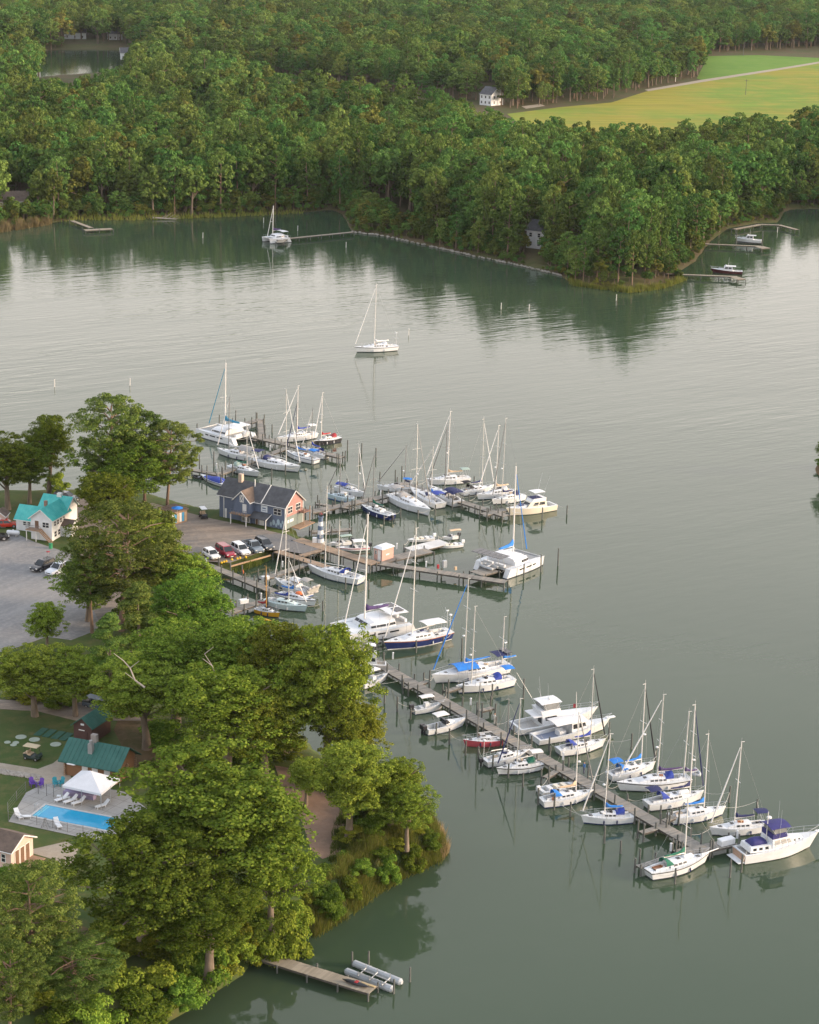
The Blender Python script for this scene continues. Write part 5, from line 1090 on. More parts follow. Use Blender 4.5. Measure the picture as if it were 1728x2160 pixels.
def pier(label, segs, deckz=1.1, m=DK_GREY, name='pier', spacing=4.2, pmesh=PILES, cat='pier', board=0.29, group=None, short=False):
    """segs: (px0, px1, width); boards laid across, stringers below, a piling pair every few metres"""
    a0 = at(*segs[0][0], deckz); e = empty(name, (a0.x, a0.y, 0), 0, label, cat, group); O = Vector((a0.x, a0.y, 0))
    for si, (p0, p1, wd) in enumerate(segs):
        dz = deckz - 0.006 * si; a, b = at(*p0, dz) - O, at(*p1, dz) - O; L = (b - a).length; d = (b - a) / L; nrm = Vector((-d.y, d.x, 0)); rz = math.atan2(d.y, d.x)
        n = max(3, int(L / board)); mb = MB()
        for i in range(n):
            c = a + d * (L * (i + 0.5) / n); mb.box((c.x, c.y, dz - 0.025 + random.uniform(-.006, .006)), (L / n - 0.025, wd * random.uniform(0.985, 1.02), 0.05), rz)
        o = mb.build('decking', m, e); o['kind'] = 'stuff'
        st = MB(); mid = (a + b) / 2
        for s in (-1, 1): q = mid + nrm * s * (wd / 2 - 0.12); st.box((q.x, q.y, dz - 0.19), (L, 0.1, 0.26), rz)
        st.build('stringers', BEAM, e)
        k = max(1, int(round(L / spacing)))
        for i in range(k + 1):
            for s in (-1, 1):
                q = a + d * (L * i / k) * 0.998 + nrm * s * (wd / 2 + 0.13); link_mesh(random.choice(pmesh[:2] if short else pmesh), 'piling', (q.x, q.y, -0.5 if short else random.choice((-.3, 0, .15))), e)
    return e
pier('long weathered pier running diagonally through the lower right slips', [((736, 1363), (1492, 1797), 1.9), ((1428, 1800), (1548, 1776), 1.9), ((900, 1437), (856, 1452), 0.9), ((1150, 1640), (1180, 1623), 0.9), ((1352, 1756), (1400, 1742), 0.9),
      ((1012, 1499), (1040, 1492), 0.9), ((1346, 1828), (1432, 1802), 0.9), ((1400, 1732), (1425, 1722), 0.9), ((744, 1368), (800, 1350), 1.6), ((940, 1458), (972, 1448), 0.9)])
pier('weathered pier behind the blue building, farthest left of the piers', [((400, 989), (463, 1001), 1.4), ((462, 1000), (604, 944), 1.5), ((535, 921), (722, 964), 1.8), ((498, 898), (550, 884), 1.8), ((548, 888), (552, 925), 1.3)], spacing=3.6)
pier('grey pier leaving the right end of the blue building', [((652, 1080), (884, 1031), 2.0), ((846, 1017), (1068, 1088), 1.8), ((1020, 1085), (1066, 1074), 1.8), ((668, 1062), (740, 1072), 0.9)], spacing=3.6)
pier('warm toned boardwalk beside the lighthouse', [((627, 1137), (792, 1189), 2.4)], 1.56, DK_WARM, 'boardwalk', 3.2, short=True)
pier('grey fuel dock reaching out to the catamaran with solar panels', [((790, 1186), (1068, 1227), 1.9), ((784, 1187), (906, 1160), 2.6), ((1005, 1210), (1040, 1200), 3.0)], 1.3, name='fuel_dock', short=True)
pier('low boardwalk edging the asphalt apron', [((584, 1162), (722, 1206), 1.7), ((634, 1172), (680, 1159), 1.1)], 1.50, DK_WARM, 'boardwalk', 3.0, short=True)
pier('grey dock running below the row of parked cars', [((428, 1187), (578, 1247), 1.8), ((552, 1222), (648, 1189), 1.4)], 1.2, spacing=3.2)
pier('short grey dock half hidden by the trees, by the yellow hulled boat', [((482, 1292), (556, 1266), 1.6)], 1.0, spacing=3.0)
pier('small plank dock at the bottom of the bank, beside the boat lift', [((534, 2010), (788, 2088), 1.9)], 0.9, DK_PALE, 'plank_dock', 3.6, THIN, short=True)
pier('long thin dock from the grassy bank to the far catamaran', [((744, 489), (604, 503), 1.5), ((604, 500), (590, 511), 2.5)], 1.2, DK_PALE, 'far_dock', 5.0, THIN, short=True)
pier('dock with the dark hulled cabin boat at the pine point', [((1402, 577), (1556, 583), 1.5), ((1548, 587), (1566, 586), 4.0)], 1.2, DK_PALE, 'far_dock', 5.0, THIN, short=True)
pier('dock with the white boat on a lift, right of the pine point', [((1488, 514), (1606, 519), 1.5), ((1600, 522), (1618, 521), 4.0)], 1.2, DK_PALE, 'far_dock', 5.0, THIN, short=True)
pier('curved dock at the mouth of the right hand creek', [((1548, 483), (1604, 473), 1.4), ((1604, 473), (1644, 474), 1.5), ((1644, 474), (1682, 484), 1.6)], 1.2, DK_PALE, 'far_dock', 5.0, THIN, short=True)
pier('small dock with white piles on the far left shore', [((152, 465), (192, 480), 1.5), ((178, 485), (236, 482), 2.5)], 1.0, DK_PALE, 'far_dock', 5.0, THIN, short=True)
pier('grey finger float behind the lighthouse', [((655, 1121), (740, 1116), 1.3)], 0.7, name='float', spacing=5.0, short=True)
pier('white slatted float between the two small white boats', [((866, 1160), (938, 1142), 3.2)], 0.75, plank_mat('white_slats', [(0.5, 0.5, 0.5), (0.75, 0.75, 0.74)]), 'float', 6.0, THIN, board=0.6, short=True)

# free standing mooring pilings
MOOR = [(415.7, 916), (462.5, 897), (497, 896), (421, 992), (451, 985), (574, 912), (733, 951), (763, 958), (793, 965), (759, 975), (436, 1020), (466, 1026), (573, 1011), (658, 983), (602, 1001), (630, 992), (711, 979), (723, 973),
        (1196, 1085), (1177, 1194), (1141, 1207), (1144, 1096), (1017, 1178), (1105, 1217), (732, 1028), (801, 1019), (834, 1012), (848, 1004), (698, 1044), (767, 1039), (845, 1092), (882, 1095), (773, 1111), (810, 1106), (723, 1076), (954, 1076), (918, 1087), (1000, 1026),
        (681, 1289), (729, 1243), (778, 1243), (811, 1484), (838, 1501), (866, 1518), (920, 1550), (948, 1570), (1104, 1475), (1038, 1475), (935, 1365), (878, 1377), (974, 1388), (982, 1593), (1009, 1600), (1039, 1626), (1072, 1641), (1103, 1661), (1135, 1698), (1169, 1709), (1203, 1723),
        (1284, 1568), (1158, 1584), (1205, 1594), (1275, 1779), (1309, 1801), (1349, 1823), (1540, 1851), (1564, 1840), (1424, 1865), (1538, 1693), (1383, 1603), (1332, 1580), (1596, 1712)]
MOOR_TALL = pile_mesh(3.4)
for i, p in enumerate(MOOR):
    q = at(*p); o = link_mesh(MOOR_TALL if i in (2, 3, 4, 20, 19, 46, 50, 59) else random.choice(PILES[:3]), 'mooring_piling', (q.x, q.y, -0.1))
    where = ('off the pier behind the blue building' if p[1] < 1030 and p[0] < 740 else 'off the grey pier right of the blue building' if p[1] < 1112 else 'around the fuel dock' if p[1] < 1300 else 'along the long diagonal pier')
    tag(o, 'free standing mooring piling ' + where, 'piling', 'mooring pilings ' + where)
for p, lab in [((115, 816), 'thin stake in open water at the far left'), ((274, 813), 'thin stake in open water left of the moored boats'), ((862, 707), 'thin pale stake right of the anchored white sloop'), ((1300, 634), 'white stake just off the pine point'), ((730, 522), 'white stake off the grassy bank'),
               ((628, 487), 'white stake beside the far catamaran'), ((428, 502), 'white stake off the far left shore'), ((556, 470), 'white stake left of the far catamaran'), ((1057, 652), 'low stake in the open water off the pine point'), ((1640, 490), 'pale pile off the curved far dock'), ((1116, 655), 'leaning stick in the water before the pine point')]:
    q = at(*p); mb = MB(); mb.tube((0, 0, -0.8), (0.04, 0, 1.7), 0.10, 0.09, 7); mb.box((0.04, 0, 1.75), (0.22, 0.22, 0.1)); o = mb.build('marker_stake', MASTW); o.location = q; tag(o, lab, 'stake')
for i, (p, z, lab) in enumerate([((829, 1390), 1.1, 'white power pedestal on the pier near the navy sailboat'), ((993, 1487), 1.1, 'white power pedestal on the pier beside the white two masted boat'), ((1188, 1602), 1.1, 'white power pedestal on the pier by the covered sailboats'), ((1415, 1795), 1.1, 'white power pedestal at the T end of the long pier'),
                              ((457, 988), 1.1, 'white power pedestal on the dock by the covered runabout'), ((570, 950), 1.1, 'white power pedestal at the pier behind the blue building'), ((803, 1046), 1.1, 'white power pedestal on the grey pier by the navy hulled yawl'), ((596, 1196), 1.2, 'white power pedestal on the dock below the cars'), ((837, 1158), 1.3, 'white power pedestal on the fuel dock'),
                              ((899, 1196), 1.3, 'white life ring post on the fuel dock'), ((551, 1264), 1.0, 'white power pedestal on the short grey dock'), ((435, 1190), 1.2, 'white utility box at the head of the dock below the cars'), ((1555, 1768), 1.1, 'white pedestal beside the trawler stern')]):
    q = at(*p, z); mb = MB(); mb.frus(-.14, .14, .14, .14, 0, .95, -.12, .12, .12, .12); mb.blob((0, 0, 1.0), (.17, .17, .12), 8, 4); o = mb.build('power_pedestal', WHITE); o.location = q; tag(o, lab, 'pedestal')

# ------------------------------------------------------------------ boats, pier by pier
Zb = Z
S = sailboat
# behind the blue building
catamaran('white catamaran with dark hull windows and teal sail cover, leftmost of the moored boats', Z('a', 403, 470), Z('a', 1120, 655), 6.0, (Z('a', 690, 330), 765), TEALC)
S('white sloop with a grey canvas tent aft, bow left beside the leftmost catamaran', Z('a', 625, 845), Z('a', 1230, 965), (Z('a', 785, 745), 838), GREYH, furl=WHITEC, mastm=MASTD, cover=WHITEC, awn=(GREYC, 0.02, 0.34, 0.85, 1.9, 0.9))
S('small pale sloop with green sail cover behind the blue building', Z('a', 1320, 1262), Z('a', 830, 1135), (Z('a', 1145, 1075), 896), GREYH, cover=GREENC, dod=SAGEC, mastm=ALU)
S('long white sloop with navy bimini and clear windscreen behind the blue building', Z('b', 585, 1005), (537, 978), (Z('b', 350, 815), 822), WHITE, stripe=None, cover=None, dod=NAVYC, bim=NAVYC, mastm=ALU, boot=BOTTOM)
S('white sloop with dark sheer stripe and bright blue sail cover, stern to the right', Z('b', 405, 715), Z('b', 925, 850), (Z('b', 620, 600), 850), WHITE, stripe=NAVYH, cover=BLUEC, bim=BLUEC, mastm=MASTD, furl=NAVYC)
S('white sloop with royal blue cover tucked behind the bright blue one', Z('b', 690, 640), Z('b', 1100, 765), (Z('b', 835, 560), 863), WHITE, cover=ROYALC, mastm=MASTD, dod=ROYALC)
S('white sloop with blue boom cover and white bimini on the far side of the pier', Z('b', 260, 470), Z('b', 890, 365), (Z('b', 590, 285), 815), WHITE, cover=ROYALC, bim=WHITEC, furl=WHITEC)
S('black hulled sloop with red sail cover and red dodger', Z('b', 905, 520), Z('b', 1340, 440), (Z('b', 1048, 390), 830), BLACKH, cover=REDC, dod=REDC, boot=BOTTOM)
motor('white runabout under a royal blue fitted cover left of the blue building', Z('a', 335, 1290), Z('a', 760, 1435), 'covered', WHITE, canvas=ROYALC, stripe=NAVYH)
dinghy('black inflatable dinghy beside the covered runabout', Z('a', 245, 1275), RUBBER, rz=2.6, floor=RUBBER)
# grey pier
S('small light blue sloop nearest the blue building gable', Z('c', 225, 655), Z('c', 630, 715), (Z('c', 365, 600), 968), PALEBLUE, boot=BOTTOMB, deckm=mat('deck_pale_blue', (0.55, 0.66, 0.72), 0.5, 0.06), furl=MASTD, mastm=MASTD, awn=(WHITEC, 0.28, 0.5, 0.5, 0.9, 0.3))
S('white sloop with royal blue tarp behind the small light blue sloop', Z('c', 770, 650), Z('c', 370, 540), (Z('c', 660, 565), 938), WHITE, mastm=ALU, awn=(ROYALC, 0.05, 0.4, 0.7, 1.0, 0.35))
S('navy hulled yawl with green sail cover, stern toward the catamaran slip', Z('c', 760, 850), Z('c', 1195, 985), (Z('c', 908, 775), 958), NAVYH, cover=GREENC, mastm=MASTD, furl=MASTD, mizzen=None, boot=BOTTOM, extras=('outboard',))
S('large white sloop with grey cockpit enclosure, bow toward the fuel dock', Z('2', 782, 740), Z('2', 562, 640), (Z('c', 1530, 700), 896), WHITE, dod=GREYC, bim=GREYC, mastm=ALU, furl=MASTD)
S('white sloop with navy sail bag, bow left beyond the grey enclosure boat', Z('c', 1000, 535), Z('c', 1490, 560), (Z('c', 1400, 420), 941), WHITE, cover=NAVYC, bim=BLUEC, mastm=MASTD, furl=MASTD)
S('white sloop with bright blue sail cover and royal bimini, stern toward us', (868, 1043), (928, 1073), ((900, 1046), 943), WHITE, cover=BLUEC, bim=ROYALC, mastm=ALU, furl=WHITEC)
S('white sloop with navy full cockpit enclosure, stern toward us', (906, 1039), (966, 1069), ((929, 1037), 899), WHITE, cover=None, dod=NAVYC, bim=NAVYC, awn=(NAVYC, 0.0, 0.3, 0.85, 1.9, 0.35), mastm=MASTD, furl=MASTD)
S('white sloop with tan boom cover and sage bimini beyond the grey pier', Z('d', 125, 340), Z('d', 575, 305), (Z('d', 305, 205), 869), WHITE, cover=TANC, bim=SAGEC)
S('white sloop with black dodger and raised navy sail bag', Z('d', 850, 405), Z('d', 510, 460), (Z('d', 730, 335), 885), WHITE, cover=NAVYC, dod=BLACKC, bim=BLACKC, mastm=ALU)
S('white sloop with tan sail cover among the crossed masts', Z('d', 700, 510), Z('d', 1085, 455), (Z('d', 850, 375), 899), WHITE, cover=TANC, dod=WHITEC)
S('white sloop with navy sail cover beside the cream motor yacht', Z('d', 870, 565), Z('d', 1200, 505), (Z('d', 1030, 490), 884), WHITE, cover=NAVYC, dod=NAVYC, mastm=ALU, furl=MASTD)
motor('cream motor yacht with navy flybridge cover and white hardtop', Z('d', 1065, 690), Z('d', 1545, 610), 'cruiser', CREAM, canvas=NAVYC, name='motor_yacht', cat='motor yacht')
# fuel dock
motor('white and red runabout with sage bimini beside the lighthouse', Z('e', 665, 412), Z('e', 925, 385), 'runabout', WHITE, canvas=SAGEC, stripe=None)
motor('white runabout with white bimini against the boardwalk', Z('e', 770, 480), Z('e', 1180, 455), 'runabout', WHITE, canvas=WHITEC, stripe=REDH)
motor('open white boat with cream seats behind the slatted float', Z('f', 75, 175), Z('f', 325, 145), 'ribboat', WHITE)
motor('small white skiff with outboard at the right end of the slatted float', Z('f', 395, 240), Z('f', 630, 215), 'ribboat', WHITE)
motor('small white boat with tan canvas and a flag behind the slatted float', Z('f', 440, 150), Z('f', 585, 135), 'runabout', WHITE, canvas=TANC)
catamaran('white catamaran with bright blue sail cover and solar panels at the fuel dock end', Z('f', 1340, 372), Z('f', 930, 520), 6.6, (Z('f', 1185, 270), 983), BLUEC, solar=True, davit=True, hard=False)
S('long white ketch with no sail covers moored along the low boardwalk', Z('e', 372, 780), Z('e', 1060, 940), (Z('e', 620, 665), 1026), WHITE, mizzen=(Z('e', 920, 690), 1098), stripe=None, mastm=ALU, dod=ROYALC, genoa=False, boot=NAVYH, name='ketch')
S('white sloop with grey hard bimini, blue bottom and a dinghy raised at the stern', Z('g', 1085, 560), Z('g', 1545, 720), (Z('g', 1225, 470), 1074), WHITE, boot=BOTTOMB, bim=GREYC, awn=(WHITEC, 0.24, 0.5, 0.72, 1.5, 0.3), extras=('updinghy',), furl=WHITEC)
S('small white sloop with an orange raft on deck', Z('g', 1610, 860), Z('g', 1130, 745), (Z('g', 1265, 705), 1160), WHITE, cover=BLUEC, mastm=MASTD, extras=('orange',), stripe=BLACKH, genoa=False)
S('pale blue sloop with royal blue sail cover below the cars', Z('g', 1480, 940), Z('g', 950, 830), (Z('g', 1055, 880), 1178), PALEBLUE, cover=ROYALC, mastm=ALU, furl=WHITEC, deckm=mat('deck_mint', (0.58, 0.70, 0.70), 0.5, 0.05))
S('yellow hulled sloop with wooden mast at the edge of the trees', Z('g', 1110, 1020), Z('g', 800, 950), (Z('g', 838, 930), 1196), YELLOWH, cover=REDC, mastm=MASTT, genoa=False)
mb = MB(); mb.loft([[(x, w_ * math.cos(2 * math.pi * j / 8), 0.12 + h_ * math.sin(2 * math.pi * j / 8)) for j in range(8)] for x, w_, h_ in ((-1.8, .03, .03), (-1.2, .24, .14), (0, .36, .18), (1.2, .24, .14), (1.8, .03, .03))]); ky = empty('kayak', at(*Z('g', 880, 1040)), -0.5, 'yellow kayak floating beside the yellow hulled sloop', 'kayak'); hk = mb.build('hull', YELLOWH, ky, True); MB().blob((0, 0, .26), (.4, .2, .05)).build('seat_well', BLACKH, ky)
# long pier
catamaran('big white catamaran with purple sail cover at the head of the long pier', Z('5', 80, 440), Z('5', 640, 330), 6.0, (Z('4', 330, 680), 1085), PURPLEC, solartop=True, tramp=False)
S('navy hulled sloop with white awning at the head of the long pier', Z('5', 485, 540), Z('5', 1000, 430), (Z('5', 690, 395), 1116), NAVYH, stripe=TEAK, stripe2=WHITE, boot=WHITE, bim=None, awn=(WHITEC, 0.1, 0.42, 0.7, 2.1, 0.12), mastm=MASTW, cover=None, extras=('windgen', 'radar', 'arch'), furl=WHITEC)
S('white ketch draped in bright blue tarps', Z('5', 905, 830), Z('5', 1500, 720), (Z('5', 1160, 690), 1223), WHITE, cover=BLUEC, mizzen=(Z('5', 1480, 560), 1303), awn=(BLUEC, 0.45, 0.75, 0.85, 1.2, 0.5), bim=NAVYC, mastm=ALU, furl=BLUEC, extras=('windgen', 'solar'), name='ketch')
S('white sloop with square ports and bright blue bimini', Z('5', 1105, 915), Z('5', 1550, 835), (Z('5', 1230, 820), 1281), WHITE, boot=NAVYH, bim=BLUEC, dod=ROYALC, mastm=ALU, genoa=False, furl=WHITEC)
motor('white cabin cruiser with black bimini half under the trees', (735, 1412), Z('5', 470, 715), 'cruiser', WHITE, canvas=BLACKC)
motor('small white open boat whose bow shows past the tree edge', Z('5', 465, 800), (762, 1452), 'console', WHITE, canvas=WHITEC)
motor('white centre console boat with white top, upper of the two below the trees', Z('5', 945, 1050), Z('5', 705, 1090), 'console', WHITE, canvas=WHITEC, boot=NAVYH)
motor('white cuddy boat with hardtop and twin outboards beside the long pier', Z('5', 1130, 1200), Z('5', 810, 1265), 'cuddy', WHITE, canvas=WHITEC, boot=NAVYH)
S('red hulled small sloop with bare white deck', Z('6', 190, 790), Z('6', 535, 770), (Z('6', 305, 700), 1441), REDH, boot=REDH, mastm=MASTD, genoa=False, cover=None, fb=0.85)
S('small white sloop with outboard and a lamp post aft, behind the green covered one', Z('6', 780, 900), Z('6', 385, 985), (Z('6', 612, 860), 1476), WHITE, mastm=MASTD, genoa=False, extras=('outboard', 'radar'))
S('small white sloop with green dodger and white bimini at the long pier', Z('6', 512, 1068), Z('6', 905, 1005), (Z('6', 680, 945), 1476), WHITE, stripe=BLACKH, dod=GREENC, bim=WHITEC, mastm=ALU, furl=NAVYC)
motor('white sport fishing boat with tall flybridge', Z('6', 1370, 540), Z('6', 660, 655), 'sportfish', WHITE, name='sport_fisher', boot=BOTTOM)
motor('white charter workboat with big white awning and open stern', Z('6', 1500, 635), Z('6', 850, 755), 'workboat', WHITE, name='workboat')
S('white sloop with royal blue canvas right of the charter workboat', Z('6', 1500, 800), Z('6', 1085, 875), (Z('6', 1355, 700), 1413), WHITE, bim=None, dod=ROYALC, cover=ROYALC, mastm=ALU, furl=BLACKC)
motor('small white motorboat with outboard tucked behind the tan covered sloop', Z('6', 1220, 1180), Z('6', 900, 1250), 'ribboat', WHITE)
S('white sloop with tan sail cover and blue dodger left of the pier', Z('6', 1390, 1290), Z('6', 925, 1365), (Z('6', 1235, 1200), 1500), WHITE, cover=TANC, dod=BLUEC, mastm=MASTW, furl=MASTD, boot=NAVYH)
S('white sloop with royal blue boom cover and dodger, bow left, lower side of the pier', Z('6', 1325, 1530), Z('7', 325, 1105), (Z('7', 105, 1000), 1550), WHITE, cover=BLUEC, dod=ROYALC, bim=None, mastm=MASTW, boot=NAVYH, furl=WHITEC)
S('white sloop wrapped in bright blue bimini and boom cover, upper right of the pier', Z('7', 480, 725), Z('7', 165, 800), (Z('7', 335, 630), 1444), WHITE, cover=BLUEC, bim=BLUEC, dod=BLUEC, mastm=MASTW, furl=BLACKC)
S('white ketch with black sheer line and a dinghy on stern davits', Z('7', 245, 880), Z('7', 735, 830), (Z('7', 455, 700), 1467), WHITE, stripe=BLACKH, cover=PURPLEC, mizzen=(Z('7', 650, 670), 1503), dod=ROYALC, mastm=ALU, extras=('davitdinghy',), name='ketch', furl=WHITEC)
S('white sloop with navy bimini, second boat up from the trawler row', Z('7', 835, 945), Z('7', 445, 1015), (Z('7', 710, 800), 1488), WHITE, bim=NAVYC, dod=ROYALC, cover=NAVYC, extras=('liferaft',), furl=NAVYC)
S('white sloop with blue boom cover and open transom next to the trawler row', Z('7', 1000, 1060), Z('7', 620, 1115), (Z('7', 870, 1000), 1550), WHITE, cover=BLUEC, mastm=MASTW, boot=NAVYH, genoa=False)
S('pale sloop with navy bimini just behind the trawler', Z('7', 930, 1212), Z('7', 1320, 1170), (Z('7', 1075, 1095), 1567), WHITE, cover=NAVYC, bim=NAVYC, mastm=MASTW, furl=WHITEC)
motor('white trawler yacht with navy bimini and covered dinghy at the end of the long pier', Z('7', 1650, 1300), Z('7', 1125, 1395), 'trawler', WHITE, canvas=mat('canvas_indigo', (0.035, 0.035, 0.16), 0.8, 0.15, 2), name='trawler_yacht', cat='motor yacht', boot=BLACKH)
S('cutter with green covers, teak cockpit and bowsprit, nearest boat at the bottom', Z('7', 870, 1420), Z('7', 460, 1530), (Z('7', 730, 1375), 1683), WHITE, stripe=BLACKH, cover=GREENC, dod=GREENC, bim=None, sprit=1.5, extras=('teak', 'liferaft'), boot=BOTTOM, mastm=MASTW, name='cutter', genoa=False)
# open water and the far shore
S('white sloop lying alone in the open creek', (753, 743), (835, 738), ((786, 724), 601), WHITE, stripe=BLACKH, cover=WHITEC, dod=WHITEC, bim=None, extras=('windgen', 'arch'), mastm=MASTW)
catamaran('small white catamaran at the end of the far thin dock', (562, 512), (606, 508), 4.6, ((584, 498), 434), PURPLEC)
motor('dark hulled cabin boat with white house at the pine point dock', (1505, 575), (1566, 578), 'pilot', mat('hull_maroon', (0.09, 0.025, 0.03), 0.3, 0.1), name='cabin_boat', cat='motorboat', group='boats on the far shore')
bl, _h = motor('white cabin boat raised on a lift right of the pine point', (1556, 512), (1606, 515), 'pilot', WHITE, name='cabin_boat', cat='motorboat', group='boats on the far shore'); bl.location.z = 0.5
lf = MB()
for q in (at(1553, 516), at(1553, 509), at(1608, 518), at(1608, 512)): lf.tube((q.x, q.y, -0.5), (q.x, q.y, 4.0), 0.16, 0.14, 7)
a, b = at(1553, 513), at(1608, 515)
lf.tube((a.x, a.y - 1, 0.35), (b.x, b.y - 1, 0.35), 0.12); lf.tube((a.x, a.y + 1, 0.35), (b.x, b.y + 1, 0.35), 0.12); tag(lf.build('boat_lift', PILE), 'piling boat lift under the white cabin boat on the far right', 'boat lift')
PILE_XY = [at(*p) for p in MOOR]
def mooring_lines():
    pts = [(p.x, p.y, 1.5) for p in PILE_XY]
    for o in col.objects:
        if o.get('category') == 'pier' and o.location.y < 420:
            pts += [(o.location.x + c.location.x, o.location.y + c.location.y, 1.35) for c in o.children if c.name.startswith('piling')]
    PT = np.array(pts)
    for o in list(col.objects):
        if o.get('category') in ('sailboat', 'motorboat', 'motor yacht', 'catamaran') and o.location.y < 450:
            hull = [c for c in o.children if c.name.startswith('hull')]
            if not hull: continue
            V = np.array([v.co for v in hull[0].data.vertices]); c_, s_ = math.cos(o.rotation_euler.z), math.sin(o.rotation_euler.z); ln = V[:, 0].max() - V[:, 0].min(); bmx = abs(V[:, 1]).max(); used = []
            for lx, ly in ((V[:, 0].max() - .4, .1), (V[:, 0].max() - .4, -.1), (V[:, 0].min() + .3, bmx * .7), (V[:, 0].min() + .3, -bmx * .7)):
                w_ = np.array([o.location.x + lx * c_ - ly * s_, o.location.y + lx * s_ + ly * c_]); d = np.hypot(PT[:, 0] - w_[0], PT[:, 1] - w_[1]); d[used] = 99; j = int(d.argmin())
                if d[j] > 5.5 or d[j] < 0.6: continue
                used.append(j); q = PT[j]; dx, dy = q[0] - o.location.x, q[1] - o.location.y; B_ = Vector((dx * c_ + dy * s_, -dx * s_ + dy * c_, q[2])); A_ = Vector((lx, ly, V[:, 2].max() * .8 + .1))
                MB().path([A_.lerp(B_, t / 5) - Vector((0, 0, .35 * math.sin(math.pi * t / 5))) for t in range(6)], .022, 4).build('mooring_line', ROPE, o)
ROPE = mat('mooring_rope', (.62, .60, .55), .9, .1)
bpy.context.view_layer.update(); mooring_lines()

# pontoon lift by the small plank dock
def pontoon(label, p0, p1, r, parent):
    a, b = at(*p0, 0.3) - parent.location, at(*p1, 0.3) - parent.location; mb = MB(); d = (b - a).normalized()
    mb.tube(a, b, r, n=10); mb.tube(a - d * 0.25, a, r * 0.5, r, 10); mb.tube(b, b + d * 0.25, r, r * 0.5, 10)
    for t in (0.33, 0.66): q = a.lerp(b, t); mb.tube(q - d * .05, q + d * .05, r * 1.06, n=10)
    mb.build('float_tank', GREYRIB, parent, label=label)
pl = empty('pontoon_boat_lift', at(796, 2055), 0, 'floating boat lift of pale cylinders moored at the small plank dock', 'boat lift')
pontoon('front pale float tank', Z('q', 905, 1255), Z('q', 1245, 1390), 0.42, pl); pontoon('rear pale float tank', Z('q', 965, 1195), Z('q', 1310, 1335), 0.42, pl)
fr = MB()
for t in (0.25, 0.5, 0.78):
    a = at(*Z('q', 905, 1255), .75).lerp(at(*Z('q', 1245, 1390), .75), t) - pl.location; b = at(*Z('q', 965, 1195), .75).lerp(at(*Z('q', 1310, 1335), .75), t) - pl.location; fr.tube(a, b, 0.07)
    fr.tube(a, a + Vector((0, 0, .5)), .05); fr.tube(b, b + Vector((0, 0, .5)), .05)
for s in (0.3, 0.7):
    pa = at(*Z('q', 905, 1255), .85).lerp(at(*Z('q', 965, 1195), .85), s) - pl.location; pb = at(*Z('q', 1245, 1390), .85).lerp(at(*Z('q', 1310, 1335), .85), s) - pl.location; fr.tube(pa.lerp(pb, .2), pa.lerp(pb, .82), .06)
fr.build('bunk_frame', STEEL, pl)
for p, lab in [(Z('q', 945, 1215), 'left of the floating boat lift'), (Z('q', 1070, 1210), 'behind the floating boat lift'), (Z('q', 1383, 1335), 'right of the floating boat lift, farthest out'), (Z('q', 1260, 1425), 'at the near corner of the floating boat lift')]:
    q = at(*p); tag(link_mesh(THIN[1], 'lift_post', (q.x, q.y, 0)), 'pale round post ' + lab, 'post')
kb = empty('kayak', at(*Z('q', 985, 1345), 0.92), heading(at(534, 2010), at(788, 2088)), 'dark kayak with a white hull end and red strap lying on the small plank dock', 'kayak')
mb = MB(); mb.loft([[(x, -.35 + w_ * math.cos(2 * math.pi * j / 8), 0.2 + h_ * math.sin(2 * math.pi * j / 8)) for j in range(8)] for x, w_, h_ in ((-1.7, .03, .03), (-1.1, .24, .16), (0, .34, .2), (1.1, .24, .16), (1.7, .03, .03))]); mb.build('hull', BLACKH, kb, True); MB().box((0.1, -.35, .4), (.35, .5, .06)).build('strap', REDC, kb)
pd = MB(); pd.box((1.2, .25, .06), (1.7, .3, .08)); pd.build('paddle', mat('paddle_wood', (.5, .38, .2), .6, .1), kb)
# ------------------------------------------------------------------ buildings
TRIM = mat('white_trim', (0.72, 0.72, 0.70), 0.6, 0.06)
SLATE = siding('slate_blue_siding', (0.125, 0.16, 0.235)); SUNPAINT = siding('painted_sunlight_siding', (0.36, 0.195, 0.175)); SAGES = siding('grey_green_siding', (0.17, 0.21, 0.20))  # the pink siding is warm sunlight put into the slate wall's colour
WSIDE = siding('white_siding', (0.70, 0.72, 0.74)); LOGS = siding('log_wall', (0.24, 0.125, 0.06), 0.24); DKBROWN = siding('dark_brown_boards', (0.075, 0.035, 0.03), 0.2); PINKS = siding('pink_cream_siding', (0.62, 0.46, 0.40))
SHINGLE = mat('grey_shingle', (0.085, 0.087, 0.095), 0.85, 0.3, 0.9, bump=0.4, bscale=6); SHINGB = mat('brown_shingle', (0.13, 0.095, 0.075), 0.85, 0.3, 0.9, bump=0.4, bscale=6)
TEALR = mat('teal_metal_roof', (0.03, 0.36, 0.35), 0.45, 0.12, 0.7, rgb2=(0.10, 0.50, 0.46)); GREENR = mat('green_metal_roof', (0.014, 0.095, 0.075), 0.5, 0.15, 0.7, rgb2=(0.03, 0.13, 0.105)); BRICKM = mat('brick_chimney', (0.30, 0.17, 0.13), 0.9, 0.25, 6)
WINP = mat('window_pane', (0.03, 0.035, 0.045), 0.1, 0.2); DOORW = mat('white_door', (0.70, 0.71, 0.72), 0.5, 0.05); DOORB = mat('brown_door', (0.16, 0.09, 0.055), 0.6, 0.2); WOODR = mat('deck_wood', (0.30, 0.20, 0.13), 0.85, 0.2, 2)
TEXTM = mat('sign_ink', (0.10, 0.15, 0.25), 0.7, 0.1)

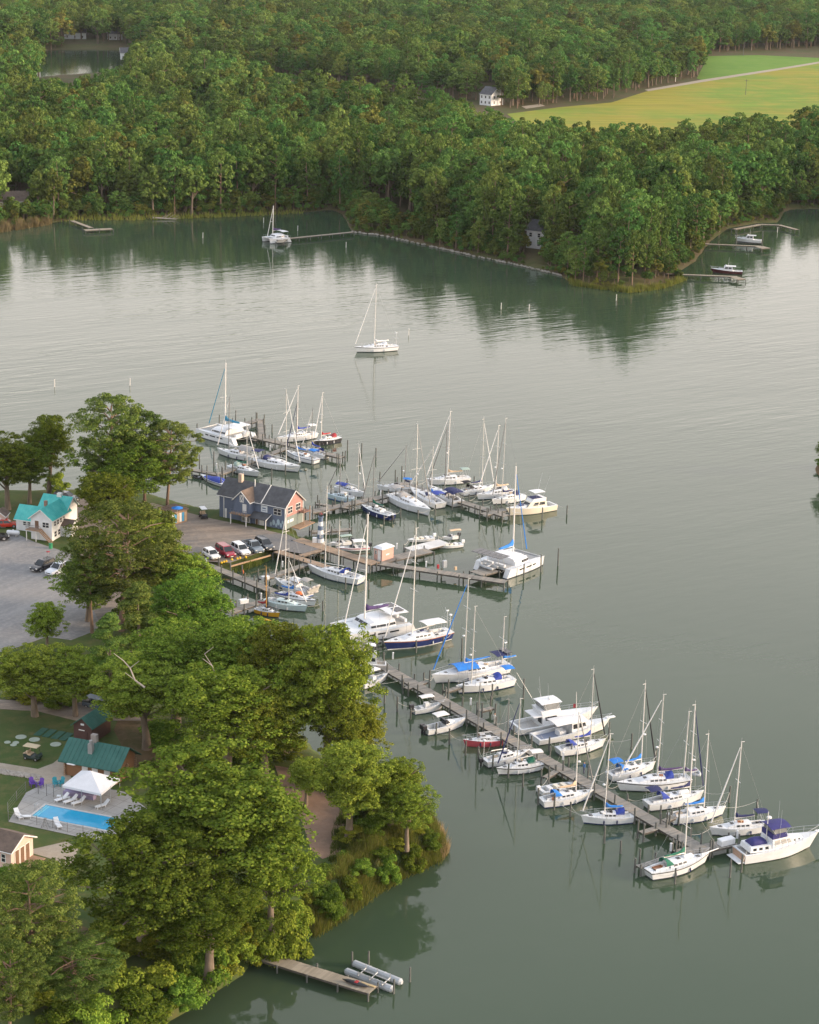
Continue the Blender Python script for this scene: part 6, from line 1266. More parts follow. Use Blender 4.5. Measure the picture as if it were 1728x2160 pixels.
def frame_of(a, c, z):
    """empty at ground point a whose x axis runs to ground point c (pixels); returns (location, heading, length)"""
    A, C = at(*a, z), at(*c, z); return A, heading(A, C), (C - A).length
def gable(e, u0, u1, v0, v1, z0, ze, zr, wm, rm, along='u', ov=0.35, th=0.10, gm=None, ribs=0.0, trim=TRIM, wname='wall', rname='roof'):
    """gabled block in the building frame; u to the right along the front, v away from it"""
    T = (lambda u, v, z: (u, v, z)) if along == 'u' else (lambda u, v, z: (v, u, z))
    if along == 'v': u0, u1, v0, v1 = v0, v1, u0, u1
    vm = (v0 + v1) / 2; mb = MB()
    for v in (v0, v1): w_ = MB().poly([T(u0, v, z0), T(u1, v, z0), T(u1, v, ze), T(u0, v, ze)]).build(wname, wm, e)
    for i, u in enumerate((u0, u1)):
        MB().poly([T(u, v0, z0), T(u, v1, z0), T(u, v1, ze), T(u, vm, zr), T(u, v0, ze)]).build('gable_wall', (gm[i] if gm and gm[i] else wm), e)
    sl = (zr - ze) / (vm - v0); rmb = MB(); rb = MB(); tb = MB()
    for s, vv in ((-1, v0), (1, v1)):
        ve = vv + s * ov; zeo = ze - ov * sl; up = th
        a = [T(u0 - ov, ve, zeo), T(u1 + ov, ve, zeo), T(u1 + ov, vm, zr), T(u0 - ov, vm, zr)]
        rmb.loft([[(x, y, z + 0.02) for x, y, z in a], [(x, y, z + 0.02 + up) for x, y, z in a]])
        if ribs:
            n = int((u1 - u0 + 2 * ov) / ribs)
            for i in range(n + 1): u = u0 - ov + (u1 - u0 + 2 * ov) * i / n; rb.tube(T(u, ve, zeo + up + .03), T(u, vm, zr + up + .03), 0.03, n=4)
        for u in (u0 - ov, u1 + ov): tb.tube(T(u, ve, zeo - .04), T(u, vm, zr - .02), 0.09, n=4)
        tb.tube(T(u0 - ov, ve, zeo - .04), T(u1 + ov, ve, zeo - .04), 0.07, n=4)
    r = rmb.build(rname, rm, e)
    if ribs: rb.build('roof_ribs', rm, r)
    if trim: tb.build('roof_trim', trim, r)
    return w_, r
def rect(e, kind, u0, u1, z0, z1, v, side='front', m=None, fr=TRIM, muntins=1, name='window'):
    """window or door on a wall: side 'front' lies at v = const facing -v, 'right' at u = const facing +u, 'left' facing -u"""
    if side == 'front': Tq = lambda a, z, o: (a, v - o, z)
    elif side == 'right': Tq = lambda a, z, o: (v + o, a, z)
    else: Tq = lambda a, z, o: (v - o, u0 + u1 - a, z)
    def slab(a0, a1, b0, b1, o0, o1): 
        mb = MB(); mb.loft([[Tq(a0, b0, o0), Tq(a1, b0, o0), Tq(a1, b1, o0), Tq(a0, b1, o0)], [Tq(a0, b0, o1), Tq(a1, b0, o1), Tq(a1, b1, o1), Tq(a0, b1, o1)]]); return mb
    o = slab(u0, u1, z0, z1, -0.02, 0.05).build(name, fr, e); t = 0.09
    if kind == 'window':
        k = muntins; w_ = (u1 - u0 - t * (k + 1)) / k
        for i in range(k):
            for j in range(2):
                a = u0 + t + i * (w_ + t); h = (z1 - z0 - 3 * t) / 2; b = z0 + t + j * (h + t); slab(a, a + w_, b, b + h, 0.03, 0.065).build('pane', m or WINP, o)
    elif kind == 'door':
        slab(u0 + t, u1 - t, z0, z1 - t, 0.03, 0.065).build('leaf', m or DOORW, o)
    return o, slab

Ap, Cp, Dp = (463, 1089), (601, 1118), (644, 1103)
A, hd, BL = frame_of(Ap, Cp, LOW); BW = min(8.5, (at(*Dp, LOW) - at(*Cp, LOW)).length); Cw = at(*Cp, LOW); ze = rise(Cw, 1068.0); zr = ze + 2.3
print('building', BL, BW, ze)
bd = empty('marina_building', A, hd, 'two storey slate blue building with grey roof and warm sunlight painted on its right gable, beside the docks', 'building')
gable(bd, 0, BL, 0, BW, 0, ze, zr, SLATE, SHINGLE, 'u', 0.4)
wl = BL * 0.045
MB().loft([[(-wl * 1.2, 1.2, 0), (0, 1.2, 0), (0, BW - 1.0, 0), (-wl * 1.2, BW - 1.0, 0)], [(-wl * 1.2, 1.2, ze - .3), (0, 1.2, ze - .3), (0, BW - 1.0, ze - .3), (-wl * 1.2, BW - 1.0, ze - .3)]]).build('end_wing', SLATE, bd)
MB().loft([[(-wl * 1.6, 0.8, ze - .3), (0.3, 0.8, ze - .1), (0.3, BW - .6, ze - .1), (-wl * 1.6, BW - .6, ze - .3)], [(-wl * 1.2, 2.8, ze + .9), (0.3, 2.8, ze + 1.3), (0.3, BW - 2.6, ze + 1.3), (-wl * 1.2, BW - 2.6, ze + .9)]]).build('wing_roof', SHINGLE, bd)
# right gable: warm sunlight on slate boards painted as pink above, grey green below, set 3 mm proud as cladding
mid = ze * 0.5
MB().loft([[(BL + .0, 0.02, mid), (BL, BW - .02, mid), (BL, BW - .02, ze), (BL, BW / 2, zr - .05), (BL, .02, ze)], [(BL + .03, 0.02, mid), (BL + .03, BW - .02, mid), (BL + .03, BW - .02, ze), (BL + .03, BW / 2, zr - .05), (BL + .03, .02, ze)]]).build('upper_painted_sunlight', SUNPAINT, bd)
MB().loft([[(BL, 0.02, 0), (BL, BW - .02, 0), (BL, BW - .02, mid - .02), (BL, .02, mid - .02)], [(BL + .03, 0.02, 0), (BL + .03, BW - .02, 0), (BL + .03, BW - .02, mid - .02), (BL + .03, .02, mid - .02)]]).build('lower_cladding', SAGES, bd)
for v in (0.04, BW - .04): MB().box((BL + .03, v, ze / 2), (.14, .14, ze)).build('corner_board', TRIM, bd)
MB().box((BL * .07, -.02, ze / 2), (.14, .1, ze)).build('corner_board', TRIM, bd); MB().box((BL, -.02, ze / 2), (.14, .1, ze)).build('corner_board', TRIM, bd)
vb = MB(); vb.tube((BL * .655, -.42, ze - .2), (BL * .655, BW / 2, zr + .16), .1, n=4); vb.build('roof_divider', TRIM, bd)
rect(bd, 'window', BL * .235, BL * .30, ze * .60, ze * .82, 0, muntins=1); rect(bd, 'window', BL * .83, BL * .945, ze * .56, ze * .84, 0, muntins=2)
rect(bd, 'window', BW * .13, BW * .40, ze * .62, ze * .90, BL + .03, 'right', muntins=2); rect(bd, 'window', BW * .58, BW * .85, ze * .62, ze * .92, BL + .03, 'right', muntins=2)
s1, _ = rect(bd, 'sign', BL * .64, BL * .735, ze * .58, ze * .85, 0, name='sign_board', fr=mat('sign_white', (.66, .72, .76), .5, .05)); MB().box((BL * .687, -.065, ze * .74), (BL * .05, .02, .22)).build('emblem', TEXTM, s1); MB().box((BL * .687, -.065, ze * .645), (BL * .065, .02, .09)).build('lettering', TEXTM, s1)
s2, _ = rect(bd, 'sign', BW * .27, BW * .46, ze * .24, ze * .36, BL + .03, 'right', name='sign_board', fr=mat('sign_white', (.66, .72, .76)))
s3, _ = rect(bd, 'sign', BW * .12, BW * .22, ze * .24, ze * .36, BL + .03, 'right', name='sign_board', fr=mat('sign_white', (.66, .72, .76)))
# dormer bay over the entrance
d0, d1 = BL * .30, BL * .535; dv = -1.5
gable(bd, d0, d1, dv, BW * .5, ze * .46, ze + .1, ze + 1.75, SLATE, SHINGB, 'v', 0.3, wname='bay_wall', rname='bay_roof')
dm = (d0 + d1) / 2; xw, sl = rect(bd, 'panel', dm - .45, dm + .45, ze * .92, ze + 1.0, dv, name='crossed_vent', fr=TRIM)
for q in (((dm - .36, dv - .07, ze * .95), (dm + .36, dv - .07, ze + .95)), ((dm + .36, dv - .07, ze * .95), (dm - .36, dv - .07, ze + .95))): MB().tube(q[0], q[1], .05, n=4).build('cross_brace', SLATE, xw)
rect(bd, 'door', d0 + (d1 - d0) * .55, d0 + (d1 - d0) * .80, ze * .5, ze * .86, dv, name='upper_door')
bal = MB(); bal.box((dm, dv - .6, ze * .46), (d1 - d0 + .5, 1.3, .14)); bo = bal.build('balcony', WOODR, bd); rl = MB(); [rl.box((dm, dv - 1.2, ze * .46 + h), (d1 - d0 + .5, .06, .06)) for h in (.45, .9)]; [rl.box((d0 + (d1 - d0) * k / 6, dv - 1.2, ze * .46 + .45), (.06, .06, .9)) for k in range(7)]; rl.build('balcony_rail', SLATE, bo)
for u in (d0, d1): MB().box((u, dv - 1.1, ze * .23), (.14, .14, ze * .46)).build('porch_post', TRIM, bd)
lt = MB(); lt.loft([[(d1 - .2, -1.9, ze * .36), (BL * .80, -1.9, ze * .36), (BL * .80, 0, ze * .52), (d1 - .2, 0, ze * .52)], [(d1 - .2, -1.9, ze * .36 + .1), (BL * .80, -1.9, ze * .36 + .1), (BL * .80, 0, ze * .52 + .1), (d1 - .2, 0, ze * .52 + .1)]]); lo_ = lt.build('porch_roof', SHINGLE, bd); MB().tube((BL * .80, -1.95, ze * .37), (BL * .80, 0, ze * .53), .08, n=4).build('roof_trim', TRIM, lo_)
MB().box((BL * .79, -1.75, ze * .18), (.14, .14, ze * .36)).build('porch_post', TRIM, bd)
rect(bd, 'door', BL * .615, BL * .685, 0, ze * .40, 0, name='door'); rect(bd, 'door', BL * .555, BL * .60, 0, ze * .40, 0, m=DOORB, name='door'); rect(bd, 'window', BL * .365, BL * .485, .15, ze * .42, -.35, muntins=3, name='shop_front', m=CLEAR)
MB().box((BL * .425, -.17, ze * .22), (BL * .15, .34, ze * .44)).build('shop_bay', SLATE, bd); rect(bd, 'door', BL * .02, BL * .05, 0, ze * .42, 1.2, name='door'); rect(bd, 'door', BL * .085, BL * .115, 0, ze * .40, 0, name='door')
mu = mat('mural_pale_blue', (.36, .47, .55), .7, .15)
for k, (u, z, r) in enumerate(((.79, .14, .42), (.83, .22, .55), (.87, .13, .38), (.90, .27, .6), (.94, .16, .45), (.965, .30, .35))): MB().loft([[(BL * u + r * .55 * math.cos(2 * math.pi * j / 10), -o, ze * z + r * math.sin(2 * math.pi * j / 10)) for j in range(10)] for o in (-.02, .012)]).build('mural_figure', mu, bd)
MB().box((BL * .215, BW * .42, zr + .55), (.75, .75, 1.6)).build('chimney', mat('beige_render', (.50, .40, .32), .9, .12), bd); MB().tube((BL * .44, BW * .38, zr - .5), (BL * .44, BW * .38, zr + .9), .1, n=8).build('vent_pipe', TRIM, bd)
# side gallery towards the pier
gl = MB(); gl.box((BL + 1.0, BW * .75, 0.05), (2.0, BW * .9, .14)); g_ = gl.build('side_deck', WOODR, bd); g2 = MB(); g2.box((BL + .6, BW * .95, ze * .52), (1.2, 2.2, .14)); g2.build('upper_gallery', mat('red_wood', (.22, .12, .09), .8, .15), bd)
for u, v in ((BL + 1.1, BW * .95 - 1.0), (BL + 1.1, BW * .95 + 1.0)): MB().box((u, v, ze * .36), (.12, .12, ze * .72)).build('gallery_post', WOODR, bd)
for k in range(4): MB().box((BL + .6, BW * .95 - 1.1, ze * .54 + .25 * k + .1), (1.2, .06, .08)).build('gallery_rail', mat('red_wood', (.36, .16, .10)), bd)

# white house with teal roof
A, hd, gw = frame_of((66, 1136), (110, 1142), LOW); he = rise(at(110, 1142, LOW), 1096)
h1 = empty('white_house', A, hd, 'white two storey house with teal metal roof and outside stair at the left', 'house'); gl_ = 6.6; print('house', gw, he)
gable(h1, 0, gw, 0, gl_, 0, he, he + 1.6, WSIDE, TEALR, 'v', 0.35, ribs=0.5)
gable(h1, -1.4, gw - .2, gl_ - .6, gl_ + 3.4, 0, he + .2, he + 1.9, WSIDE, TEALR, 'u', 0.3, ribs=0.5, wname='rear_wall', rname='rear_roof')
gable(h1, -5.0, -0.02, 3.6, 7.6, 0, he * .56, he * .56 + 1.9, WSIDE, TEALR, 'u', 0.3, ribs=0.5, wname='wing_wall', rname='wing_roof')
gable(h1, gw, gw + 2.0, 3.4, 6.0, 0, he * .5, he * .5 + .8, WSIDE, SHINGB, 'u', 0.2, wname='annex_wall', rname='annex_roof')
MB().box((0.9, gl_ * .6, he + 1.5), (.5, .5, 1.0)).build('chimney', BRICKM, h1); MB().box((1.6, gl_ + 1.4, he + 2.1), (.9, .7, .7)).build('roof_vent', TRIM, h1)
rect(h1, 'window', gw * .55, gw * .88, he * .58, he * .84, 0, muntins=2); rect(h1, 'door', gw * .18, gw * .40, he * .52, he * .88, 0, name='upper_door', m=DOORB); rect(h1, 'door', gw * .12, gw * .42, 0, he * .40, 0, name='door'); rect(h1, 'door', gw * .50, gw * .72, 0, he * .40, 0, name='door')
for k in range(4): rect(h1, 'window', gl_ * (.12 + .17 * k), gl_ * (.22 + .17 * k), he * .62, he * .86, gw, 'right')
for k in range(2): rect(h1, 'window', gl_ * (.12 + .2 * k), gl_ * (.26 + .2 * k), he * .12, he * .40, gw, 'right')
rect(h1, 'window', 4.2, 5.0, he * .15, he * .36, gw + 2.0, 'right', m=mat('red_door', (.40, .12, .08), .6, .1)); rect(h1, 'window', -3.6, -2.9, he * .25, he * .45, 3.6); rect(h1, 'window', -2.7, -2.0, he * .25, he * .45, 3.6)
MB().box((gw * .22, -.7, he * .50), (gw * .62, 1.4, .12)).build('landing', WOODR, h1); lr = MB(); [lr.box((gw * .22, -1.35, he * .5 + h), (gw * .62, .05, .06)) for h in (.3, .6, .9)]; [lr.box((-gw * .08, -.7, he * .5 + h), (.05, 1.4, .06)) for h in (.3, .6, .9)]; lr.build('landing_rail', MASTD, h1)
for k in range(11): f = k / 10; MB().box((gw * .55 + gw * .5 * f, -.7, he * .48 * (1 - f) + .04), (.28, 1.0, .06)).build('stair_tread', WOODR, h1)
for v in (-.2, -1.2): MB().tube((gw * .52, v, he * .52 - .1), (gw * 1.06, v, 0.0), .07, n=4).build('stringer', WOODR, h1); 
for v in (-1.2,): MB().tube((gw * .52, v, he * .52 + .9), (gw * 1.06, v, .9), .05, n=4).build('handrail', WOODR, h1)
for u in (-gw * .05, gw * .4): MB().box((u, -1.3, he * .25), (.12, .12, he * .5)).build('landing_post', TRIM, h1)

# small pink-white shed at the left edge
A, hd, L_ = frame_of((-14, 1112), (6, 1113), LOW); sh = empty('small_shed', A, hd, 'small pale shed with brown roof at the left edge', 'shed'); gable(sh, 0, 2.2, 0, 2.6, 0, 2.2, 3.0, PINKS, SHINGB, 'v', .2); rect(sh, 'door', .6, 1.5, 0, 1.9, 0, name='door')
# log cabin by the pool, shed behind it
A, hd, L_ = frame_of((136, 1634), (247, 1655), HIGH); cb = empty('log_cabin', A, hd, 'log cabin with long green metal roof behind the pool tent', 'cabin'); print('cabin', L_)
gable(cb, 0, L_, 0, 5.0, 0, 2.35, 4.1, LOGS, GREENR, 'u', 0.6, ribs=0.6, trim=None)
for k, u in enumerate((.34, .53, .76)): rect(cb, 'door', L_ * u, L_ * (u + .11), 0.2, 2.1, 0, name='door')
for u in (.02, .99): 
    for i in range(8): MB().tube((L_ * u, -.25, .15 + .28 * i), (L_ * u, .1, .15 + .28 * i), .13, n=7).build('log_end', WOODR, cb)
for v in (.3, 2.5, 4.7):
    for i in range(7): MB().tube((L_ - .05, v, .15 + .28 * i), (L_ + .3, v, .15 + .28 * i), .13, n=7).build('log_end', WOODR, cb)
ch = MB(); ch.box((L_ * .43, 1.2, 3.7), (.62, .62, 1.5)); ch.tube((L_ * .43, 1.2, 4.4), (L_ * .43, 1.2, 4.9), .22, n=10); ch.build('chimney', mat('grey_metal', (.34, .34, .34), .4, .1, metal=.3), cb); MB().box((L_ * .40, 2.6, 4.6), (.8, .6, 1.1)).build('brick_stack', mat('grey_block', (.32, .29, .27), .9, .15), cb)
wt = MB(); wt.frus(L_ * .08, L_ * .28, .0 + .9, .9, 2.0, 2.5, L_ * .17, L_ * .19, .05, .05); 
A, hd, L_ = frame_of((156, 1562), (194, 1570), HIGH); sd_ = empty('green_roofed_shed', A, hd, 'dark brown shed with green metal roof behind the log cabin', 'shed'); gable(sd_, 0, L_, 0, 4.8, 0, 2.4, 3.5, DKBROWN, GREENR, 'v', .3, ribs=.6, trim=None)
lm, _ = rect(sd_, 'sign', L_ * .40, L_ * .58, 2.45, 2.7, 0, name='wall_lamp', fr=WHITE); MB().box((L_ * .45, -.04, 1.75), (.9, .05, .12)).build('name_plate', TRIM, sd_); rect(sd_, 'door', L_ * .2, L_ * .75, 0, 1.6, 0, m=DKBROWN, fr=DKBROWN, name='door')
# cottage bottom left
A, hd, L_ = frame_of((-30, 1822), (24, 1836), HIGH); ct = empty('cottage', A, hd, 'brown roofed cottage with pink cream walls cut by the left edge', 'house'); gable(ct, 0, L_, 0, 4.4, 0, 2.5, 3.6, PINKS, SHINGB, 'u', .35)
rect(ct, 'window', L_ * .62, L_ * .80, .8, 1.9, 0, muntins=1)
for k in range(3): rect(ct, 'door', .7 + 1.05 * k, 1.6 + 1.05 * k, 0.05, 2.15, L_, 'right', m=DOORB, name='door')
MB().box((L_ + .9, 2.2, .05), (1.8, 4.2, .1)).build('patio', WOODR, ct)
# kiosk on the fuel dock, bar by the shore
A, hd, L_ = frame_of((789, 1179), (802, 1183), 1.31); kk = empty('fuel_kiosk', (A.x, A.y, 1.31), hd, 'kiosk with white roof on the fuel dock, warm sunlight painted on its walls', 'kiosk'); MB().frus(0, 1.9, 0, 0, 0, 0.01, 0, 1.9, 0, 0)
w1 = MB(); w1.loft([[(0, 0, 0), (1.9, 0, 0), (1.9, 3.0, 0), (0, 3.0, 0)], [(0, 0, 2.1), (1.9, 0, 2.1), (1.9, 3.0, 2.1), (0, 3.0, 2.1)]]); w1.build('wall', mat('painted_sunlight_pink', (.52, .32, .27), .7, .08), kk); r1 = MB(); r1.loft([[(-.2, -.2, 2.12), (2.1, -.2, 2.12), (2.1, 3.2, 2.12), (-.2, 3.2, 2.12)], [(.3, .3, 2.5), (1.6, .3, 2.5), (1.6, 2.7, 2.5), (.3, 2.7, 2.5)]]); r1.build('roof', WHITE, kk)  # pink of the kiosk walls is warm sunlight painted into their colour
rect(kk, 'door', .9, 1.6, 0, 1.9, 0, name='door'); rect(kk, 'window', .2, .7, 1.0, 1.7, 0); MB().box((1.93, 1.4, 1.0), (.04, .9, .25)).build('lettering', TRIM, kk)
A, hd, L_ = frame_of((336, 1098), (362, 1108), LOW); br = empty('shore_bar', A, hd, 'low shore bar with roof deck, white and blue panels, between the pines and the yard', 'kiosk')
b1 = MB(); b1.loft([[(0, 0, 0), (L_, 0, 0), (L_, 3.6, 0), (0, 3.6, 0)], [(0, 0, 2.4), (L_, 0, 2.4), (L_, 3.6, 2.4), (0, 3.6, 2.4)]]); b1.build('wall', WOODR, br)
pm = [mat('panel_white', (.66, .66, .64)), mat('panel_blue', (.05, .28, .50)), mat('panel_tan', (.45, .32, .20))]
for k in range(6): rect(br, 'panel', .1 + 3.4 * k / 6, .1 + 3.4 * (k + .85) / 6, .3, 2.0, L_, 'right', name='panel', fr=pm[k % 3])
for k in range(4): rect(br, 'panel', L_ * (.05 + .24 * k), L_ * (.25 + .24 * k), .3, 2.0, 0, name='panel', fr=pm[(k + 1) % 3])
MB().box((L_ / 2, 1.8, 2.46), (L_ + .5, 4.2, .12)).build('roof_deck', SHINGB, br); rr = MB(); [rr.path([(-.2, -.2, 2.5 + h), (L_ + .2, -.2, 2.5 + h), (L_ + .2, 3.8, 2.5 + h)], .035, 4) for h in (.4, .8)]; rr.build('rail', DOORB, br)
def umbrella(name, p, z, r, h, m, label, n=8):
    e = empty(name, at(*p, z), random.uniform(0, 1), label, 'umbrella'); MB().tube((0, 0, 0), (0, 0, h), .035, n=6).build('pole', STEEL, e); mb = MB(); rim = [(r * math.cos(2 * math.pi * j / n), r * math.sin(2 * math.pi * j / n), h - r * .28) for j in range(n)]
    for j in range(n): mb.poly([rim[j], rim[(j + 1) % n], (0, 0, h)]); mb.poly([(0, 0, h - .05), tuple(c - (.05 if i == 2 else 0) for i, c in enumerate(rim[(j + 1) % n])), tuple(c - (.05 if i == 2 else 0) for i, c in enumerate(rim[j]))])
    mb.build('canopy', m, e); return e
umbrella('blue_umbrella', (374, 1090), LOW + 2.5, 1.1, 2.0, BLUEC, 'closed blue parasol on the roof deck of the shore bar'); umbrella('pool_umbrella', Z('p', 800, 790), HIGH, 1.2, 2.3, WHITEC, 'small white parasol beside the log cabin door')
umbrella('red_umbrella', (102, 1188), LOW, .35, 2.2, REDC, 'narrow red folded parasol behind the black SUV')

# lighthouse
lp = at(676, 1144, LOW); lh = empty('lighthouse', lp, 0, 'small blue and white banded lighthouse at the foot of the boardwalk', 'lighthouse'); H_ = rise(lp, 1082); LB = mat('band_blue_grey', (.10, .15, .24), .6, .1)
for k in range(6):
    z0, z1 = H_ * .86 * k / 6, H_ * .86 * (k + 1) / 6; r0, r1 = .62 - .22 * k / 6, .62 - .22 * (k + 1) / 6; MB().tube((0, 0, z0), (0, 0, z1), r0, r1, 16, cap=False).build('band', WHITE if k % 2 == 0 else LB, lh, True)
MB().tube((0, 0, H_ * .86), (0, 0, H_ * .88), .55, n=16).build('gallery', LB, lh); MB().tube((0, 0, H_ * .88), (0, 0, H_ * .96), .30, n=10).build('lantern', GLASS, lh); MB().tube((0, 0, H_ * .96), (0, 0, H_ * 1.02), .38, .06, 10).build('cap', mat('dark_red_cap', (.16, .03, .03), .5, .1), lh); MB().tube((0, 0, -.6), (0, 0, .12), .8, n=16).build('plinth', mat('concrete', (.40, .39, .37), .9, .1), lh)
rect(lh, 'window', -.14, .14, 1.0, 1.5, -.58, name='window')
tag((lambda o: (setattr(o, 'location', at(664, 1144, LOW)), o)[1])(MB().box((0, 0, .45), (.8, .8, .9)).build('dock_box', WHITE)), 'white box beside the lighthouse', 'box')

# far houses
def far_house(label, p, hdg, l, wd, h, wm, rm, ups=1, nwin=3, z=FAR_Z):
    q = at(*p, z); e = empty('far_house', q, hdg, label, 'house'); gable(e, -l / 2, l / 2, 0, wd, 0, h, h + wd * .35, wm, rm, 'u', .4)
    for f in range(ups):
        for k in range(nwin): u = -l / 2 + l * (k + .5) / nwin; rect(e, 'window', u - .55, u + .55, .9 + 2.8 * f, 2.3 + 2.8 * f, 0)
        for k in range(2): v = wd * (k + .5) / 2; rect(e, 'window', v - .5, v + .5, .9 + 2.8 * f, 2.3 + 2.8 * f, l / 2, 'right'); rect(e, 'window', v - .5, v + .5, .9 + 2.8 * f, 2.3 + 2.8 * f, -l / 2, 'left')
    return e
GREYS = siding('grey_siding', (.40, .41, .42)); TANS = siding('tan_siding', (.45, .35, .28))
far_house('white two storey farmhouse beside the yellow field', (1024, 222), -0.72, 8, 10, 6.0, WSIDE, SHINGLE, 2, 3)
far_house('white house half hidden by the pines of the point', (1136, 525), -0.5, 9, 8, 6.0, WSIDE, SHINGLE, 2, 3); far_house('pale grey house deeper in the pines of the point', (1245, 520), -0.5, 9, 8, 5.0, GREYS, SHINGLE, 2, 3)
lf_ = far_house('grey house with deck on the far left shore', (22, 448), .25, 12, 8, 4.0, GREYS, SHINGB, 1, 4); MB().box((0, -1.6, 1.6), (12, 3.0, .2)).build('deck', WOODR, lf_)
for p, l, lab, wm in [((158, 82), 16, 'white house left of the far inlet lawn', WSIDE), ((243, 84), 10, 'small white house on the lawn above the far inlet', WSIDE), ((455, 98), 18, 'long pale house in the wood right of the far inlet', WSIDE), ((352, 108), 12, 'tan house in the wood beside the far inlet', TANS), ((70, 138), 9, 'white cottage on the left bank of the far inlet', WSIDE), ((270, 126), 9, 'white cottage on the right bank of the far inlet', WSIDE), ((70, 46), 10, 'pale blue house far back at the upper left', GREYS)]: far_house(lab, p, .2, l, 8, 4.5, wm, SHINGLE, 1, 3)
dk = at(558, 424, FAR_Z); fs = empty('lakeside_shelter', dk, .1, 'open timber shelter on the far shore', 'shelter'); [MB().box((u, v, 1.4), (.2, .2, 2.8)).build('post', TRIM, fs) for u in (-3, 3) for v in (0, 3)]; MB().box((0, 1.5, 2.9), (7, 4, .2)).build('roof', GREYS, fs); MB().box((0, 1.5, .15), (7, 4, .3)).build('floor', WOODR, fs)

# ------------------------------------------------------------------ vehicles
TYRE = mat('tyre', (.02, .02, .02), .9, .2); RIM = mat('rim', (.45, .45, .46), .35, .05, metal=.5); LAMP = mat('headlamp', (.75, .75, .72), .15, .05); TAIL = mat('tail_lamp', (.35, .02, .02), .3, .1); CGLASS = mat('car_glass', (.025, .03, .035), .08, .2)
def car(label, p, hdg, kind, rgb, z=LOW, cat='car'):
    e = empty({'pickup': 'pickup_truck', 'suv': 'parked_suv', 'van': 'minivan', 'hatch': 'parked_car'}[kind], at(*p, z) + Vector((0, 0, .045)), hdg, label, cat, 'parked vehicles')
    pm_ = mat('paint_%02d%02d%02d' % tuple(int(c * 99) for c in rgb), rgb, .25, .04, coat=.6); L, W, H = {'hatch': (4.2, 1.76, 1.5), 'suv': (4.7, 1.86, 1.72), 'van': (5.0, 1.95, 1.76), 'pickup': (5.6, 1.96, 1.84)}[kind]
    w_ = W / 2; belt = H * .60; hood = H * .56; g0 = .24
    X = lambda f: (f - .5) * L
    secs = [(0.0, .80, .45, belt * .85), (.015, .92, .32, belt * .98), (.10, 1.0, g0, belt), (.35, 1.0, g0, belt), (.62, 1.0, g0, belt), (.70, .99, g0, hood * 1.02), (.86, .96, g0, hood * .95), (.96, .90, .28, hood * .84), (1.0, .74, .36, hood * .66)]
    if kind == 'pickup': secs[2:4] = [(.10, 1.0, .34, belt), (.40, 1.0, .34, belt)]
    ring = lambda x, k, zb, zt: [(x, -w_ * k, zb + .08), (x, -w_ * k, zt - .12), (x, -w_ * k * .9, zt), (x, w_ * k * .9, zt), (x, w_ * k, zt - .12), (x, w_ * k, zb + .08), (x, w_ * k * .85, zb), (x, -w_ * k * .85, zb)]
    MB().loft([ring(X(f), k, a, b) for f, k, a, b in secs]).build('body', pm_, e)
    r0, r1, t0, t1 = {'hatch': (.04, .72, .12, .56), 'suv': (.02, .72, .07, .56), 'van': (.02, .76, .06, .60), 'pickup': (.40, .72, .43, .60)}[kind]
    cab = MB(); cab.frus(X(r0), X(r1), w_ * .93, w_ * .90, belt - .03, H - .05, X(t0), X(t1), w_ * .74, w_ * .74); co = cab.build('cabin_glass', CGLASS, e)
    MB().frus(X(t0) - .04, X(t1) + .06, w_ * .77, w_ * .77, H - .08, H, X(t0) + .1, X(t1) - .1, w_ * .70, w_ * .70).build('roof', pm_, e)
    pl_ = MB()
    for s in (-1, 1):
        for b, t in ((r1, t1), (r0, t0), ((r0 + r1) / 2, (t0 + t1) / 2)): pl_.tube((X(b), s * w_ * .925, belt - .03), (X(t), s * w_ * .755, H - .05), .05, n=4)
    pl_.build('pillars', pm_, e)
    if kind == 'pickup': MB().box((X(.22), 0, belt + .0), (L * .34, W * .78, .06)).build('bed_floor', RUBBER, e); bs = MB(); [bs.box((X(.21), s * w_ * .93, belt + .05), (L * .38, .1, .16)) for s in (-1, 1)]; bs.box((X(.02), 0, belt + .05), (.1, W * .9, .16)); bs.build('bed_rail', pm_, e)
    for f in (.19, .81):
        for s in (-1, 1):
            r = .33 if kind != 'pickup' else .39; wh = MB(); wh.tube((X(f), s * (w_ - .20), r), (X(f), s * (w_ + .015), r), r, n=14); wo_ = wh.build('wheel', TYRE, e); MB().tube((X(f), s * (w_ + .0), r), (X(f), s * (w_ + .03), r), r * .62, n=10).build('rim', RIM, wo_)
    for s in (-1, 1): MB().box((X(.965), s * w_ * .72, hood * .74), (.16, .34, .15)).build('headlight', LAMP, e); MB().box((X(.008), s * w_ * .74, belt * .80), (.1, .2, .26)).build('tail_light', TAIL, e); MB().box((X(.66), s * (w_ + .08), belt + .05), (.18, .2, .14)).build('mirror', pm_, e)
    MB().box((X(.995), 0, hood * .55), (.06, W * .5, .16)).build('grille', RUBBER, e); MB().box((X(1.0), 0, .42), (.04, .5, .12)).build('number_plate', TRIM, e)
    return e
hq = R(-58)
car('white hatchback, leftmost of the row of five parked cars', (446, 1176), hq, 'hatch', (.72, .73, .74)); car('red minivan, second in the row of five', (476, 1171), hq, 'van', (.28, .012, .03)); car('white SUV in the middle of the row of five', (508, 1167), hq, 'suv', (.70, .72, .75))
car('grey blue pickup, fourth in the row of five', (534, 1161), hq, 'pickup', (.16, .20, .24), cat='pickup'); car('dark grey SUV at the right end of the row of five', (558, 1156), hq, 'suv', (.06, .07, .08))
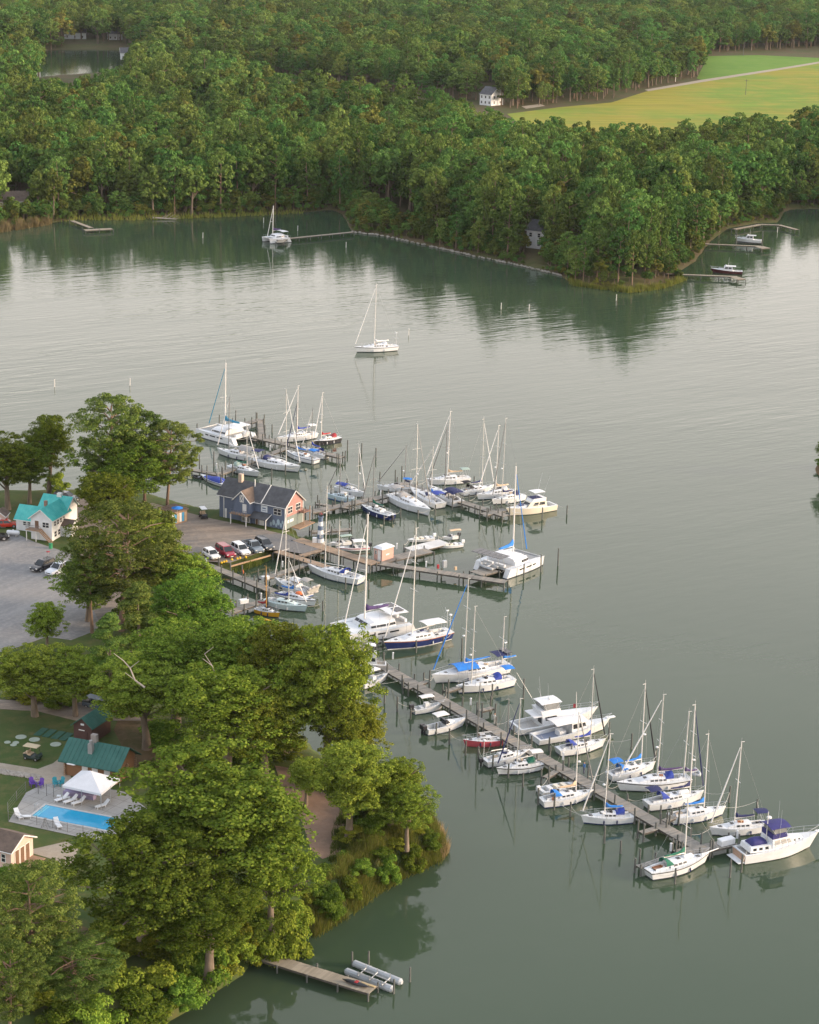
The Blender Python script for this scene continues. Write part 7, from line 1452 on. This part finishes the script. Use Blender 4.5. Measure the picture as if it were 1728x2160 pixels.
hq = R(-124); car('white pickup on the gravel lot', (126, 1208), hq, 'pickup', (.62, .66, .72), cat='pickup'); car('black SUV beside the white pickup on the gravel lot', (90, 1201), hq, 'suv', (.02, .02, .025)); car('dark blue car behind the teal roofed house', (140, 1056), R(-15), 'suv', (.02, .03, .07))
car('dark SUV half hidden under the trees behind the green roofed shed', (208, 1497), R(-30), 'suv', (.12, .15, .19), z=HIGH - .4); car('black truck cut by the left edge beside the propane tank', (-14, 1140), R(20), 'pickup', (.02, .02, .02), cat='pickup')
car('red car with its nose by the small shed at the left edge', (14, 1112), R(10), 'hatch', (.55, .04, .02))
def golf_cart(label, p, z, hdg, roofm, bodym):
    e = empty('golf_cart', at(*p, z), hdg, label, 'golf cart'); MB().loft([[(x, w_ * s, zz) for s, zz in ((-1, zb), (1, zb), (1, zt), (-1, zt))] for x, w_, zb, zt in ((-1.15, .5, .4, .75), (-.9, .6, .25, .8), (-.1, .6, .25, .6), (.3, .6, .25, .45), (.7, .6, .25, .5), (1.0, .55, .3, .95), (1.25, .42, .35, .7))]).build('body', bodym, e)
    MB().box((-.3, 0, .72), (.5, 1.0, .14)).build('seat', TANC, e); MB().box((-.55, 0, .98), (.12, 1.0, .4)).build('backrest', TANC, e); MB().box((-.95, 0, .78), (.4, 1.0, .12)).build('rear_seat', TANC, e)
    for x in (-.75, .75):
        for s in (-1, 1): wo_ = MB().tube((x, s * .5, .23), (x, s * .64, .23), .23, n=12).build('wheel', TYRE, e); MB().tube((x, s * .63, .23), (x, s * .655, .23), .12, n=8).build('rim', RIM, wo_)
    for x, x2 in ((-.8, -.85), (.85, .6)):
        for s in (-1, 1): MB().tube((x, s * .52, .7), (x2, s * .52, 1.85), .03, n=5).build('roof_post', RUBBER, e)
    MB().frus(-1.15, .95, .6, .56, 1.85, 1.95, -1.05, .85, .52, .5).build('roof', roofm, e); MB().tube((.35, .25, .8), (.5, .25, .6), .03, n=5).build('steering_column', RUBBER, e); return e
golf_cart('dark golf cart with tan roof on the lawn above the pool', (69, 1601), HIGH, R(-20), mat('cart_roof_tan', (.55, .45, .30), .5, .08), mat('cart_green', (.03, .05, .045), .35, .1)); golf_cart('golf cart with white roof left of the blue building', (429, 1092), LOW, R(-70), WHITE, BLACKH)
# ------------------------------------------------------------------ pool terrace and small things
CONC = mat('pool_concrete', (.36, .35, .335), .9, .1, 1.0, bump=.2, bscale=12)
_nt = CONC.node_tree; _b = [n for n in _nt.nodes if n.type == 'BSDF_PRINCIPLED'][0]; _src = _b.inputs['Base Color'].links[0].from_socket; _g = N(_nt, 'ShaderNodeNewGeometry'); _vr = N(_nt, 'ShaderNodeVectorRotate', rotation_type='Z_AXIS'); _vr.inputs['Angle'].default_value = R(30); _nt.links.new(_g.outputs['Position'], _vr.inputs['Vector'])
_br = N(_nt, 'ShaderNodeTexBrick', Scale=1.0); _br.offset = 0.0; _br.inputs['Mortar Size'].default_value = 0.03; _br.inputs['Brick Width'].default_value = 1.8; _br.inputs['Row Height'].default_value = 1.8; _br.inputs['Color1'].default_value = (1, 1, 1, 1); _br.inputs['Color2'].default_value = (.9, .9, .88, 1); _br.inputs['Mortar'].default_value = (.55, .54, .52, 1)
_nt.links.new(_vr.outputs[0], _br.inputs['Vector']); _mm = N(_nt, 'ShaderNodeMixRGB', blend_type='MULTIPLY'); _mm.inputs['Fac'].default_value = 1.0; _nt.links.new(_src, _mm.inputs['Color1']); _nt.links.new(_br.outputs['Color'], _mm.inputs['Color2']); _nt.links.new(_mm.outputs[0], _b.inputs['Base Color'])
sheet('pool_deck', [(86, 1656), (140, 1648), (262, 1670), (330, 1720), (262, 1790), (180, 1768), (18, 1733), (55, 1672)], HIGH, CONC, 'grey concrete terrace round the swimming pool', .06)
PA = at(*Z('p', 490, 1112), HIGH); ph = heading(PA, at(*Z('p', 1065, 1222), HIGH)); PWD = (at(*Z('p', 352, 1232), HIGH) - PA).length; PLN = 10.5
pool = empty('swimming_pool', PA + Vector((0, 0, .065)), ph, 'rectangular bright blue swimming pool beside the huge oak', 'pool')
pm2, nt, out = new_mat('pool_water'); bb_ = N(nt, 'ShaderNodeBsdfPrincipled', Roughness=.06, IOR=1.33); g = N(nt, 'ShaderNodeNewGeometry'); nz = N(nt, 'ShaderNodeTexNoise', Scale=1.2, Detail=3.0); nt.links.new(g.outputs['Position'], nz.inputs['Vector'])
rp = N(nt, 'ShaderNodeValToRGB'); rp.color_ramp.elements[0].color = (.02, .28, .52, 1); rp.color_ramp.elements[1].color = (.035, .38, .62, 1); nt.links.new(nz.outputs['Fac'], rp.inputs[0]); _pb = N(nt, 'ShaderNodeBump', Strength=.35, Distance=.06); nt.links.new(nz.outputs['Fac'], _pb.inputs['Height']); nt.links.new(_pb.outputs[0], bb_.inputs['Normal']); nt.links.new(rp.outputs[0], bb_.inputs['Base Color']); nt.links.new(bb_.outputs[0], out.inputs['Surface'])
MB().box((PLN / 2, -PWD / 2, -.02), (PLN, PWD, .06)).build('pool_water', pm2, pool)
stp = mat('pool_step', (.10, .46, .62), .3, .08)
for k in range(3): MB().box((.25 + .32 * k, -PWD / 2, .012 - .004 * k), (.26, PWD * .94, .006)).build('step', stp, pool)
COP = mat('pool_coping', (.50, .50, .49), .8, .08)
for c, d in (((PLN / 2, .15, .0), (PLN + .6, .3, .12)), ((PLN / 2, -PWD - .15, .0), (PLN + .6, .3, .12)), ((-.15, -PWD / 2, .0), (.3, PWD, .12)), ((PLN + .15, -PWD / 2, .0), (.3, PWD, .12))): MB().box(c, d).build('coping', COP, pool)
hr = MB(); [hr.path([(-.5, y, .05), (-.45, y, .9), (.1, y, .8), (.45, y, .05)], .03, 6) for y in (-PWD * .45, -PWD * .55)]; hr.build('handrail', STEEL, pool)
# frame tent
T4 = [at(*Z('p', *q), HIGH + 2.3) for q in ((665, 895), (1080, 985), (1280, 822))]; T4.append(T4[0] + T4[2] - T4[1]); cen = (T4[0] + T4[2]) / 2
tent = empty('frame_tent', (cen.x, cen.y, HIGH + .06), 0, 'white frame tent with peaked roof beside the pool', 'tent'); Lc = [Vector((p.x - cen.x, p.y - cen.y, 2.2)) for p in T4]; apex = Vector((0, 0, 3.75)); TW = mat('tent_vinyl', (.70, .72, .76), .6, .05)
for i in range(4):
    a, b = Lc[i], Lc[(i + 1) % 4]; MB().poly([a, b, apex]).build('roof_panel', TW, tent); d = Vector((0, 0, -.28)); MB().poly([a + d, b + d, b, a]).build('valance', TW, tent); MB().tube((a.x, a.y, 0), a, .05, n=6).build('leg', STEEL, tent); m_ = (a + b) / 2; MB().tube((m_.x, m_.y, 0), m_, .04, n=6).build('leg', STEEL, tent)
def lounger(label, p, hdg):
    e = empty('sun_lounger', at(*p, HIGH + .06), hdg, label, 'sun lounger', 'white plastic loungers by the pool'); MB().frus(-.35, .95, .32, .30, .26, .33, -.35, .95, .32, .30).build('seat', WHITE, e); b = MB(); b.loft([[(-.35, -.31, .27), (-.35, .31, .27), (-.37, .31, .34), (-.37, -.31, .34)], [(-.95, -.29, .78), (-.95, .29, .78), (-1.0, .29, .84), (-1.0, -.29, .84)]]); b.build('backrest', WHITE, e)
    for x in (-.3, .85):
        for s in (-1, 1): MB().box((x, s * .27, .13), (.07, .07, .27)).build('leg', WHITE, e)
h0 = ph - math.pi / 2
for lab, q, h in [('white lounger, leftmost of the three under the tent edge', (660, 1060), h0 - .5), ('white lounger, middle one of the three under the tent edge', (755, 1078), h0 - .5), ('white lounger, right one of the three under the tent edge', (840, 1095), h0 - .5), ('white lounger half under the huge oak at the pool side', (1095, 1130), h0 - .5), ('white lounger pushed to the left terrace corner', (200, 1235), h0 + .9), ('white lounger overlapping the one in the left terrace corner', (250, 1250), h0 + 2.1), ('low white lounger on the near side of the pool', (620, 1335), h0 + .8)]: lounger(lab, Z('p', *q), h)
def adirondack(label, p, m, hdg, name):
    e = empty(name, at(*p, HIGH + .06), hdg, label, 'chair'); s = MB(); s.loft([[(-.3, -.28, .25), (-.3, .28, .25), (-.3, .28, .3), (-.3, -.28, .3)], [(.3, -.28, .38), (.3, .28, .38), (.3, .28, .43), (.3, -.28, .43)]]); s.build('seat', m, e)
    for k in range(5): y = -.24 + .12 * k; MB().loft([[(-.28, y - .05, .25), (-.28, y + .05, .25), (-.31, y + .05, .25), (-.31, y - .05, .25)], [(-.55, y - .06, 1.0 + .06 * (2 - abs(k - 2))), (-.55, y + .06, 1.0 + .06 * (2 - abs(k - 2))), (-.58, y + .06, 1.0), (-.58, y - .06, 1.0)]]).build('back_slat', m, e)
    for sg in (-1, 1): MB().box((0, sg * .34, .58), (.75, .12, .04)).build('armrest', m, e); MB().box((.32, sg * .3, .29), (.08, .06, .58)).build('leg', m, e); MB().box((-.3, sg * .3, .26), (.08, .06, .5)).build('leg', m, e)
PUR = mat('purple_plastic', (.13, .05, .38), .5, .08); TEA = mat('teal_plastic', (.02, .28, .36), .5, .08)
adirondack('purple slatted chair, left of the two beside the pool gate', Z('p', 350, 905), PUR, R(-60), 'garden_chair'); adirondack('purple slatted chair, right of the two beside the pool gate', Z('p', 430, 915), PUR, R(-110), 'garden_chair'); adirondack('teal slatted chair between the purple ones and the tent', Z('p', 600, 905), TEA, R(-60), 'garden_chair'); adirondack('teal slatted chair nearest the tent corner', Z('p', 648, 900), TEA, R(-120), 'garden_chair')
sf = empty('covered_sofa', at(*Z('p', 850, 1015), HIGH + .06), ph, 'long bench sofa under a mauve cover below the tent', 'sofa'); MB().frus(-2.2, 2.2, .4, .4, 0, .5, -2.1, 2.1, .35, .35).build('seat', mat('mauve_cover', (.30, .26, .40), .8, .1), sf); MB().frus(-2.2, 2.2, .12, .12, .3, .95, -2.1, 2.1, .1, .1).build('backrest', mat('mauve_cover', (.30, .26, .40)), sf).location = (0, .4, 0)
for i, q in enumerate(((630, 1040), (725, 1055), (805, 1075))): e = empty('side_table', at(*Z('p', *q), HIGH + .06), 0, ('small white table left of the leftmost lounger', 'small white table between the left and middle loungers', 'small white table between the middle and right loungers')[i], 'table'); MB().box((0, 0, .42), (.5, .5, .05)).build('top', WHITE, e); [MB().box((x, y, .2), (.05, .05, .4)).build('leg', WHITE, e) for x in (-.2, .2) for y in (-.2, .2)]
ldr = empty('lifeguard_ladder', at(*Z('p', 485, 1350), HIGH + .06), ph, 'dark metal A frame on the near side of the pool', 'stand'); [MB().tube((x, y, 0), (0, y * .5, 1.2), .03, n=5).build('leg', MASTD, ldr) for x in (-.45, .45) for y in (-.25, .25)]; MB().box((0, 0, 1.2), (.3, .4, .05)).build('top', MASTD, ldr)
# pool fence
fpx = [Z('p', 90, 1280), Z('p', 395, 1325), Z('p', 565, 1358), Z('p', 722, 1400), Z('p', 890, 1428), Z('p', 1040, 1455)]; f0 = at(*fpx[0], HIGH); fe = empty('pool_fence', f0, 0, 'thin dark post and wire fence along the near edge of the terrace', 'fence'); pts = [at(*q, HIGH) - f0 for q in fpx]
side = [at(*q, HIGH) - f0 for q in (Z('p', 90, 1280), Z('p', 85, 1180), Z('p', 180, 1060), Z('p', 275, 960))]
for q in pts + side[1:]: MB().tube((q.x, q.y, 0), (q.x, q.y, 1.3), .035, n=6).build('post', MASTD, fe)
fr_ = MB()
for P_ in (pts, side): [fr_.path([q + Vector((0, 0, h)) for q in P_], .012, 4) for h in (.15, .55, .9, 1.28)]
fr_.build('wire', MASTD, fe)
for i, q in enumerate(((500, 1010), (575, 1025), (410, 985))): tag((lambda o: (setattr(o, 'location', at(*Z('p', *q), HIGH + .06)), o)[1])(MB().tube((0, 0, 0), (0, 0, 1.6), .05, .04, 7).tube((0, 0, 1.6), (0, 0, 1.68), .07, .02, 7).build('gate_post', MASTD)), ('dark gate post, left one before the teal chairs', 'dark gate post, right one before the teal chairs', 'dark gate post beside the purple chairs')[i], 'post')
STONE = mat('paving_stone', (.32, .37, .31), .9, .15, 3)
for (x, y), lab in zip(((225, 380), (370, 408), (80, 437), (170, 441), (145, 465), (597, 459)), ('largest of the round stones on the lawn', 'round stone right of the largest one on the lawn', 'round stone farthest left on the lawn', 'small round stone in the middle of the lawn', 'lowest small round stone on the lawn', 'round stone near the green roofed shed')):
    q = at(*Z('p', x, y), HIGH); r = .75 if x > 200 else .45; o = MB().loft([[(rr * math.cos(2 * math.pi * j / 14), rr * math.sin(2 * math.pi * j / 14), z) for j in range(14)] for z, rr in ((-.05, r), (.05, r), (.08, r * .9))]).build('paving_stone', STONE); o.location = q; tag(o, lab, 'stone')
GM = mat('green_mat', (.015, .09, .06), .6, .15, 1.5)
for k, (x, y) in enumerate(((440, 327), (530, 343), (622, 362), (708, 378))): o = MB().box((0, 0, .05), (1.0, 2.6, .08)).build('ground_panel', GM); o.location = at(*Z('p', x, y), HIGH); o.rotation_euler.z = ph + .05; tag(o, ('dark green flat panel on the lawn, leftmost of four', 'dark green flat panel, second from the left of four', 'dark green flat panel, third from the left of four', 'dark green flat panel nearest the shed, last of four')[k], 'panel')
# stone edging of the path
st = MB(); base = at(*Z('p', 200, 780), HIGH)
for i in range(420):
    t = random.random(); q = at(*Z('p', -20 + 450 * t, 745 + 70 * t + random.uniform(-22, 26)), HIGH); r = random.uniform(.09, .2); st.blob((q.x - base.x, q.y - base.y, r * .4), (r, r * random.uniform(.7, 1.1), r * .7), 6, 4)
so = st.build('stones', mat('field_stone', (.34, .31, .27), .95, .3, 2.5)); so.location = base; so['kind'] = 'stuff'; tag(so, 'band of loose pale stones edging the lawn path', 'stones')
# rip-rap on the far bank
rr_ = MB(); base = at(900, 518)
for i in range(260):
    t = random.random(); seg = [(742, 490), (800, 497), (915, 522), (1000, 541), (1100, 562), (1188, 583)]; k = min(4, int(t * 5)); f = t * 5 - k; q = at(seg[k][0] + (seg[k + 1][0] - seg[k][0]) * f, seg[k][1] + (seg[k + 1][1] - seg[k][1]) * f + random.uniform(-1.2, .8)); r = random.uniform(.18, .5); rr_.blob((q.x - base.x, q.y - base.y, .25), (r, r, r * .7), 6, 3)
o = rr_.build('rip_rap', mat('bank_stone', (.30, .28, .25), .95, .25, 1.0)); o.location = base; o['kind'] = 'stuff'; tag(o, 'pale stone rip rap along the bank of the pine point', 'stones')
# stair down to the plank dock
A0, B0 = at(455, 1925, HIGH), at(532, 2006, .95); stx = empty('bank_stair', (B0.x, B0.y, 0), heading(B0, A0), 'wooden stair coming down the bank to the small plank dock', 'stairs'); Ls = Vector((A0.x - B0.x, A0.y - B0.y, 0)).length
for k in range(14): f = k / 13; MB().box((Ls * f, 0, .95 + (HIGH - .95) * f), (.32, 1.3, .06)).build('tread', PLANK, stx)
for s in (-1, 1): MB().tube((0, s * .68, .9), (Ls, s * .68, HIGH - .05), .09, n=4).build('stringer', BEAM, stx); MB().tube((0, s * .68, 1.9), (Ls, s * .68, HIGH + .95), .05, n=4).build('handrail', PLANK, stx); [MB().box((Ls * f, s * .68, 1.4 + (HIGH - .95) * f), (.09, .09, 1.0)).build('baluster', PLANK, stx) for f in (0.02, .33, .66, .98)]
# propane tank, barrel, bank buoys, dock stores
pt = empty('propane_tank', at(28, 1131, LOW), R(-8), 'white propane tank on feet beside the white house', 'tank'); MB().loft([[(x, r * math.cos(2 * math.pi * j / 12), .7 + r * math.sin(2 * math.pi * j / 12)) for j in range(12)] for x, r in ((-1.25, .05), (-1.15, .3), (-.95, .42), (.95, .42), (1.15, .3), (1.25, .05))]).build('tank', WHITE, pt, True); [MB().box((x, 0, .18), (.2, .7, .36)).build('foot', mat('concrete', (.4, .39, .37)), pt) for x in (-.6, .6)]; MB().tube((0, 0, 1.1), (0, 0, 1.25), .14, n=8).build('valve_dome', WHITE, pt)
o = MB().tube((0, 0, 0), (0, 0, .9), .32, .34, 12).tube((0, 0, .9), (0, 0, .95), .36, n=12).build('bin', mat('green_bin', (.03, .25, .12), .5, .1)); o.location = at(107, 1157, LOW); tag(o, 'green bin at the foot of the outside stair', 'bin')
YB = mat('yellow_buoy', (.72, .46, .02), .5, .08)
for i, (x, y) in enumerate(((315, 262), (348, 250), (380, 242), (460, 218), (536, 206), (572, 196), (655, 184))): o = MB().blob((0, 0, .22), (.22, .22, .2), 8, 5).tube((0, 0, .38), (0, 0, .5), .05, n=6).build('yellow_float', YB); o.location = at(*Z('g', x, y), LOW - .1); tag(o, 'small yellow float lying on the grass bank below the row of cars', 'float', 'yellow floats on the bank')
o = MB().box((0, 0, .1), (11.5, .25, .22)).build('bank_timber', mat('warm_timber', (.42, .28, .17), .85, .15)); a, b = at(*Z('g', 440, 305), 1.0), at(*Z('g', 1000, 150), 1.0); o.location = (a + b) / 2; o.rotation_euler.z = heading(a, b); o.scale.x = (b - a).length / 11.5; tag(o, 'timber edging along the grass bank below the row of cars', 'timber')
for p, z, lab, m, d in [((514, 1272), 1.0, 'white dock box on the short grey dock', WHITE, (1.6, .8, .7)), ((560, 1222), 1.2, 'white dock box on the dock below the cars', WHITE, (1.4, .7, .6)), ((1532, 1780), 1.1, 'white dock box at the T end of the long pier', WHITE, (2.2, 1.0, .8)), ((938, 1197), 1.3, 'fuel pump box on the fuel dock', GREYRIB, (.7, .5, 1.3)), ((924, 1199), 1.3, 'red pump on the fuel dock', REDC, (.35, .35, .7)), ((961, 1202), 1.3, 'orange hose box on the fuel dock', TANC, (.4, .4, .6))]:
    e = empty('dock_box', at(*p, z), .5, lab, 'box'); MB().box((0, 0, d[2] * .43), (d[0] * .94, d[1] * .94, d[2] * .86)).build('body', m, e); MB().frus(-d[0] / 2, d[0] / 2, d[1] / 2, d[1] / 2, d[2] * .86, d[2], -d[0] * .45, d[0] * .45, d[1] * .4, d[1] * .4).build('lid', WHITE if m is WHITE else m, e)
for p, z, lab in [((814, 1161), 1.31, 'orange life ring post beside the fuel dock kiosk'), ((485, 1282), 1.0, 'orange ring on the post of the short grey dock'), ((512, 1219), 1.2, 'orange buoy on the dock below the cars')]:
    e = empty('life_ring', at(*p, z), .3, lab, 'life ring'); MB().box((0, 0, .6), (.1, .1, 1.2)).build('post', PILE, e); rg = MB(); [rg.tube((.08, .3 * math.cos(2 * math.pi * k / 10), 1.1 + .3 * math.sin(2 * math.pi * k / 10)), (.08, .3 * math.cos(2 * math.pi * (k + 1) / 10), 1.1 + .3 * math.sin(2 * math.pi * (k + 1) / 10)), .07, n=6) for k in range(10)]; rg.build('ring', ORANGE, e)
def sign_pole(name, p, z, h, label, m):
    e = empty(name, at(*p, z), .4, label, 'post'); MB().tube((0, 0, 0), (0, 0, h), .06, .05, 7).build('pole', m, e); MB().box((0, 0, h), (.3, .3, .12)).build('cap', WHITE, e); return e
for p, z, h, lab in [((1060, 214), FAR_Z, 0, '')][:0]: pass
fp_ = empty('utility_pole', at(1573, 200, FAR_Z), 0, 'utility pole standing in the yellow field', 'pole'); MB().tube((0, 0, 0), (0, 0, 9), .16, .12, 7).build('pole', PILE, fp_); MB().box((0, 0, 8.2), (2.4, .15, .15)).build('cross_arm', PILE, fp_)
fp_ = empty('utility_pole', at(1568, 118, FAR_Z), 0, 'utility pole at the back of the green field', 'pole'); MB().tube((0, 0, 0), (0, 0, 10), .18, .12, 7).build('pole', PILE, fp_); MB().box((0, 0, 9.2), (2.4, .15, .15)).build('cross_arm', PILE, fp_)
fp_ = empty('utility_pole', at(1425, 172, FAR_Z), 0, 'utility pole at the wood corner beside the farm road', 'pole'); MB().tube((0, 0, 0), (0, 0, 10), .18, .12, 7).build('pole', TRIM, fp_); MB().box((0, 0, 9.2), (2.4, .15, .15)).build('cross_arm', PILE, fp_)
# person in blue on the long pier
def person(label, p, z, hdg, shirt, trousers):
    e = empty('person', at(*p, z), hdg, label, 'person'); J = {'pel': (0, 0, .95, .13), 'che': (0, 0, 1.28, .16), 'nk': (0, 0, 1.48, .07), 'hd': (.02, 0, 1.62, .105), 'top': (.01, 0, 1.74, .07), 'lh': (0, .1, .88, .1), 'lk': (.03, .11, .5, .075), 'la': (0, .12, .08, .05), 'lt': (.16, .13, .04, .04), 'rh': (0, -.1, .88, .1), 'rk': (.05, -.11, .5, .075), 'ra': (-.02, -.12, .08, .05), 'rt': (.14, -.13, .04, .04), 'ls': (0, .2, 1.42, .065), 'le': (-.02, .26, 1.13, .05), 'lw': (.1, .25, .9, .04), 'rs': (0, -.2, 1.42, .065), 're': (-.02, -.26, 1.13, .05), 'rw': (.12, -.24, .92, .04), 'lf': (.15, .245, .83, .03), 'rf': (.17, -.235, .85, .03)}
    K = list(J); E = [('pel', 'che'), ('che', 'nk'), ('nk', 'hd'), ('hd', 'top'), ('pel', 'lh'), ('lh', 'lk'), ('lk', 'la'), ('la', 'lt'), ('pel', 'rh'), ('rh', 'rk'), ('rk', 'ra'), ('ra', 'rt'), ('che', 'ls'), ('ls', 'le'), ('le', 'lw'), ('lw', 'lf'), ('che', 'rs'), ('rs', 're'), ('re', 'rw'), ('rw', 'rf')]
    me = bpy.data.meshes.new('body'); me.from_pydata([J[k][:3] for k in K], [(K.index(a), K.index(b)) for a, b in E], []); o = bpy.data.objects.new('body', me); col.objects.link(o); o.parent = e; sk = o.modifiers.new('skin', 'SKIN'); o.modifiers.new('sub', 'SUBSURF').levels = 1
    for i, k in enumerate(K): me.skin_vertices[0].data[i].radius = (J[k][3], J[k][3])
    me.skin_vertices[0].data[0].use_root = True
    m, nt, out = new_mat('person_' + shirt[0]); b = N(nt, 'ShaderNodeBsdfPrincipled', Roughness=.8); tc = N(nt, 'ShaderNodeTexCoord'); sx = N(nt, 'ShaderNodeSeparateXYZ'); nt.links.new(tc.outputs['Object'], sx.inputs[0]); cr = N(nt, 'ShaderNodeValToRGB'); cr.color_ramp.interpolation = 'CONSTANT'; dv_ = N(nt, 'ShaderNodeMath', operation='DIVIDE'); dv_.inputs[1].default_value = 1.8; nt.links.new(sx.outputs['Z'], dv_.inputs[0]); nt.links.new(dv_.outputs[0], cr.inputs[0])
    el = cr.color_ramp.elements; el[0].color = (.03, .03, .03, 1); el[1].position = .055; el[1].color = (*trousers, 1); q = el.new(.55); q.color = (*shirt[1], 1); q = el.new(.815); q.color = (.42, .25, .18, 1); q = el.new(.935); q.color = (.06, .04, .03, 1); nt.links.new(cr.outputs[0], b.inputs['Base Color']); nt.links.new(b.outputs[0], out.inputs['Surface']); me.materials.append(m); return e
person('person in a blue shirt standing on the long pier', (1232, 1632), 1.1, R(200), ('blue', (.05, .16, .42)), (.10, .11, .16)); person('person in pale clothes standing on the long pier near the red hulled sloop', (1043, 1528), 1.1, R(30), ('pale', (.62, .62, .60)), (.5, .5, .48))
# edge of the opposite point at the far right
rg_ = MB(); c = at(1790, 1000); rg_.loft([[(c.x + r * math.cos(2 * math.pi * j / 20), c.y + r * 1.6 * math.sin(2 * math.pi * j / 20), z) for j in range(20)] for z, r in ((-.5, 7.4), (.3, 6.2), (.8, 4.5), (1.0, 2.0))]); tag(rg_.build('small_point', EARTH, smooth=True), 'earthy tip of land at the right edge', kind='structure')
q = at(1752, 1000, .6); plant(NEAR_T['oak'][1], 'oak_tree', q, (1.0, 1.0, .95), 1.0, 'dark tree whose branches reach in at the right edge', 'tree'); q = at(1740, 985, .3); plant(NEAR_T['shrub'][0], 'bank_shrub', q, (.42, .42, .3), 1.0, 'dark shrub at the waterline on the right edge', 'shrub', None, ('stem', 'foliage'))
# fallen tree on the far left shore
fl_ = MB(); a, b = at(322, 459, .6), at(372, 462, .3); fl_.tube(a, b, .35, .2, 7); [fl_.tube(a.lerp(b, t), a.lerp(b, t) + Vector((2.5, random.uniform(-2, 1), random.uniform(.5, 2.5))), .12, .04, 5) for t in (.35, .5, .65, .8, .9)]; tag(fl_.build('fallen_tree', DEADW), 'pale fallen tree lying along the far left shore', 'tree')
# ------------------------------------------------------------------ air
hz = MB().loft([[(x, y, z) for x, y in ((-6200, -420), (6200, -420), (6200, 12200), (-6200, 12200))] for z in (-3.2, 118.0)])
hm, nt, out = new_mat('haze'); pv = N(nt, 'ShaderNodeVolumePrincipled', Density=0.000022, Anisotropy=0.2); pv.inputs['Color'].default_value = (0.86, 0.93, 1.0, 1); nt.links.new(pv.outputs[0], out.inputs['Volume'])
tag(hz.build('haze', hm), 'thin pale summer haze over the creek', 'haze', kind='stuff')
